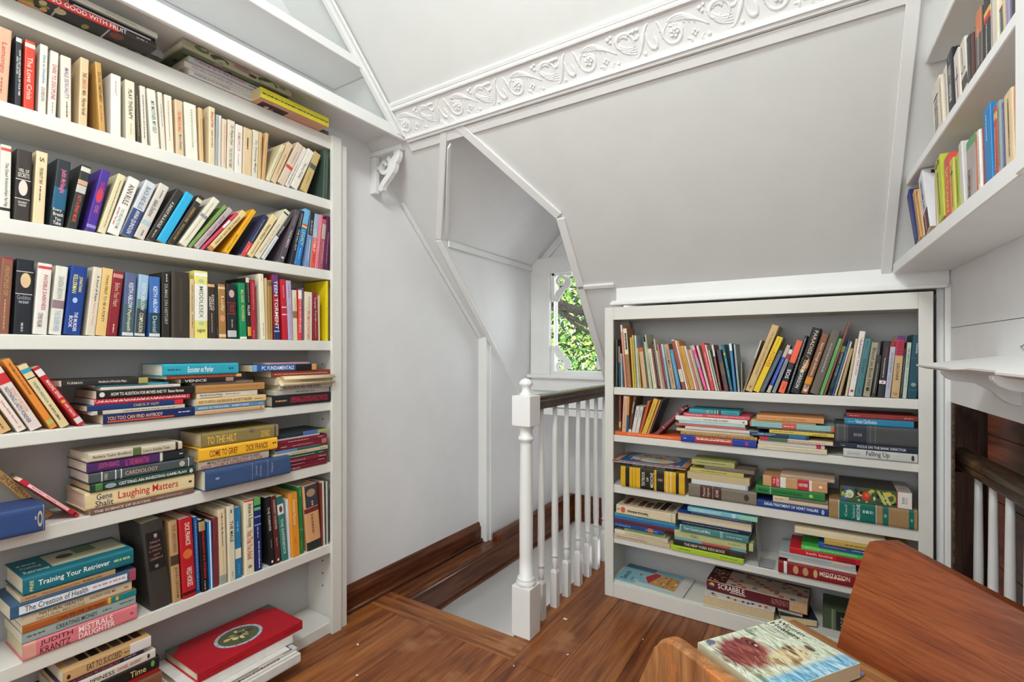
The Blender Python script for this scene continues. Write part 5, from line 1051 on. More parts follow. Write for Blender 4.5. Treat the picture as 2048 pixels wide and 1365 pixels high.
L4|.682|1.0044|.0002|-90|.0059|.1741|.1149|m|3A8A98|i:A8C8C8,.1,.9|M|magazine|teal magazine, seventh from bottom in left stack of lying books, fourth shelf of left bookcase
L4|.6262|1.0106|.0077|-90|.0166|.1885|.1244|p|2C2A2A|t:FURMAN,.06,.22,D0C8B8,.35,.7;t:Handbook of Everyday Magic,.4,.73,E0DCD0,.3,.75;b:.88,1,A89858||paperback_book|black paperback titled Handbook of Everyday Magic, fourth shelf of left bookcase
L4|.9699|.9056|.0115|-90|.0118|.2203|.1454|p|D8AE80|i:B08858,.1,.9;o:.94,.5,.02,.3,A88050||paperback_book|tan paperback, lowest in middle stack of lying books, fourth shelf of left bookcase
L4|.9715|.9177|.0092|-90|.015|.2219|.146|p|5A88B0|t:ADVICE TO THE PLAYERS,.04,.46,E0E8F0,.3,.7;t:ROBERT LEWIS,.5,.75,E0E8F0,.3,.7;i:E0E8F0,.9,.97||paperback_book|slate blue paperback titled ADVICE TO THE PLAYERS, fourth shelf of left bookcase
L4|.9747|.933|.0112|-90|.0202|.2225|.146|p|E0C08A|t:HOW TO WRITE A CHILDRENS BOOK AND GET IT PUBLISHED,.03,.78,4A4030,.3,.75;i:605038,.82,.95||paperback_book|tan paperback titled HOW TO WRITE A CHILDRENS BOOK, fourth shelf of left bookcase
L4|.9482|.9535|.0049|-90|.0181|.1916|.1264|p|D0C8B8|t:Plays By and About Women,.05,.4,3A3632,.35,.75;b:.05,.4,3A3632/.12/.2;i:706860,.45,.7||paperback_book|light grey paperback titled Plays By and About Women, fourth shelf of left bookcase
L4|.9715|.9719|.0078|-90|.0233|.2186|.1443|p|B8864F|i:A07440,.1,.9||paperback_book|mustard paperback, fifth from bottom in middle stack of lying books, fourth shelf of left bookcase
L4|.936|.9955|.002|-90|.0093|.1856|.1225|m|7A6A60|i:4A403C,.03,.15;i:90807A,.2,.9|M|magazine|olive magazine, sixth from bottom in middle stack of lying books, fourth shelf of left bookcase
L4|.8743|1.0051|.0084|-90|.0128|.163|.1075|p|26221F|t:VENICE,.06,.44,E0DCD8,.2,.8;b:.8,.95,9A8478||paperback_book|black paperback titled VENICE, fourth shelf of left bookcase
L4|.8944|1.0182|.0046|-90|.0097|.2193|.1448|m|8A3A28|i:C88858,.05,.95;b:.92,1,D8A868|M|magazine|dark red magazine, eighth from bottom in middle stack of lying books, fourth shelf
L4|.8829|1.0283|.0041|-90|.0353|.218|.1439|h|2FA0B8|t:Ecouter et Parler,.3,.64,E8F0F0,.25,.75;i:1A6878,.05,.22;i:204850,.86,.92|H|hardcover_book|sky blue hardcover titled Ecouter et Parler, fourth shelf of left bookcase
L4|1.2392|.9056|.0057|-90|.0392|.2374|.146|h|20222A|t:OPENING-DOORS-HOLLYWOOD,.28,.94,C82840,.25,.8;i:D8A868,.04,.22|H|hardcover_book|thick black hardcover titled OPENING-DOORS-HOLLYWOOD, fourth shelf of left bookcase
L4|1.2342|.9451|.0062|-90|.0192|.2177|.1437|p|B8B4AC|i:504C48,.35,.7||paperback_book|beige paperback, second from bottom in right stack of lying books, fourth shelf of left bookcase
L4|1.2392|.9646|.0113|-90|.0172|.2145|.1416|p|C0BCB4|t:GOLDEN RETRIEVERS,.06,.78,302C2A,.1,.9||paperback_book|light grey paperback titled GOLDEN RETRIEVERS, fourth shelf of left bookcase
L4|1.2392|.9821|.0101|-90|.0278|.2204|.1455|p|D8C4A0|i:C0A880,.4,.45|roll|paperback_book|beige paperback, fourth from bottom in right stack of lying books, fourth shelf of left bookcase
L4|1.2392|1.0102|.0053|-90|.0217|.2422|.146|p|8A3A28|i:D8B8A8,.05,.95||paperback_book|dark red paperback, fifth from bottom in right stack of lying books, fourth shelf
L4|1.1737|1.0322|.0104|-90|.0227|.2452|.146|p|2A5A98|b:0,.06,7AA8D8;t:PC FUNDAMENTALS,.13,.62,F0F0F8,.2,.8;b:.65,.92,1C1A1C;b:.92,1,D09858||paperback_book|blue paperback titled PC FUNDAMENTALS, fourth shelf of left bookcase
L4|1.1511|1.0552|.0011|-90|.0065|.1557|.1028|m|C890A0||M|magazine|pink magazine, topmost in right stack of lying books, fourth shelf of left bookcase
L5|.3955|.6686|.05|-90|.0647|.1314|.1|h|2F4878|o:.93,.5,.035,.3,B8A888;o:.93,.5,.022,.18,2F4878;i:B8A888,.86,.88;b:.975,.98,C8B890|H,d=.10,off=.05|hardcover_book|thick navy hardcover, big blue book at far left, fifth shelf of left bookcase
L5|.7484|.6686|.005|-90|.0138|.2511|.146|p|7A5A50|t:THE SCIENCE OF SUCCESS,.03,.54,E8E0D8,.25,.7;t:JAMES ARTHUR RAY,.6,.88,C8B8B0,.3,.7||paperback_book|brown paperback titled THE SCIENCE OF SUCCESS, fifth shelf of left bookcase
L5|.7484|.6827|.004|-90|.0461|.2633|.146|h|E0CC9C|t:Gene,.09,.22,2A3A60,.5,.85;t:Shalit,.08,.23,2A3A60,.1,.45;t:Laughing Matters,.27,.83,C02830,.2,.78;i:403830,.94,.98|H|hardcover_book|thick cream hardcover titled Laughing Matters, fifth shelf of left bookcase
L5|.7498|.7291|.011|-90|.0214|.2555|.146|h|1F3A34|t:GETTING AN INVESTING GAME PLAN,.24,.9,E0E0D8,.35,.75;i:80A098,.28,.85;b:.04,.1,4A7A40;o:.17,.5,.05,.3,90A0A0;o:.95,.5,.02,.3,C0C8C0|H|hardcover_book|dark green hardcover titled GETTING AN INVESTING GAME PLAN, fifth shelf of left bookcase
L5|.747|.7508|.0057|-90|.0284|.2538|.146|h|4A5254|b:.1,.11,D0D0D0;t:1985,.125,.155,C8B898,.2,.8;b:.22,.23,D0D0D0;b:.27,.28,D0D0D0;t:CARDIOLOGY,.31,.62,C8A890,.3,.7;o:.87,.5,.03,.3,B8B0A0;b:.935,.945,D0D0D0|H|hardcover_book|dark grey hardcover titled 1985 CARDIOLOGY, fifth shelf of left bookcase
L5|.7204|.7795|.0057|-90|.0293|.2312|.146|h|4A2A60|b:.72,.8,D0C8C0;b:.75,1,20242A;t:JUDITH KRANTZ,.1,.3,C05080,.2,.8;t:ILL TAKE MANHATTAN,.36,.6,C84878,.2,.8;i:C0C0C8,.94,.98|H|hardcover_book|purple hardcover titled ILL TAKE MANHATTAN, fifth shelf of left bookcase
L5|.7118|.8092|.0119|-90|.0234|.2216|.146|h|C8BCA8|t:Barbara Taylor Bradford,.04,.42,4A4440,.3,.7;b:.44,.53,586838;t:Love in Another Town,.55,.85,5A544C,.3,.7;b:.92,.95,302C28|H|hardcover_book|beige hardcover titled Love in Another Town, fifth shelf of left bookcase
L5|1.0522|.6686|.03|-90|.0638|.2824|.16|h|3A5078|b:.51,.515,8898B0;b:.7,.705,8898B0;i:8898B0,.1,.14;h:Journal,.545,.58,98A0A8,.3,.8;h:Representation,.6,.63,98A0A8,.2,.8;h:Heart,.74,.77,98A0A8,.3,.8|H,d=.16,off=.03|hardcover_book|thick dark grey hardcover titled Journal Representation Heart, fifth shelf of left bookcase
L5|.9863|.7327|.0063|-90|.0271|.228|.146|h|B0A898|t:MARILYN HENRY AND LYNNE ROGERS,.12,.86,3A3432,.55,.85;t:HOW TO BE A WORKING ACTOR,.04,.9,B83030,.12,.5|H|hardcover_book|light green hardcover titled HOW TO BE A WORKING ACTOR, fifth shelf of left bookcase
L5|1.0145|.7601|.0117|-90|.0408|.2561|.146|h|F0B430|t:COME TO GRIEF,.12,.46,702820,.25,.75;t:DICK FRANCIS,.57,.86,702820,.25,.75;i:402818,.93,.98|H|hardcover_book|thick gold hardcover titled COME TO GRIEF, fifth shelf of left bookcase
L5|1.0204|.8012|.0083|-90|.0439|.2519|.146|h|8A7A48|t:TO THE HILT,.06,.42,E8B850,.2,.75;t:DICK FRANCIS,.75,.87,E8B850,.15,.7;o:.62,.8,.03,.15,5A3878;b:.94,.96,4A3868|H|hardcover_book|thick olive hardcover titled TO THE HILT, fifth shelf of left bookcase
L5|1.2249|.6686|.0054|-90|.0128|.1913|.1262|m|7A2034|t:NEW YORK CITY,.1,.4,E8D8D8,.3,.7|M|magazine|dark red magazine titled NEW YORK CITY, fifth shelf of left bookcase
L5|1.2261|.6817|.0016|-90|.0145|.1891|.1248|m|7A2034|i:E8D8D8,.15,.5;i:E8D8D8,.8,.95|M|magazine|dark red magazine, second from bottom in right stack of thin maroon programmes, fifth shelf
L5|1.2269|.6965|.0075|-90|.0145|.1916|.1265|m|7E2236|i:E8D8D8,.15,.5;i:E8D8D8,.8,.95|M|magazine|dark red magazine, third from bottom in right stack of thin maroon programmes, fifth shelf
L5|1.2269|.7114|.0055|-90|.0137|.1883|.1242|m|2A4A3A|i:D8E0D8,.1,.7;i:D8E0D8,.8,.9|M|magazine|dark green magazine, fourth from bottom in right stack of thin maroon programmes, fifth shelf
L5|1.2269|.7254|.0077|-90|.0133|.2213|.146|m|C8B898|i:685848,.3,.6;i:685848,.85,.95|M|magazine|beige magazine, fifth from bottom in right stack of thin maroon programmes, fifth shelf
L5|1.1955|.739|.0071|-90|.0091|.18|.1188|m|5A8AB8|b:.45,1,3A5A48|M|magazine|blue magazine, sixth from bottom in right stack of thin maroon programmes, fifth shelf
L5|1.2289|.7484|.0024|-90|.0189|.2135|.1409|m|7A1E2C|i:E8D8D8,.1,.2;i:D8A0A0,.3,.7;b:.88,.98,B86870|M|magazine|dark red magazine, seventh from bottom in right stack of thin maroon programmes, fifth shelf
L5|1.2269|.7676|.0029|-90|.0155|.2049|.1352|m|7A2030|i:D8C0C0,.2,.6;i:E0C8C8,.8,.92|M|magazine|dark red magazine, eighth from bottom in right stack of thin maroon programmes, fifth shelf
L5|1.1955|.7834|.0013|-90|.0056|.18|.1188|m|C0B8B8||M|magazine|light grey magazine, ninth from bottom in right stack of thin maroon programmes, fifth shelf
L5|1.2269|.7893|.0012|-90|.0147|.2049|.1352|m|2A3238|b:.5,.8,4A6AA8;b:.8,1,A0A060|M|magazine|dark green magazine, topmost in right stack of thin maroon programmes, fifth shelf of left bookcase
L6|.5999|.3506|.0045|-90|.0431|.2329|.146|h|D87880|t:JUDITH,.13,.4,5A3038,.52,.88;t:KRANTZ,.13,.38,5A3038,.1,.48;t:MISTRALS,.45,.76,F0E0D8,.52,.88;t:DAUGHTER,.45,.78,F0E0D8,.1,.48;b:.0,.1,D89888;i:A04850,.93,.97|H|hardcover_book|thick pink hardcover titled MISTRALS DAUGHTER, sixth shelf of left bookcase
L6|.5971|.394|.0064|-90|.0257|.2322|.146|p|98A4A0|t:CREATING MONEY,.27,.63,303638,.3,.72;i:48504C,.04,.18;i:48504C,.68,.76;i:586460,.84,.98||paperback_book|light green paperback titled CREATING MONEY, sixth shelf of left bookcase
L6|.5976|.42|.0088|-90|.0163|.2321|.146|p|A85A28|b:.72,.75,D8A838;b:.75,1,1A7A80;o:.81,.5,.015,.35,D8A838;t:CAN WE LIVE 150 YEARS?,.28,.7,4A2010,.25,.75||paperback_book|rust paperback titled CAN WE LIVE 150 YEARS?, sixth shelf of left bookcase
L6|.5886|.4365|.004|-90|.0255|.2227|.146|p|C8B898|t:NATURAL HEALTH,.14,.52,584A3A,.55,.85;t:NATURAL MEDICINE,.12,.54,907A60,.15,.45;t:ANDREW WEIL MD,.58,.84,68584A,.4,.7;i:88705A,.92,.97||paperback_book|beige paperback titled NATURAL HEALTH NATURAL MEDICINE, sixth shelf of left bookcase
L6|.5962|.4624|.0094|-90|.0321|.2519|.146|p|3A5A78|b:.06,.92,D8DCE0/.2/.8;t:The Creation of Health,.1,.58,504A48,.3,.75;i:C09098,.62,.9;b:.94,1,A04858||paperback_book|slate blue paperback titled The Creation of Health, sixth shelf of left bookcase
L6|.5504|.4948|.0067|-90|.0141|.1875|.1238|p|B09068|i:703828,.05,.15;t:The Last Chance Diet,.2,.6,98583A,.3,.75;t:Robert Linn,.63,.84,40342A,.3,.75||paperback_book|mustard paperback titled The Last Chance Diet, sixth shelf of left bookcase
L6|.5906|.5092|.0065|-90|.0434|.2236|.15|h|1A6A78|t:Training Your Retriever,.12,.76,F0F0E8,.3,.7;i:98C078,.8,.96;h:FREE,.05,.08,D8D898,.2,.8|H,d=.15,cover|hardcover_book|thick teal hardcover titled Training Your Retriever FREE, sixth shelf of left bookcase
L7|.6617|.0456|.0105|-90|.0632|.2702|.146|h|56688A||H|hardcover_book|thick slate blue hardcover, lowest in front left stack, bottom shelf of left bookcase
L7|.6602|.1091|.0078|-90|.0632|.2643|.146|h|7A4E38||H|hardcover_book|thick brown hardcover, second from bottom in front left stack, bottom shelf of left bookcase
L7|.6557|.1725|.0025|-90|.014|.2576|.146|m|C02830|t:EAT,.1,.3,E8D0C0,.2,.8|M|magazine|red magazine titled EAT, bottom shelf of left bookcase
L7|.6532|.1868|.0078|-90|.0343|.2352|.146|h|1C1A1A|t:Time,.7,.86,D8C078,.2,.7;o:.93,.6,.02,.25,5AA850|H|hardcover_book|black hardcover titled Time, bottom shelf of left bookcase
L7|.6442|.2214|.0096|-90|.0234|.2149|.1418|p|D8D0C4|t:HAPPINESS,.2,.55,383430,.25,.7;t:DANIEL GILBERT,.58,.84,A83030,.3,.7;o:.92,.5,.015,.3,383430||paperback_book|cream paperback titled HAPPINESS, bottom shelf of left bookcase
L7|.6171|.2451|.0045|-90|.0144|.1855|.1224|p|3A3048|t:NEW HILTON HEAD METABOLISM DIET,.05,.7,C87070,.2,.7;i:D0C8D0,.75,.9||paperback_book|dark brown paperback titled NEW HILTON HEAD METABOLISM DIET, bottom shelf of left bookcase
L7|.6323|.2598|.0118|-90|.0294|.1933|.1276|p|C8A070|b:.74,1,D8D4D0;t:EAT TO SUCCEED,.25,.64,3A3028,.25,.8;o:.06,.4,.02,.2,302820;i:504030,.67,.73|cover|paperback_book|tan paperback titled EAT TO SUCCEED, bottom shelf of left bookcase
R2|-.5252|.7266|.0002|-90|.0162|.2882|.181|m|E8682A|i:F0C0A0,.2,.9|M|folder|orange folder, second shelf of back bookcase
R2|-.2377|.7266|.01|-90|.0288|.2843|.181|h|1F3A9A|b:.2,.7,A83038;t:FROM SEA TO SHINING SEA,.22,.69,E8D8A0,.5,.85;i:F0E0D0,.23,.68;i:B0C0F0,.04,.08;o:.88,.5,.02,.25,C03040|H|hardcover_book|navy hardcover titled FROM SEA TO SHINING SEA, second shelf of back bookcase
R2|-.2363|.7557|.0068|-90|.0127|.2873|.181|m|C89848|i:302418,.02,.98|M,spiral|magazine|mustard magazine, second from bottom in left pile, second shelf of back bookcase
R2|-.2504|.7688|.0001|-90|.0113|.2914|.181|m|D0C0A0|i:E8E0D0,.1,.9|M|magazine|beige magazine, third from bottom in left pile, second shelf of back bookcase
R2|-.2335|.7804|.0063|-90|.0107|.2721|.1796|m|D0CCC8||M|magazine|light grey magazine, fourth from bottom in left pile, second shelf of back bookcase
R2|-.2761|.7914|.0029|-90|.0099|.269|.1775|m|C0685A||M|magazine|mauve magazine, fifth from bottom in left pile, second shelf of back bookcase
R2|-.279|.8017|.0046|-90|.0114|.2528|.1669|m|A8C8D0|i:D8E8E8,.1,.9|M|magazine|light blue magazine, sixth from bottom in left pile, second shelf of back bookcase
R2|-.2704|.8134|.0041|-90|.0188|.2747|.181|p|E0DCD0|t:The Essential,.22,.38,A09C98,.35,.7;t:CALVIN AND HOBBES,.4,.75,302C2A,.3,.7;o:.95,.5,.015,.2,888480||paperback_book|white paperback titled The Essential, second shelf of back bookcase
R2|-.2618|.8325|.0044|-90|.0141|.252|.1663|p|D05060|t:FUN WITH BALLET,.04,.3,F0D8D8,.3,.7;i:F0C0C0,.38,.95||paperback_book|hot pink paperback titled FUN WITH BALLET, second shelf of back bookcase
R2|-.2993|.8469|.0054|-90|.0176|.1901|.1255|h|3A9AA8|o:.42,.5,.06,.5,D09880;b:.5,.65,4A4A40;b:.52,.54,A8D0D0;b:.57,.59,A8D0D0;i:1A5A68,.75,.95|H|hardcover_book|sky blue hardcover, topmost in left pile, second shelf of back bookcase
R2|-.0085|.7266|.0076|-90|.0178|.2257|.1489|m|D8CCB0|i:B0A080,.1,.9|M|magazine|cream magazine, lowest in middle pile, second shelf of back bookcase
R2|-.0156|.7447|.0016|-90|.0162|.2163|.1428|m|D0C8BC|b:.88,.95,C02850|M|magazine|light grey magazine, second from bottom in middle pile, second shelf of back bookcase
R2|.0099|.7612|.01|-90|.0133|.2375|.1568|p|D8C8B0|b:0,.12,C03038;b:.12,.4,4A6A48;i:B85048,.4,.9||paperback_book|cream paperback, third from bottom in middle pile, second shelf of back bookcase
R2|-.0647|.7749|.0114|-90|.0158|.1971|.1301|p|1F3A58|t:English and French,.15,.45,C0D0E0,.5,.9;i:A0B8D0,.05,.38;b:.68,.95,2A6A98||paperback_book|navy paperback titled English and French, second shelf of back bookcase
R2|.0127|.791|.0075|-90|.0125|.2068|.1365|m|D8C050|i:685818,.05,.4;t:Learnable Free,.68,.9,484010,.25,.7|M|magazine|yellow magazine titled Learnable Free, second shelf of back bookcase
R2|.0113|.8039|.0028|-90|.0062|.2486|.1641|m|6A5048|i:C8B8B0,.35,.9|M|magazine|brown magazine, sixth from bottom in middle pile, second shelf of back bookcase
R2|.0141|.8104|.0068|-90|.0202|.2759|.181|p|8AB8B8|b:0,.02,D06860;b:.4,.57,D05048;i:F0D8D0,.42,.55;b:.96,1,D06048||paperback_book|light blue paperback, seventh from bottom in middle pile, second shelf of back bookcase
R2|-.0429|.8309|.0042|-90|.0069|.2141|.1413|m|C8A870||M|magazine|tan magazine, eighth from bottom in middle pile, second shelf of back bookcase
R2|-.0178|.8381|.0102|-90|.0186|.2195|.1449|p|D89860|t:HELP LIST OR A FRIEND,.4,.74,A06838,.3,.7;i:B07840,.05,.3||paperback_book|mustard paperback titled HELP LIST OR A FRIEND, second shelf of back bookcase
R2|.2462|.7266|.0049|-90|.0323|.2058|.1358|h|C8C8C4|t:Falling Up,.32,.64,2A2A28,.2,.85;t:Silverstein,.06,.24,A0A09C,.3,.7;o:.94,.5,.02,.3,383838|H|hardcover_book|light grey hardcover titled Falling Up, second shelf of back bookcase
R2|.2462|.7592|.01|-90|.0184|.2168|.1431|p|1F2A3A|t:FOCUS ON THE BANK DIRECTOR,.24,.86,E0E4E8,.25,.72;i:A0B0C0,.02,.08||paperback_book|black paperback titled FOCUS ON THE BANK DIRECTOR, second shelf of back bookcase
R2|.2462|.7779|.0104|-90|.0658|.2307|.1523|h|4A4A4C|b:.03,.04,68686A;b:.12,.13,68686A;b:.17,.4,2A2E3C;i:8A8070,.24,.34;b:.44,.45,68686A;b:.5,.51,68686A|H|hardcover_book|thick dark grey hardcover, third from bottom in right pile, second shelf of back bookcase
R2|.2359|.844|.0109|-90|.0218|.1913|.1263|p|1F80A8|t:Values Clarification,.16,.48,E0E8E8,.25,.85;i:A8D0E0,.05,.14||paperback_book|blue paperback titled Values Clarification, second shelf of back bookcase
R2|.2462|.8661|.0043|-90|.0168|.1962|.1295|p|8A2A28|i:D89080,.04,.2;i:B05040,.3,.7;i:E0A898,.82,.95||paperback_book|dark red paperback, topmost in right pile, second shelf of back bookcase
R3|-.5056|.5036|.0116|-90|.0907|.2758|.181|h|D8A820|b:.08,.145,201C18;b:.19,.2,B08010;b:.24,.25,B08010;b:.32,.54,201C18;h:TEXTBOOK,.345,.395,E0D8C0,.15,.85;h:OF,.42,.455,E0D8C0,.4,.6;h:MEDICINE,.48,.53,E0D8C0,.15,.85;b:.575,.695,201C18;i:A89878,.6,.67;b:.73,.74,F0E0B0;b:.79,.8,F0E0B0;b:.87,.915,201C18|H|hardcover_book|thick gold hardcover titled TEXTBOOK OF MEDICINE, third shelf of back bookcase
R3|-.5517|.5946|.0047|-90|.018|.2372|.1565|h|1F3A48|t:DISEASES AND DRUGS,.25,.85,A0B0B8,.2,.7|H|hardcover_book|dark green hardcover titled DISEASES AND DRUGS, third shelf of back bookcase
R3|-.2377|.5036|.0067|-90|.0526|.2533|.1672|h|7A7264|b:.18,.5,4A2A28;h:Physical,.22,.27,D0B8A0,.15,.85;h:Diagnosis,.28,.33,D0B8A0,.15,.85;b:.37,.375,C0B0A0;h:ADAMS,.41,.46,D0B8A0,.2,.8;o:.86,.5,.035,.25,4A2E2C|H|hardcover_book|thick olive hardcover titled Physical Diagnosis, third shelf of back bookcase
R3|-.2675|.5565|.0089|-90|.021|.2122|.1401|p|D0D0D0|b:.96,1,A0B0D0||paperback_book|light grey paperback, second from bottom in middle pile, third shelf of back bookcase
R3|-.2618|.5778|.0113|-90|.0267|.2341|.1545|p|D8C8A0|i:C0AE80,.0,1|pages|paperback_book|cream paperback, third from bottom in middle pile, third shelf of back bookcase
R3|-.2833|.6048|.0067|-90|.017|.2029|.1339|p|B8B060|i:706828,.2,.7||paperback_book|tan paperback, fourth from bottom in middle pile, third shelf of back bookcase
R3|-.2461|.622|.0074|-90|.0141|.1829|.1207|m|7A6A60||M|magazine|olive magazine, fifth from bottom in middle pile, third shelf of back bookcase
R3|-.3168|.6365|.0044|-90|.0206|.1629|.1075|m|A8A868|i:5A5A38,.1,.8|M|magazine|light green magazine, topmost in middle pile, third shelf of back bookcase
R3|-.0045|.5036|.0065|-90|.0267|.2348|.1549|p|1F4080|t:DRUG TREATMENT OF HEART FAILURE,.12,.87,E8ECF4,.4,.8;i:90A8D0,.12,.25;i:90A8D0,.78,.86;o:.93,.5,.02,.35,A8B8D8||paperback_book|navy paperback titled DRUG TREATMENT OF HEART FAILURE, third shelf of back bookcase
R3|-.0053|.5306|.0065|-90|.0234|.1766|.1165|p|D8C0A0|b:.3,1,6A6858/.6/1;i:807058,.04,.2||paperback_book|beige paperback, second from bottom in green and blue pile, third shelf of back bookcase
R3|-.0147|.5543|.0054|-90|.0318|.2262|.1493|h|2A7A3A|t:Meltzer,.05,.19,1A2A18,.35,.65;b:.22,.225,E0E0D0;t:Noninvasive Cardiology,.27,.68,1A2A18,.3,.65;o:.81,.5,.03,.2,A8C860|H|hardcover_book|green hardcover titled Noninvasive Cardiology, third shelf of back bookcase
R3|-.0074|.5864|.0046|-90|.0401|.2087|.1377|p|C89868|b:.14,.28,B82838;h:THE,.17,.2,F0E0D8,.3,.8;h:ODYSSEY,.22,.26,F0E0D8,.1,.9;b:.28,.37,E0DCD4;b:.55,.73,B82838;t:HOMER,.57,.71,F0E8E0,.35,.65;b:.73,.77,E0DCD4;o:.9,.5,.025,.12,E8E0D0||paperback_book|thick tan paperback titled THE ODYSSEY, third shelf of back bookcase
R3|.0143|.6268|.0012|-90|.0114|.1706|.1126|m|C0A890|i:8A7060,.2,.9|M|magazine|beige magazine, topmost in green and blue pile, third shelf of back bookcase
R3|.2453|.5036|.0095|-90|.0683|.2483|.1639|h|A08058|b:.12,.55,0F6A5C;b:.118,.124,E0E0D0;b:.55,.556,E0E0D0;h:Cecil,.19,.22,A8C8B8,.2,.8;h:Textbook of,.28,.31,A8C8B8,.15,.85;h:MEDICINE,.33,.37,D0E0D8,.1,.9;i:A8C8B8,.4,.52;b:.625,.69,0F6A5C;i:80A898,.64,.67;b:.91,.965,0F6A5C;i:80A898,.93,.95|H|hardcover_book|thick olive hardcover titled Cecil Textbook of MEDICINE, third shelf of back bookcase
R4|-.5682|.2676|.008|-90|.0172|.2464|.1626|m|C8B898|i:686050,.05,.6|M|magazine|beige magazine, lowest in left pile of thin books, fourth shelf of back bookcase
R4|-.5774|.2851|.0013|-90|.0182|.2372|.1565|m|D0C0A8|b:0,.2,E0D0C0;i:807868,.3,.9|M|magazine|beige magazine, second from bottom in left pile of thin books, fourth shelf of back bookcase
R4|-.5903|.3036|.0004|-90|.0149|.1781|.1175|m|8AA868|i:48603A,.1,.9|M|magazine|grey magazine, third from bottom in left pile of thin books, fourth shelf of back bookcase
R4|-.5959|.3188|.0079|-90|.0185|.2187|.1443|m|1F4A88|i:A8C0E0,.03,.35;i:D0D8E8,.65,.9;b:.7,.8,C06040|M|magazine|navy magazine, fourth from bottom in left pile of thin books, fourth shelf of back bookcase
R4|-.5454|.3376|.0043|-90|.0135|.2692|.1777|m|6A2830||M|magazine|dark red magazine, fifth from bottom in left pile of thin books, fourth shelf
R4|-.5386|.3514|.0032|-90|.013|.276|.181|m|2A6AA8||M|magazine|blue magazine, sixth from bottom in left pile of thin books, fourth shelf of back bookcase
R4|-.5454|.3647|.0019|-90|.0141|.2692|.1777|m|4A9AA8|i:205868,.4,.9|M|magazine|sky blue magazine, seventh from bottom in left pile of thin books, fourth shelf
R4|-.5445|.3791|.0088|-90|.0381|.2597|.1714|p|D8C8A8|t:Chinese Cooking,.2,.56,302820,.2,.55;i:504038,.2,.55;o:.12,.5,.04,.35,C86048;b:.93,.95,A8B898;i:807050,.02,.06|cover|paperback_book|thick cream paperback titled Chinese Cooking, fourth shelf of back bookcase
R4|-.2834|.2676|.0106|-90|.0214|.2811|.181|p|A8C830|i:506818,.1,.3;i:506818,.7,.92||paperback_book|lime paperback, lowest in pile beside the clear bookend, fourth shelf of back bookcase
R4|-.2794|.2893|.0076|-90|.0225|.2741|.1809|p|2A2420|t:THE NEW YORK KIDS BOOK,.16,.74,E8D8C0,.25,.75;b:.8,.97,38322E||paperback_book|black paperback titled THE NEW YORK KIDS BOOK, fourth shelf of back bookcase
R4|-.2755|.3121|.0034|-90|.01|.2744|.181|m|6AA8B8|b:.4,.8,C05048|M|magazine|light blue magazine, third from bottom in pile beside the clear bookend, fourth shelf
R4|-.2502|.3224|.0044|-90|.0304|.2997|.181|p|B8BC88|t:PIGMAN,.22,.32,787848,.25,.7;i:808050,.7,.85;b:.92,.95,303020||paperback_book|light green paperback titled PIGMAN, fourth shelf of back bookcase
R4|-.265|.3531|.0113|-90|.0288|.2601|.1717|h|4A8080|t:Your Country and Mine,.06,.46,E0E8E0,.3,.8;b:.6,.64,7AA8B0;i:B8D0C8,.7,.92;b:.0,.02,90B8B0|H|hardcover_book|slate blue hardcover titled Your Country and Mine, fourth shelf of back bookcase
R4|-.2638|.3822|.0043|-90|.0139|.259|.171|p|1E2226|i:B0B0B0,.03,.85||paperback_book|black paperback, sixth from bottom in pile beside the clear bookend, fourth shelf of back bookcase
R4|-.2533|.3964|.0079|-90|.0345|.2853|.181|h|1F4A98||H,pages|hardcover_book|blue hardcover, seventh from bottom in pile beside the clear bookend, fourth shelf of back bookcase
R4|-.2541|.4312|.0067|-90|.0081|.2289|.151|m|404A50|i:A8B0B0,.3,.9|M|magazine|dark grey magazine, eighth from bottom in pile beside the clear bookend, fourth shelf
R4|-.2348|.4396|.005|-90|.0176|.2613|.1725|p|7AB8C8|t:SCIENCE MAKES LOOKS AND LAW,.06,.5,D8E8E8,.3,.8;b:.65,.7,A8D8D8;b:.75,1,90C8A8||paperback_book|light blue paperback titled SCIENCE MAKES LOOKS AND LAW, fourth shelf of back bookcase
R4|.0963|.2676|.0099|-90|.0468|.2597|.1714|h|8A1E20|b:.07,.11,E0E0E0;o:.22,.5,.035,.33,C89870;o:.34,.5,.035,.33,B89068;o:.46,.5,.025,.33,C8A870;t:MEDITATION,.51,.86,F0E0D0,.42,.78;i:E0C0B0,.58,.8|H|hardcover_book|thick dark red hardcover titled MEDITATION, fourth shelf of back bookcase
R4|.0798|.3147|.0076|-90|.0093|.2132|.1407|m|D0CCC8||M|magazine|light grey magazine, second from bottom in right pile by the bench, fourth shelf
R4|.077|.3243|.005|-90|.0098|.2389|.1577|m|B8B8B8|i:A08878,.2,.9|M|magazine|light grey magazine, third from bottom in right pile by the bench, fourth shelf
R4|.077|.3344|.0063|-90|.0127|.2373|.1566|m|A8B0B4|b:.7,.95,C8B8A0|M|magazine|lilac magazine, fourth from bottom in right pile by the bench, fourth shelf of back bookcase
R4|.099|.3474|.0049|-90|.0218|.2261|.1493|p|C8202C|t:beth levine,.24,.6,F0C8C0,.3,.75;b:.65,.9,A01822||paperback_book|red paperback titled beth levine, fourth shelf of back bookcase
R4|.1003|.3695|.0035|-90|.0146|.1889|.1247|m|4AB850|b:.0,.3,58C858;i:E0E0D8,.05,.9|M|magazine|green magazine, sixth from bottom in right pile by the bench, fourth shelf of back bookcase
R4|.134|.3844|.0012|-90|.0203|.1685|.1112|m|2A5A98|i:D08068,.1,.5;i:C8D8E8,.6,.9|M|magazine|blue magazine, seventh from bottom in right pile by the bench, fourth shelf of back bookcase
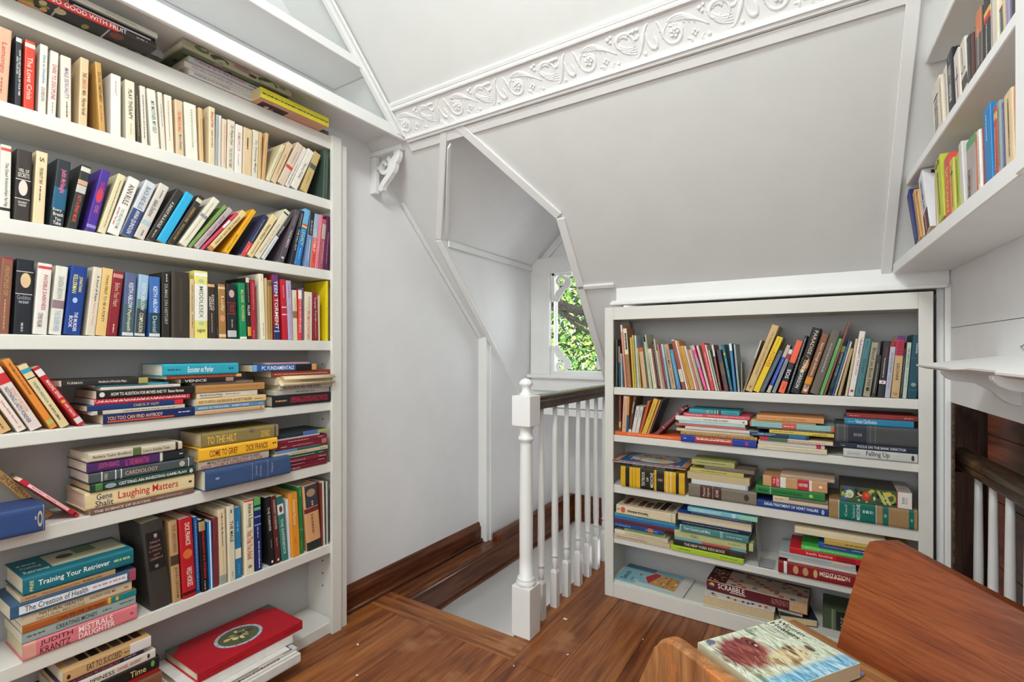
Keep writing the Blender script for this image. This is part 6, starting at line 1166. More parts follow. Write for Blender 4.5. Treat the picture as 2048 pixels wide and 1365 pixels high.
R4|.2322|.405|.0108|-90|.0196|.2491|.1644|p|C0A050|i:705820,.25,.6;b:.9,.97,A88838||paperback_book|mustard paperback, eighth from bottom in right pile by the bench, fourth shelf of back bookcase
R4|.1618|.4249|.0024|-90|.0239|.2719|.14|m|E0D0B0||M,d=.14|magazine|cream magazine, topmost in right pile by the bench, fourth shelf of back bookcase
L0|.625|1.9426|.062|-90|.0185|.3138|.2|h|3A302E|b:.27,.72,C03838;t:SO GOOD WITH FRUIT,.3,.78,F0E8E0,.2,.8;i:D8D0A0,.14,.26;i:C0B8B0,.85,.93|H,d=.20,off=.062,t=.0185,s1=.625,under|hardcover_book|dark brown hardcover titled SO GOOD WITH FRUIT, top of left bookcase
L0|.615|1.9614|.055|-90|.007|.1666|.1099|m|E8E4E0||M,off=.055,t=.007,s1=.615|magazine|white magazine, second from bottom in pile under the upper ledge, far left, top
L0|.628|1.9687|.05|-90|.009|.1875|.1237|p|24242A||off=.05,t=.009,s1=.628|paperback_book|black paperback, third from bottom in pile under the upper ledge, far left, top
L0|.63|1.978|.058|-90|.014|.1969|.1299|p|DDD8C8|t:COOK SENSATIONAL,.4,.75,B8B4A8,.3,.7|off=.058,t=.014,s1=.630|paperback_book|white paperback titled COOK SENSATIONAL, top of left bookcase
L0|.9781|1.9426|.0076|-90|.0174|.2435|.146|p|D8D4D0|t:EVERYBODYS WOKKING,.06,.5,888484,.25,.75;i:A8A8A8,.55,.95||paperback_book|white paperback titled EVERYBODYS WOKKING, top of left bookcase
L0|.9686|1.9603|.0079|-90|.0173|.2475|.146|p|DAD6D2|t:THE WELL-SEASONED WOK,.08,.58,908C8C,.25,.75;i:A8A8A8,.6,.95||paperback_book|white paperback titled THE WELL-SEASONED WOK, top of left bookcase
L0|.9579|1.9779|.018|-90|.0158|.2295|.146|p|C8C8CC|t:Cutting-up in the Kitchen,.07,.74,C03050,.2,.85;i:302C30,.8,.97|off=.018|paperback_book|light grey paperback titled Cutting-up in the Kitchen, top of left bookcase
L0|1.046|1.9965|.046|-90|.0245|.3474|.17|h|B8B498|o:.3,.4,.08,.4,4A5A40;o:.75,.4,.1,.45,4A5A38;o:.5,.6,.08,.3,A88888;o:.15,.6,.06,.35,687850;o:.6,.3,.04,.2,504838;o:.9,.6,.04,.2,808858|H,off=.046,d=.17,t=.0245,s1=1.046,under|hardcover_book|beige hardcover, floral book at the back, top of left bookcase
L0|1.19|1.9426|.062|-90|.034|.2632|.15|p|E6DA3C|i:F4F0D0,.03,.97;i:706A20,.02,.98|d=.15,off=.062,t=.034,s1=1.190,under|paperback_book|yellow cookbook, top of left bookcase
"""
# ------------------------------------------------------------------ books
_txt = {}
def text_mesh(s):
    """Lettering as flat polygons: verts scaled to a unit box, triangles."""
    if s in _txt: return _txt[s]
    c = bpy.data.curves.new('lettering', 'FONT')
    c.body = s; c.resolution_u = 2; c.offset = .008
    o = bpy.data.objects.new('lettering', c)
    COL.objects.link(o)
    dg = bpy.context.evaluated_depsgraph_get()
    me = bpy.data.meshes.new_from_object(o.evaluated_get(dg))
    vs = [(v.co.x, v.co.y) for v in me.vertices]
    fs = [tuple(p.vertices) for p in me.polygons]
    bpy.data.objects.remove(o); bpy.data.meshes.remove(me); bpy.data.curves.remove(c)
    if vs:
        x0 = min(v[0] for v in vs); x1 = max(v[0] for v in vs); y0 = min(v[1] for v in vs); y1 = max(v[1] for v in vs)
        vs = [((x - x0) / max(x1 - x0, 1e-6), (y - y0) / max(y1 - y0, 1e-6)) for x, y in vs]
    _txt[s] = (vs, fs)
    return _txt[s]

class Print:
    """Flat printing laid on a surface given by at(a, c): a along (0..1), c across (0..1)."""
    def __init__(self, at): self.at = at; self.v = []; self.f = []; self.m = []; self.mats = []; self.n = 0
    def mi(self, hx):
        if hx not in self.mats: self.mats.append(hx)
        return self.mats.index(hx)
    def add(self, vs, fs, hx, lift):
        b = len(self.v); i = self.mi(hx)
        self.v += [self.at(a, c, lift) for a, c in vs]
        for f in fs: self.f.append([b + k for k in f]); self.m.append(i)
    def band(self, a0, a1, hx, c0=0., c1=1., lift=1, nc=6):
        vs = []; fs = []
        cs_ = [c0] + [u for u in (.02, .06, .12, .2, .5, .8, .88, .94, .98) if c0 < u < c1] + [c1] if nc > 2 else [c0, c1]
        for c in cs_: vs += [(a0, c), (a1, c)]
        for k in range(len(cs_) - 1): fs.append((2 * k, 2 * k + 1, 2 * k + 3, 2 * k + 2))
        self.add(vs, fs, hx, lift)
    def ellipse(self, a, c, ra, rc, hx, lift=2):
        n = 18
        self.add([(a + ra * cos(2 * pi * i / n), min(1, max(0, c + rc * sin(2 * pi * i / n)))) for i in range(n)], [tuple(range(n))], hx, lift)
    def text(self, s, a0, a1, hx, c0, c1, across=False, lift=3):
        vs, fs = text_mesh(s)
        if across: P = [(a1 + (a0 - a1) * y, c0 + (c1 - c0) * x) for x, y in vs]
        else: P = [(a0 + (a1 - a0) * x, c0 + (c1 - c0) * y) for x, y in vs]
        self.add(P, fs, hx, lift)
    def bars(self, a0, a1, hx, c0, c1, rnd, lift=3):
        """Small type too worn to read: short dashes."""
        a = a0
        while a < a1:
            l = rnd.uniform(.012, .05); e = min(a + l, a1)
            self.band(a, e, hx, c0, c1, lift, 1)
            a = e + rnd.uniform(.006, .014)
    def build(self, name, parent, rough=.5):
        if not self.f: return None
        return mesh_obj(name, self.v, self.f, [flat(h, rough, .06, 'ink') for h in self.mats], parent, self.m)

def lay_ops(at, ops, rnd, root, lying):
    """Each printed line, band and emblem of a spine becomes a thin part of its own."""
    nb = 0
    for op in ops.split(';'):
        if not op: continue
        k, r = op.split(':', 1); q = r.split(',')
        pr = Print(at); pr.lying = lying
        if k == 'b':
            hc = q[2].split('/')
            c0, c1 = (float(hc[1]), float(hc[2])) if len(hc) > 2 else (0., 1.)
            nb += .25
            pr.band(float(q[0]), float(q[1]), hc[0], c0, c1, 1 + nb); nm = 'spine_band'
        elif k in 'th':
            c0, c1 = (float(q[4]), float(q[5])) if len(q) > 5 else (.3, .7)
            pr.text(q[0], float(q[1]), float(q[2]), q[3], c0, c1, k == 'h' or q[0] == '1985', 5); nm = 'title_lettering'
        elif k == 'o':
            nb += .25
            pr.ellipse(float(q[0]), float(q[1]), float(q[2]) if lying else float(q[3]), float(q[3]) if lying else float(q[2]), q[4], 2.2 + nb); nm = 'spine_emblem'
        else:
            c = rnd.choice((.4, .44, .5)); wd = rnd.uniform(.10, .16)
            pr.bars(float(q[1]), float(q[2]), q[0], c, c + wd, rnd, 4.5); nm = 'small_lettering'
        pr.build(nm, root)

PAGES = ['E2D6BC', 'D8C8A4', 'E6DECB', 'CDB88F', 'DED2B8']
FRAMES = {'L': (lambda s: (BX1 - .003, s), pi / 2), 'R': (lambda s: (s, RY + .004), 0.0)}
_ua = math.atan(.055)
FRAMES['F'] = (lambda s: (-1.56, s), pi / 2)
FRAMES['U'] = (lambda s: (.178 + .004 + cos(-pi / 2 + _ua) * s, 2.14 + sin(-pi / 2 + _ua) * s), -pi / 2 + _ua)

BACK = (.02, .06, .12, .2, .5, .8, .88, .94, .98)     # stations across a spine, closer at its rounded edges
def cover_mesh(t, h, d, ty):
    """U-shaped binding: spine with a rounded back and two boards."""
    c = {'p': .0006, 'h': .0024, 'm': .0005}[ty]
    c = min(c, t * .2)
    b = {'p': min(.0012, t * .10), 'h': min(.0045, t * .16), 'm': min(.0008, t * .1)}[ty]
    out = [(0, d), (0, .002 if ty == 'h' else .0008)]
    for u in BACK:
        out.append((t * u, -b * (1 - (2 * u - 1) ** 8)))
    out += [(t, .002 if ty == 'h' else .0008), (t, d), (t - c, d), (t - c, c + .0005), (c, c + .0005), (c, d)]
    n = len(out)
    vs = [(x, y, z) for z in (0, h) for x, y in out]
    fs = [(i, (i + 1) % n, n + (i + 1) % n, n + i) for i in range(n)]
    # end caps as quads/ngons of the C shape
    fs += [tuple(range(n))[::-1], tuple(range(n, 2 * n))]
    return vs, fs, b, c

def make_book(root_name, t, h, d, ty, col, ops, opts, rnd, lying):
    root = empty(root_name)
    vs, fs, b, c = cover_mesh(t, h, d, ty)
    hard = ty == 'h'
    e = .003 if hard else .0004
    px0, px1, py0, py1 = c + .0001, t - c - .0001, c + .0006, d - (e if hard else .0002)
    pg = paper(rnd.choice(PAGES))
    if 'pages' in opts:                          # lies with its fore-edge to the room
        vs = [(x, d - y, z) for x, y, z in vs]; fs = [f[::-1] for f in fs]
        py0, py1 = (e if hard else .0002), d - c - .0006
    mesh_obj('cover', vs, fs, flat(col, .42 if ty != 'h' else .5), root)
    k = .0022 if hard and t > .012 else 0
    pts = [(px0, py0), (px1, py0), (px1, py1), ((px0 + px1) / 2, py1 - k), (px0, py1)] if 'pages' not in opts else [(px0, py0), ((px0 + px1) / 2, py0 + k), (px1, py0), (px1, py1), (px0, py1)]
    n = len(pts)
    pv = [(x, y, z) for z in (e, h - e) for x, y in pts]
    pf = [(i, (i + 1) % n, n + (i + 1) % n, n + i) for i in range(n)] + [tuple(range(n))[::-1], tuple(range(n, 2 * n))]
    mesh_obj('pages', pv, pf, pg, root)
    if 'pages' not in opts:
        def at(a, cc, lift):
            x = t * (.006 + .988 * cc)
            u = x / t
            return (x, -b * (1 - (2 * u - 1) ** 8) - .00006 * lift - .0001, h * (1 - a))
        lay_ops(at, ops, rnd, root, lying)
    if 'spiral' in opts:
        bm = bmesh.new()
        nn = int(h / .008)
        for i in range(nn):
            z = h * (i + .5) / nn
            tube_into(bm, [(t * .5 + t * .44 * cos(a), -.001 + .004 * sin(a), z + .0006 * a) for a in [2 * pi * q / 8 for q in range(9)]], .0007, 5)
        o = bm_obj('spiral_binding', bm, ms, root, True); o['kind'] = 'stuff'
    if 'roll' in opts:
        bm = bmesh.new()
        P = [((t * .5) + t * .62 * cos(a), -.004 - t * .5 + t * .62 * sin(a)) for a in [-.4 * pi + 2 * pi * q / 18 for q in range(17)]]
        ribbon_into(bm, P, .0006, lambda x, y, s: Vector((x, y, s)), .004, h - .004)
        bm_obj('curled_cover', bm, flat(col), root, True)
    if 'under' in opts:                          # seen from below: the board that faces down
        def at4(a, cc, lift): return (-.0002 - .00006 * lift, .002 + (d - .004) * cc, h * (1 - a))
        p4 = Print(at4); p4.lying = True; p4.across_words = ()
        pal = {'3A302E': ('A84838', 'C8B888', '6A8A48', 'D8A060', '7A3A30', '8A8A40'), 'B8B498': ('4A5A40', '2E3A2C', '6A7858', '8A8A78', '9A8088')}.get(col, ('4A2C28', 'E8B8A8', 'C07868', '2E1E1C'))
        base = {'3A302E': '2A2626', 'B8B498': '6E7860'}.get(col, 'DCA088')
        p4.band(.01, .99, base, .01, .99, 1, 2)
        if base == 'DCA088':
            p4.band(.08, .45, '3A2420', .15, .6, 2, 2)
            for q in range(9): p4.ellipse(rnd.uniform(.12, .42), rnd.uniform(.2, .55), .03, .06, rnd.choice(pal), 3 + q * .1)
            for q in range(5): p4.bars(.5, .95, 'C88870', .15 + .1 * q, .18 + .1 * q, rnd, 3)
        else:
            for q in range(46): p4.ellipse(rnd.uniform(.04, .96), rnd.uniform(.05, .9), rnd.uniform(.015, .05), rnd.uniform(.02, .09), rnd.choice(pal), 2 + q * .04)
            if base == '2A2626':
                for a in (.34, .66): p4.band(a, a + .012, 'B0B0AC', 0, 1, 6, 2)
        p4.build('cover_picture_print', root)
    if 'cover2' in opts or 'cover' in opts.split(','):
        lo = 'cover2' not in opts
        def at2(a, cc, lift):
            return ((t + .0002 + .00006 * lift), .004 + (d - .008) * cc, h * (1 - a))
        p2 = Print(at2); p2.lying = lying; p2.across_words = ()
        if not lo:
            p2.band(.03, .09, '402024', .12, .95, 1, 2); p2.text('THE', .04, .08, 'E8E0E0', .3, .6, True)
            p2.text('D', .14, .22, '202020', .62, .9, True); p2.text('N', .90, .98, '202020', .62, .9, True)
            p2.ellipse(.5, .8, .1, .18, '9088A0', 2); p2.ellipse(.5, .78, .05, .12, '505068', 2.5)
        elif col == '1A6A78':
            p2.band(.28, .98, 'B8B498', .18, .92, 1, 2); p2.ellipse(.45, .6, .08, .12, '4A4438', 2); p2.band(.55, .75, '6A7A5A', .55, .9, 1.5, 2)
            p2.text('Retriever', .04, .26, 'E0E8E4', .15, .3); p2.text('Training', .04, .22, 'E0E8E4', .4, .52); p2.bars(.04, .2, 'D0D8D4', .62, .68, rnd)
        else:
            for q in range(7):
                p2.band(.08 + .125 * q, .18 + .125 * q, rnd.choice(('3A302C', '5A4A40', '8A7868', '2A2624', 'A89480', '6A3A30')), .15, rnd.uniform(.6, .9), 1, 2)
        p2.build('cover_picture_print', root)
    return root

random.seed(21)
def frame_place(key, s, off, z):
    f = FRAMES[key[0]]
    x, y = f[0](s)
    rz = f[1]
    # inward direction (local +Y)
    ix, iy = -sin(rz), cos(rz)
    return (x - ix * off, y - iy * off, z), rz
GROUPS = {'F': 'books in the left bookcase', 'L': 'books in the left bookcase', 'R': 'books in the back bookcase', 'U': 'books on the right wall shelf'}
for ln in BOOKS.strip().split('\n'):
    key, s, z, off, a, t, h, d, ty, col, ops, opts, nm, lab = ln.split('|')
    s, z, off, a, t, h, d = map(float, (s, z, off, a, t, h, d))
    rnd = random.Random(lab)
    lying = a < -80
    bk = make_book(nm, t, h, d, ty, col, ops, opts, rnd, lying)
    loc, rz = frame_place(key, s, off, z)
    bk.location = loc
    bk.rotation_euler = (0, RAD(a), rz)
    tag(bk, lab, 'magazine' if nm == 'magazine' else ('folder' if nm == 'folder' else 'book'), GROUPS[key[0]])
# ------------------------------------------------------------------ larger flat things
def lying_box(name, cx, cy, z, lx, ly, h, rz, mats, kind, label, cat, group=None, hard=True, page=None):
    """A flat-lying bound book or box; local x along its long front edge, y away from the front."""
    r = empty(name, (cx, cy, z), (0, 0, rz))
    x0, x1 = -lx / 2, lx / 2
    if kind == 'book':                      # boards above and below, spine at the front
        box('cover_board', x0, x1, .0, ly, h - .0028, h, mats, r, .0008)
        box('cover_board', x0, x1, .0, ly, 0, .0028, mats, r, .0008)
        box('spine', x0, x1, -.0022, .0016, 0.0002, h - .0002, mats, r, .0008)
        box('pages', x0 + .004, x1 - .004, .0018, ly - .004, .0029, h - .0029, page or paper('DED2B8'), r, 0)
    elif kind == 'open':                    # page edges to the front
        box('cover_board', x0, x1, .0, ly, h - .0022, h, mats, r, .0008)
        box('cover_board', x0, x1, .0, ly, 0, .0022, mats, r, .0008)
        box('pages', x0 + .003, x1 - .003, .002, ly - .002, .0023, h - .0023, page or paper('D8C39A'), r, 0)
    elif kind == 'thin':
        box('cover', x0, x1, .0, ly, h * .55, h, mats, r, .0004)
        box('pages', x0 + .001, x1 - .001, .0008, ly - .001, .0, h * .54, page or paper('E2D6BC'), r, 0)
    else:                                   # box with a lid
        box('lid', x0, x1, .0, ly, .004, h, mats, r, .0012)
        box('tray', x0 + .002, x1 - .002, .002, ly - .002, 0, .0035, page or flat('5A2A28'), r, 0)
    tag(r, label, cat, group)
    return r
def top_print(r, lx, ly, h, fn, name='cover_picture_print'):
    def at(a, c, lift): return (-lx / 2 + lx * a, ly * c, h + .0002 + .00007 * lift)
    p = Print(at); p.lying = True
    fn(p); return p.build(name, r, .4)
def front_print(r, lx, h, fn, y=-.0024, name='front_lettering'):
    def at(a, c, lift): return (-lx / 2 + lx * a, y - .0001 - .00006 * lift, h * c)
    p = Print(at); p.lying = True
    fn(p); return p.build(name, r, .4)
rnd = random.Random(8)

# --- stack with the red album at the foot of the left bookcase (fronts look to +x)
L90 = pi / 2
r = lying_box('storage_box', -1.512, .865, .0452, .325, .225, .031, L90, flat('D8D8D6', .5), 'lid', 'flat white box at the bottom of the stack under the red album', 'box', page=flat('C8C8C6'))
z = .0766
for i, (lx, ly, h, hx, dx, dy, lab) in enumerate(((.330, .205, .006, 'E0DEDA', -.004, 0, 'white magazine lying on the flat white box under the red album'),
                                     (.335, .21, .007, 'C8C4C0', -.012, .004, 'magazine with plum title strip in the stack under the red album'),
                                     (.31, .20, .005, 'D6D2CC', -.018, -.008, 'pale magazine directly below the thick white book under the red album'))):
    r = lying_box('magazine', -1.516 + dx, .855 + dy, z, lx, ly, h, L90, flat(hx, .35), 'thin', lab, 'magazine', GROUPS['L'])
    if i == 1:
        front_print(r, lx, h, lambda p: (p.band(.1, .8, '6A3850', .1, .95, 1, 2), p.text('Peter Hannan Childrens Musical', .12, .78, 'E8D8E0', .2, .85, False, 3)), 0)
        top_print(r, lx, ly, h, lambda p: (p.band(.1, .3, '7A9A60', .02, .2), p.band(.3, .6, '4A3A34', .02, .2), p.band(.85, .95, '3A6080', .02, .2)))
    z += h + .0005
r = lying_box('hardcover_book', -1.562, .862, z, .335, .21, .030, L90, flat('E4E2DE', .35), 'book', 'thick plain white hardcover directly beneath the red album', 'book', GROUPS['L'])
z += .0306
r = lying_box('photo_album', -1.560, .894, z, .343, .206, .029, L90, flat('B01E2C', .38), 'book', 'large red album with oval picture medallion on the bottom shelf stack', 'book', GROUPS['L'])
def album(p):
    p.ellipse(.50, .45, .215, .30, 'A8BCC8', 1); p.ellipse(.50, .45, .185, .255, '5A5A40', 2)
    for q in range(26):
        a = rnd.uniform(0, 6.28); d = rnd.uniform(0, .78)
        p.ellipse(.50 + .15 * d * cos(a), .45 + .20 * d * sin(a), rnd.uniform(.012, .04), rnd.uniform(.012, .05), rnd.choice(('C8B878', '2E2A26', '8A9A60', 'D8CC98', '4A4450', '6E7C58')), 3 + q * .1)
    for q in range(12):
        a = q * pi / 6; p.ellipse(.50 + .2 * cos(a), .45 + .278 * sin(a), .007, .010, '2A3038', 3)
    for cx, s in ((0, 1), (1, -1)):
        p.add([(cx, 1), (cx + s * .12, 1), (cx + s * .06, .84), (cx, .78)], [(0, 1, 2, 3)], '6E7068', 1.5)
    for q in range(5):
        p.band(.03 + .004 * q, .16 - .02 * q, '8E1824', .04 + .05 * q, .046 + .05 * q, 1, 2)
top_print(r, .343, .206, .029, album)
front_print(r, .343, .029, lambda p: (p.bars(.12, .4, '8A1420', .45, .55, rnd), p.bars(.8, .95, '8A1420', .45, .55, rnd)))

# --- bottom shelf of the back bookcase
ZB = .0686
r = lying_box('picture_book', -.668, 2.126, ZB, .306, .19, .0075, RAD(-2.0), flat('8CC0CC', .35), 'thin', 'thin light blue picture book with red-roofed drawing on the bottom shelf', 'book', GROUPS['R'])
def pic(p):
    p.band(.86, 1, 'D8D0CC', 0, 1, .6, 2)
    p.band(.30, .86, 'C0D4D8', 0, .16, .7, 2)
    p.band(0, .45, '4A7C88', .78, 1, .8, 2)
    p.add([(.36, .48), (.46, .86), (.58, .80), (.48, .16)], [(0, 1, 2, 3)], 'D8D0CC', 1.0)
    p.add([(.37, .48), (.465, .82), (.57, .78), (.475, .19)], [(0, 1, 2, 3)], 'B83038', 1.2)
    p.add([(.48, .20), (.57, .78), (.84, .76), (.86, .12)], [(0, 1, 2, 3)], 'C89848', 1.4)
    for q in range(40):
        p.ellipse(rnd.uniform(.54, .84), rnd.uniform(.14, .74), rnd.uniform(.006, .022), rnd.uniform(.01, .035), rnd.choice(('A86A38', 'D8B878', '8A7888', 'C8A8A0', '5A4438', 'E0D0B8', 'B85048')), 2 + q * .05)
    p.add([(.68, .14), (.69, .14), (.73, .76), (.72, .76)], [(0, 1, 2, 3)], '9A4A38', 5)
    p.text('Seich', .06, .15, '2A2A30', .12, .58, True, 3)
    p.text('Lorie', .20, .24, '5A5A68', .15, .32, True, 3)
    p.ellipse(.30, .2, .03, .05, 'D8C8A0', 2); p.ellipse(.29, .55, .02, .05, 'B86868', 2)
top_print(r, .306, .19, .0075, pic)
r = lying_box('picture_book', -.655, 2.136, ZB - .0001, .29, .01, .0001, 0, flat('C88858'), 'none', 'x', 'book')
for o in [r] + list(r.children): bpy.data.objects.remove(o)
r = lying_box('hardcover_book', -.306, 2.119, ZB, .260, .20, .043, RAD(.6), flat('DAD6CE', .45), 'open', 'thick white book with coloured diamonds lying beneath the maroon game box', 'book', GROUPS['R'])
def diam(p):
    for q, (x, c, hx) in enumerate(((.13, .14, '2A3A6A'), (.16, .10, 'C8B040'), (.36, .12, '2A4A88'), (.40, .09, 'D8C848'), (.46, .09, 'B83838'), (.52, .10, 'D8C848'), (.57, .09, '6A3040'), (.64, .08, '2A4A98'), (.70, .10, '2A4A98'), (.80, .09, 'C04838'), (.88, .10, 'C85848'))):
        s = .030
        p.add([(x - s, c), (x, c + .05), (x + s, c), (x, c - .05)], [(0, 1, 2, 3)], hx, 1 + q * .1)
    p.bars(.08, .22, '6A6864', .04, .055, rnd); p.bars(.86, .94, '6A6864', .03, .045, rnd)
top_print(r, .26, .20, .043, diam)
r = lying_box('game_box', -.250, 2.160, ZB + .0436, .362, .155, .042, RAD(-2.2), flat('5A161E', .35), 'lid', 'maroon word-game box with letter-tile board picture on the bottom shelf', 'box')
def board_(p):
    p.band(.0, 1, '4A1218', .9, 1, .6, 2); p.band(.0, .2, '4A141A', 0, 1, .6, 2)
    p.band(.205, .995, 'B8A48C', .0, .90, 1, 2)
    for i in range(15):
        for j in range(8):
            x0 = .207 + i * .0525; c0 = .01 + j * .111
            if x0 + .045 > .995: continue
            hx = 'B09C86' if (i * 3 + j * 5) % 7 else 'A89480'
            if (i + j) % 7 == 3: hx = '9A4444'
            if (i * 2 + j * 3) % 11 == 2: hx = '4A5A74'
            p.band(x0, x0 + .048, hx, c0, c0 + .10, 1.5, 1)
    for q in range(26):
        x, c = rnd.uniform(.03, .19), rnd.uniform(.04, .85); a = rnd.uniform(0, 1.5); s = .016
        p.add([(x + s * cos(a + k * pi / 2), c + s * 2.1 * sin(a + k * pi / 2)) for k in range(4)], [(0, 1, 2, 3)], rnd.choice(('C8A070', 'B88A5C', 'D8B888')), 3 + q * .06)
    p.text('SCRABBLE', .33, .75, 'A89060', .91, .985, False, 4)
top_print(r, .362, .155, .042, board_)
def sfront(p):
    p.ellipse(.055, .52, .04, .36, '1C1A20', 1); p.ellipse(.055, .58, .033, .26, 'C85030', 1.5); p.ellipse(.062, .68, .022, .14, 'D8B040', 2); p.ellipse(.05, .45, .03, .12, '2A3A78', 2.4)
    p.text('SCRABBLE', .125, .40, 'E8DCD8', .40, .88, False, 3); p.band(.25, .41, 'E8DCD8', .26, .32, 3, 2)
    for q in range(4): p.bars(.665, .82, 'B88888', .70 - .13 * q, .75 - .13 * q, rnd, 3)
    p.band(.838, .995, 'C8A078', .08, .92, 2, 2); p.band(.832, .838, '8AA8B8', .08, .92, 2.2, 2); p.band(0, 1, 'D8C8B8', .955, 1, 2, 2)
    for q in range(20): p.ellipse(rnd.uniform(.85, .99), rnd.uniform(.14, .86), .004, .05, 'B08A60', 3)
front_print(r, .362, .042, sfront, 0)
r = lying_box('magazine', -.128, 2.166, ZB + .0293, .085, .14, .0125, RAD(-3), flat('B8B8B4', .4), 'thin', 'grey magazine edge showing under the right end of the game box', 'magazine', GROUPS['R'])
r = lying_box('hardcover_book', -.098, 2.156, ZB, .125, .15, .0285, RAD(14), flat('20283A', .4), 'open', 'navy covered book with tan page edges under right end of game box', 'book', GROUPS['R'])
r = lying_box('hardcover_book', .085, 2.190, ZB, .215, .125, .076, 0, flat('46523C', .5), 'book', 'thick olive green hardcover lying at the right end of the bottom shelf', 'book', GROUPS['R'])
front_print(r, .215, .076, lambda p: (p.band(.13, .16, '7A8468', .0, 1), p.band(.175, .18, '9AA088', .0, 1), p.band(.2, .45, '20241E', .05, .95, 2), p.text('ROGUE', .26, .34, '9AA088', .1, .7, True, 3), p.band(.6, .63, '7A8468')))

# --- picture book on top of the yellow textbook
zt = .6133
r = lying_box('picture_book', -.655, 2.092, zt, .316, .225, .005, RAD(1.5), flat('1C5C9A', .3), 'thin', 'blue activity book with orange border on top of the yellow textbook', 'book', GROUPS['R'])
def act(p):
    p.band(0, 1, 'D8703C', 0, .075, 1, 2); p.band(0, .06, 'D8905C', 0, 1, 1, 2); p.band(.93, 1, 'C8845C', 0, 1, 1, 2)
    p.band(.0, .045, 'B83028', 0, .075, 2, 1); p.band(.94, .985, 'C02838', 0, .075, 2, 1)
    for q in range(18): p.ellipse(.075 + q * .048, .038, .012, .022, rnd.choice(('F0E0D0', 'E8B890', 'C03830')), 2)
    p.band(.06, .065, 'E8E4E0', .075, 1, 1.5, 1); p.band(.925, .93, 'E8E4E0', .075, 1, 1.5, 1); p.band(.06, .93, 'E8E4E0', .075, .09, 1.5, 1)
    p.ellipse(.5, .62, .34, .44, 'D8D0C0', 2)
    for q in range(34): p.ellipse(rnd.uniform(.3, .8), rnd.uniform(.25, .9), rnd.uniform(.01, .05), rnd.uniform(.02, .06), rnd.choice(('A88868', '6A4A38', 'C8B8A0', '8A9AA0', 'B06050', 'D8A848')), 3 + q * .05)
    p.band(.62, .74, 'D89040', .16, .24, 5, 1); p.ellipse(.84, .16, .03, .04, 'B03848', 5); p.band(.76, .9, 'E8E8E8', .12, .17, 4.6, 1)
    p.band(.19, .22, 'D8D8D8', .3, .5, 3, 1); p.band(.12, .15, 'C8B8A0', .5, .75, 3, 1)
top_print(r, .316, .225, .005, act)

# --- jigsaw box on the tan textbook
r = lying_box('jigsaw_box', .131, 2.112, .5723, .200, .165, .054, RAD(.4), flat('3E3A30', .4), 'lid', 'jigsaw puzzle box with painted vegetables standing on the thick tan textbook', 'box', page=flat('C8C0B4'))
def veg(p):
    p.band(0, .80, '4A5A3A', 0, 1, 1, 2)
    for q in range(60): p.ellipse(rnd.uniform(.04, .77), rnd.uniform(.1, .9), rnd.uniform(.01, .04), rnd.uniform(.04, .14), rnd.choice(('6A8A4A', '2A3A28', '8AA858', 'C8C8B0', '3A4A58', 'A8B870', '24281E')), 2 + q * .03)
    p.ellipse(.14, .5, .06, .27, 'D0D4B8', 5); p.ellipse(.14, .42, .03, .12, 'A8B890', 5.5); p.ellipse(.10, .84, .06, .10, '4A5698', 5); p.ellipse(.06, .14, .04, .12, '4A5698', 5)
    p.ellipse(.25, .55, .03, .14, '2A1A1C', 5); p.ellipse(.265, .58, .016, .08, 'D8B060', 5.5)
    p.ellipse(.375, .48, .06, .30, 'D03A28', 5); p.ellipse(.385, .55, .03, .14, 'E06848', 5.5); p.ellipse(.46, .85, .035, .09, 'C8B840', 5)
    p.add([(.52, .9), (.56, .9), (.67, .08), (.62, .08)], [(0, 1, 2, 3)], 'B8C060', 6); p.add([(.60, .85), (.64, .85), (.73, .08), (.69, .08)], [(0, 1, 2, 3)], 'C8C878', 6)
    p.ellipse(.72, .5, .07, .33, '9AAA50', 5); p.ellipse(.72, .5, .04, .2, '5A5A38', 5.5); p.ellipse(.68, .75, .05, .13, 'D8C050', 6)
    p.band(.80, .812, 'B02028', 0, 1, 6, 1); p.band(.812, 1, 'E0DAD2', 0, 1, 6, 2)
    p.text('550', .87, .905, '201C1C', .28, .68, True, 8); p.text('PIECES', .92, .94, '6A6460', .3, .68, True, 8)
front_print(r, .20, .054, veg, 0)
top_print(r, .20, .165, .054, lambda p: (p.band(.80, 1, 'B8AFA6', 0, 1, 1, 2), p.band(.795, .805, '8A2024', 0, 1, 2, 1), p.bars(.85, .95, '8A8078', .3, .35, rnd)))

# --- clear bookend beside the left piles on the fourth shelf
mc, nt, b = new_mat('clear_acrylic')
b.inputs['Base Color'].default_value = (.93, .95, .96, 1); b.inputs['Transmission Weight'].default_value = .92; b.inputs['Roughness'].default_value = .06; b.inputs['IOR'].default_value = 1.2
be = empty('bookend', (-.232, 2.128, .2675))
prism('upright_plate', [(0, 0, .0), (.003, 0, .0), (-.009, 0, .172), (-.012, 0, .172)], (0, .095, 0), mc, be, .0005)
box('foot_plate', .0032, .052, .0, .095, .0, .003, mc, be, .0005)
tag(be, 'clear acrylic bookend standing beside the green book pile on the fourth shelf', 'bookend')

# ------------------------------------------------------------------ bench with the art book
D = (.82, -.57)
ang = math.atan2(-.57, .82)
bn = empty('bench', (-.26, .972, 0), (0, 0, ang))
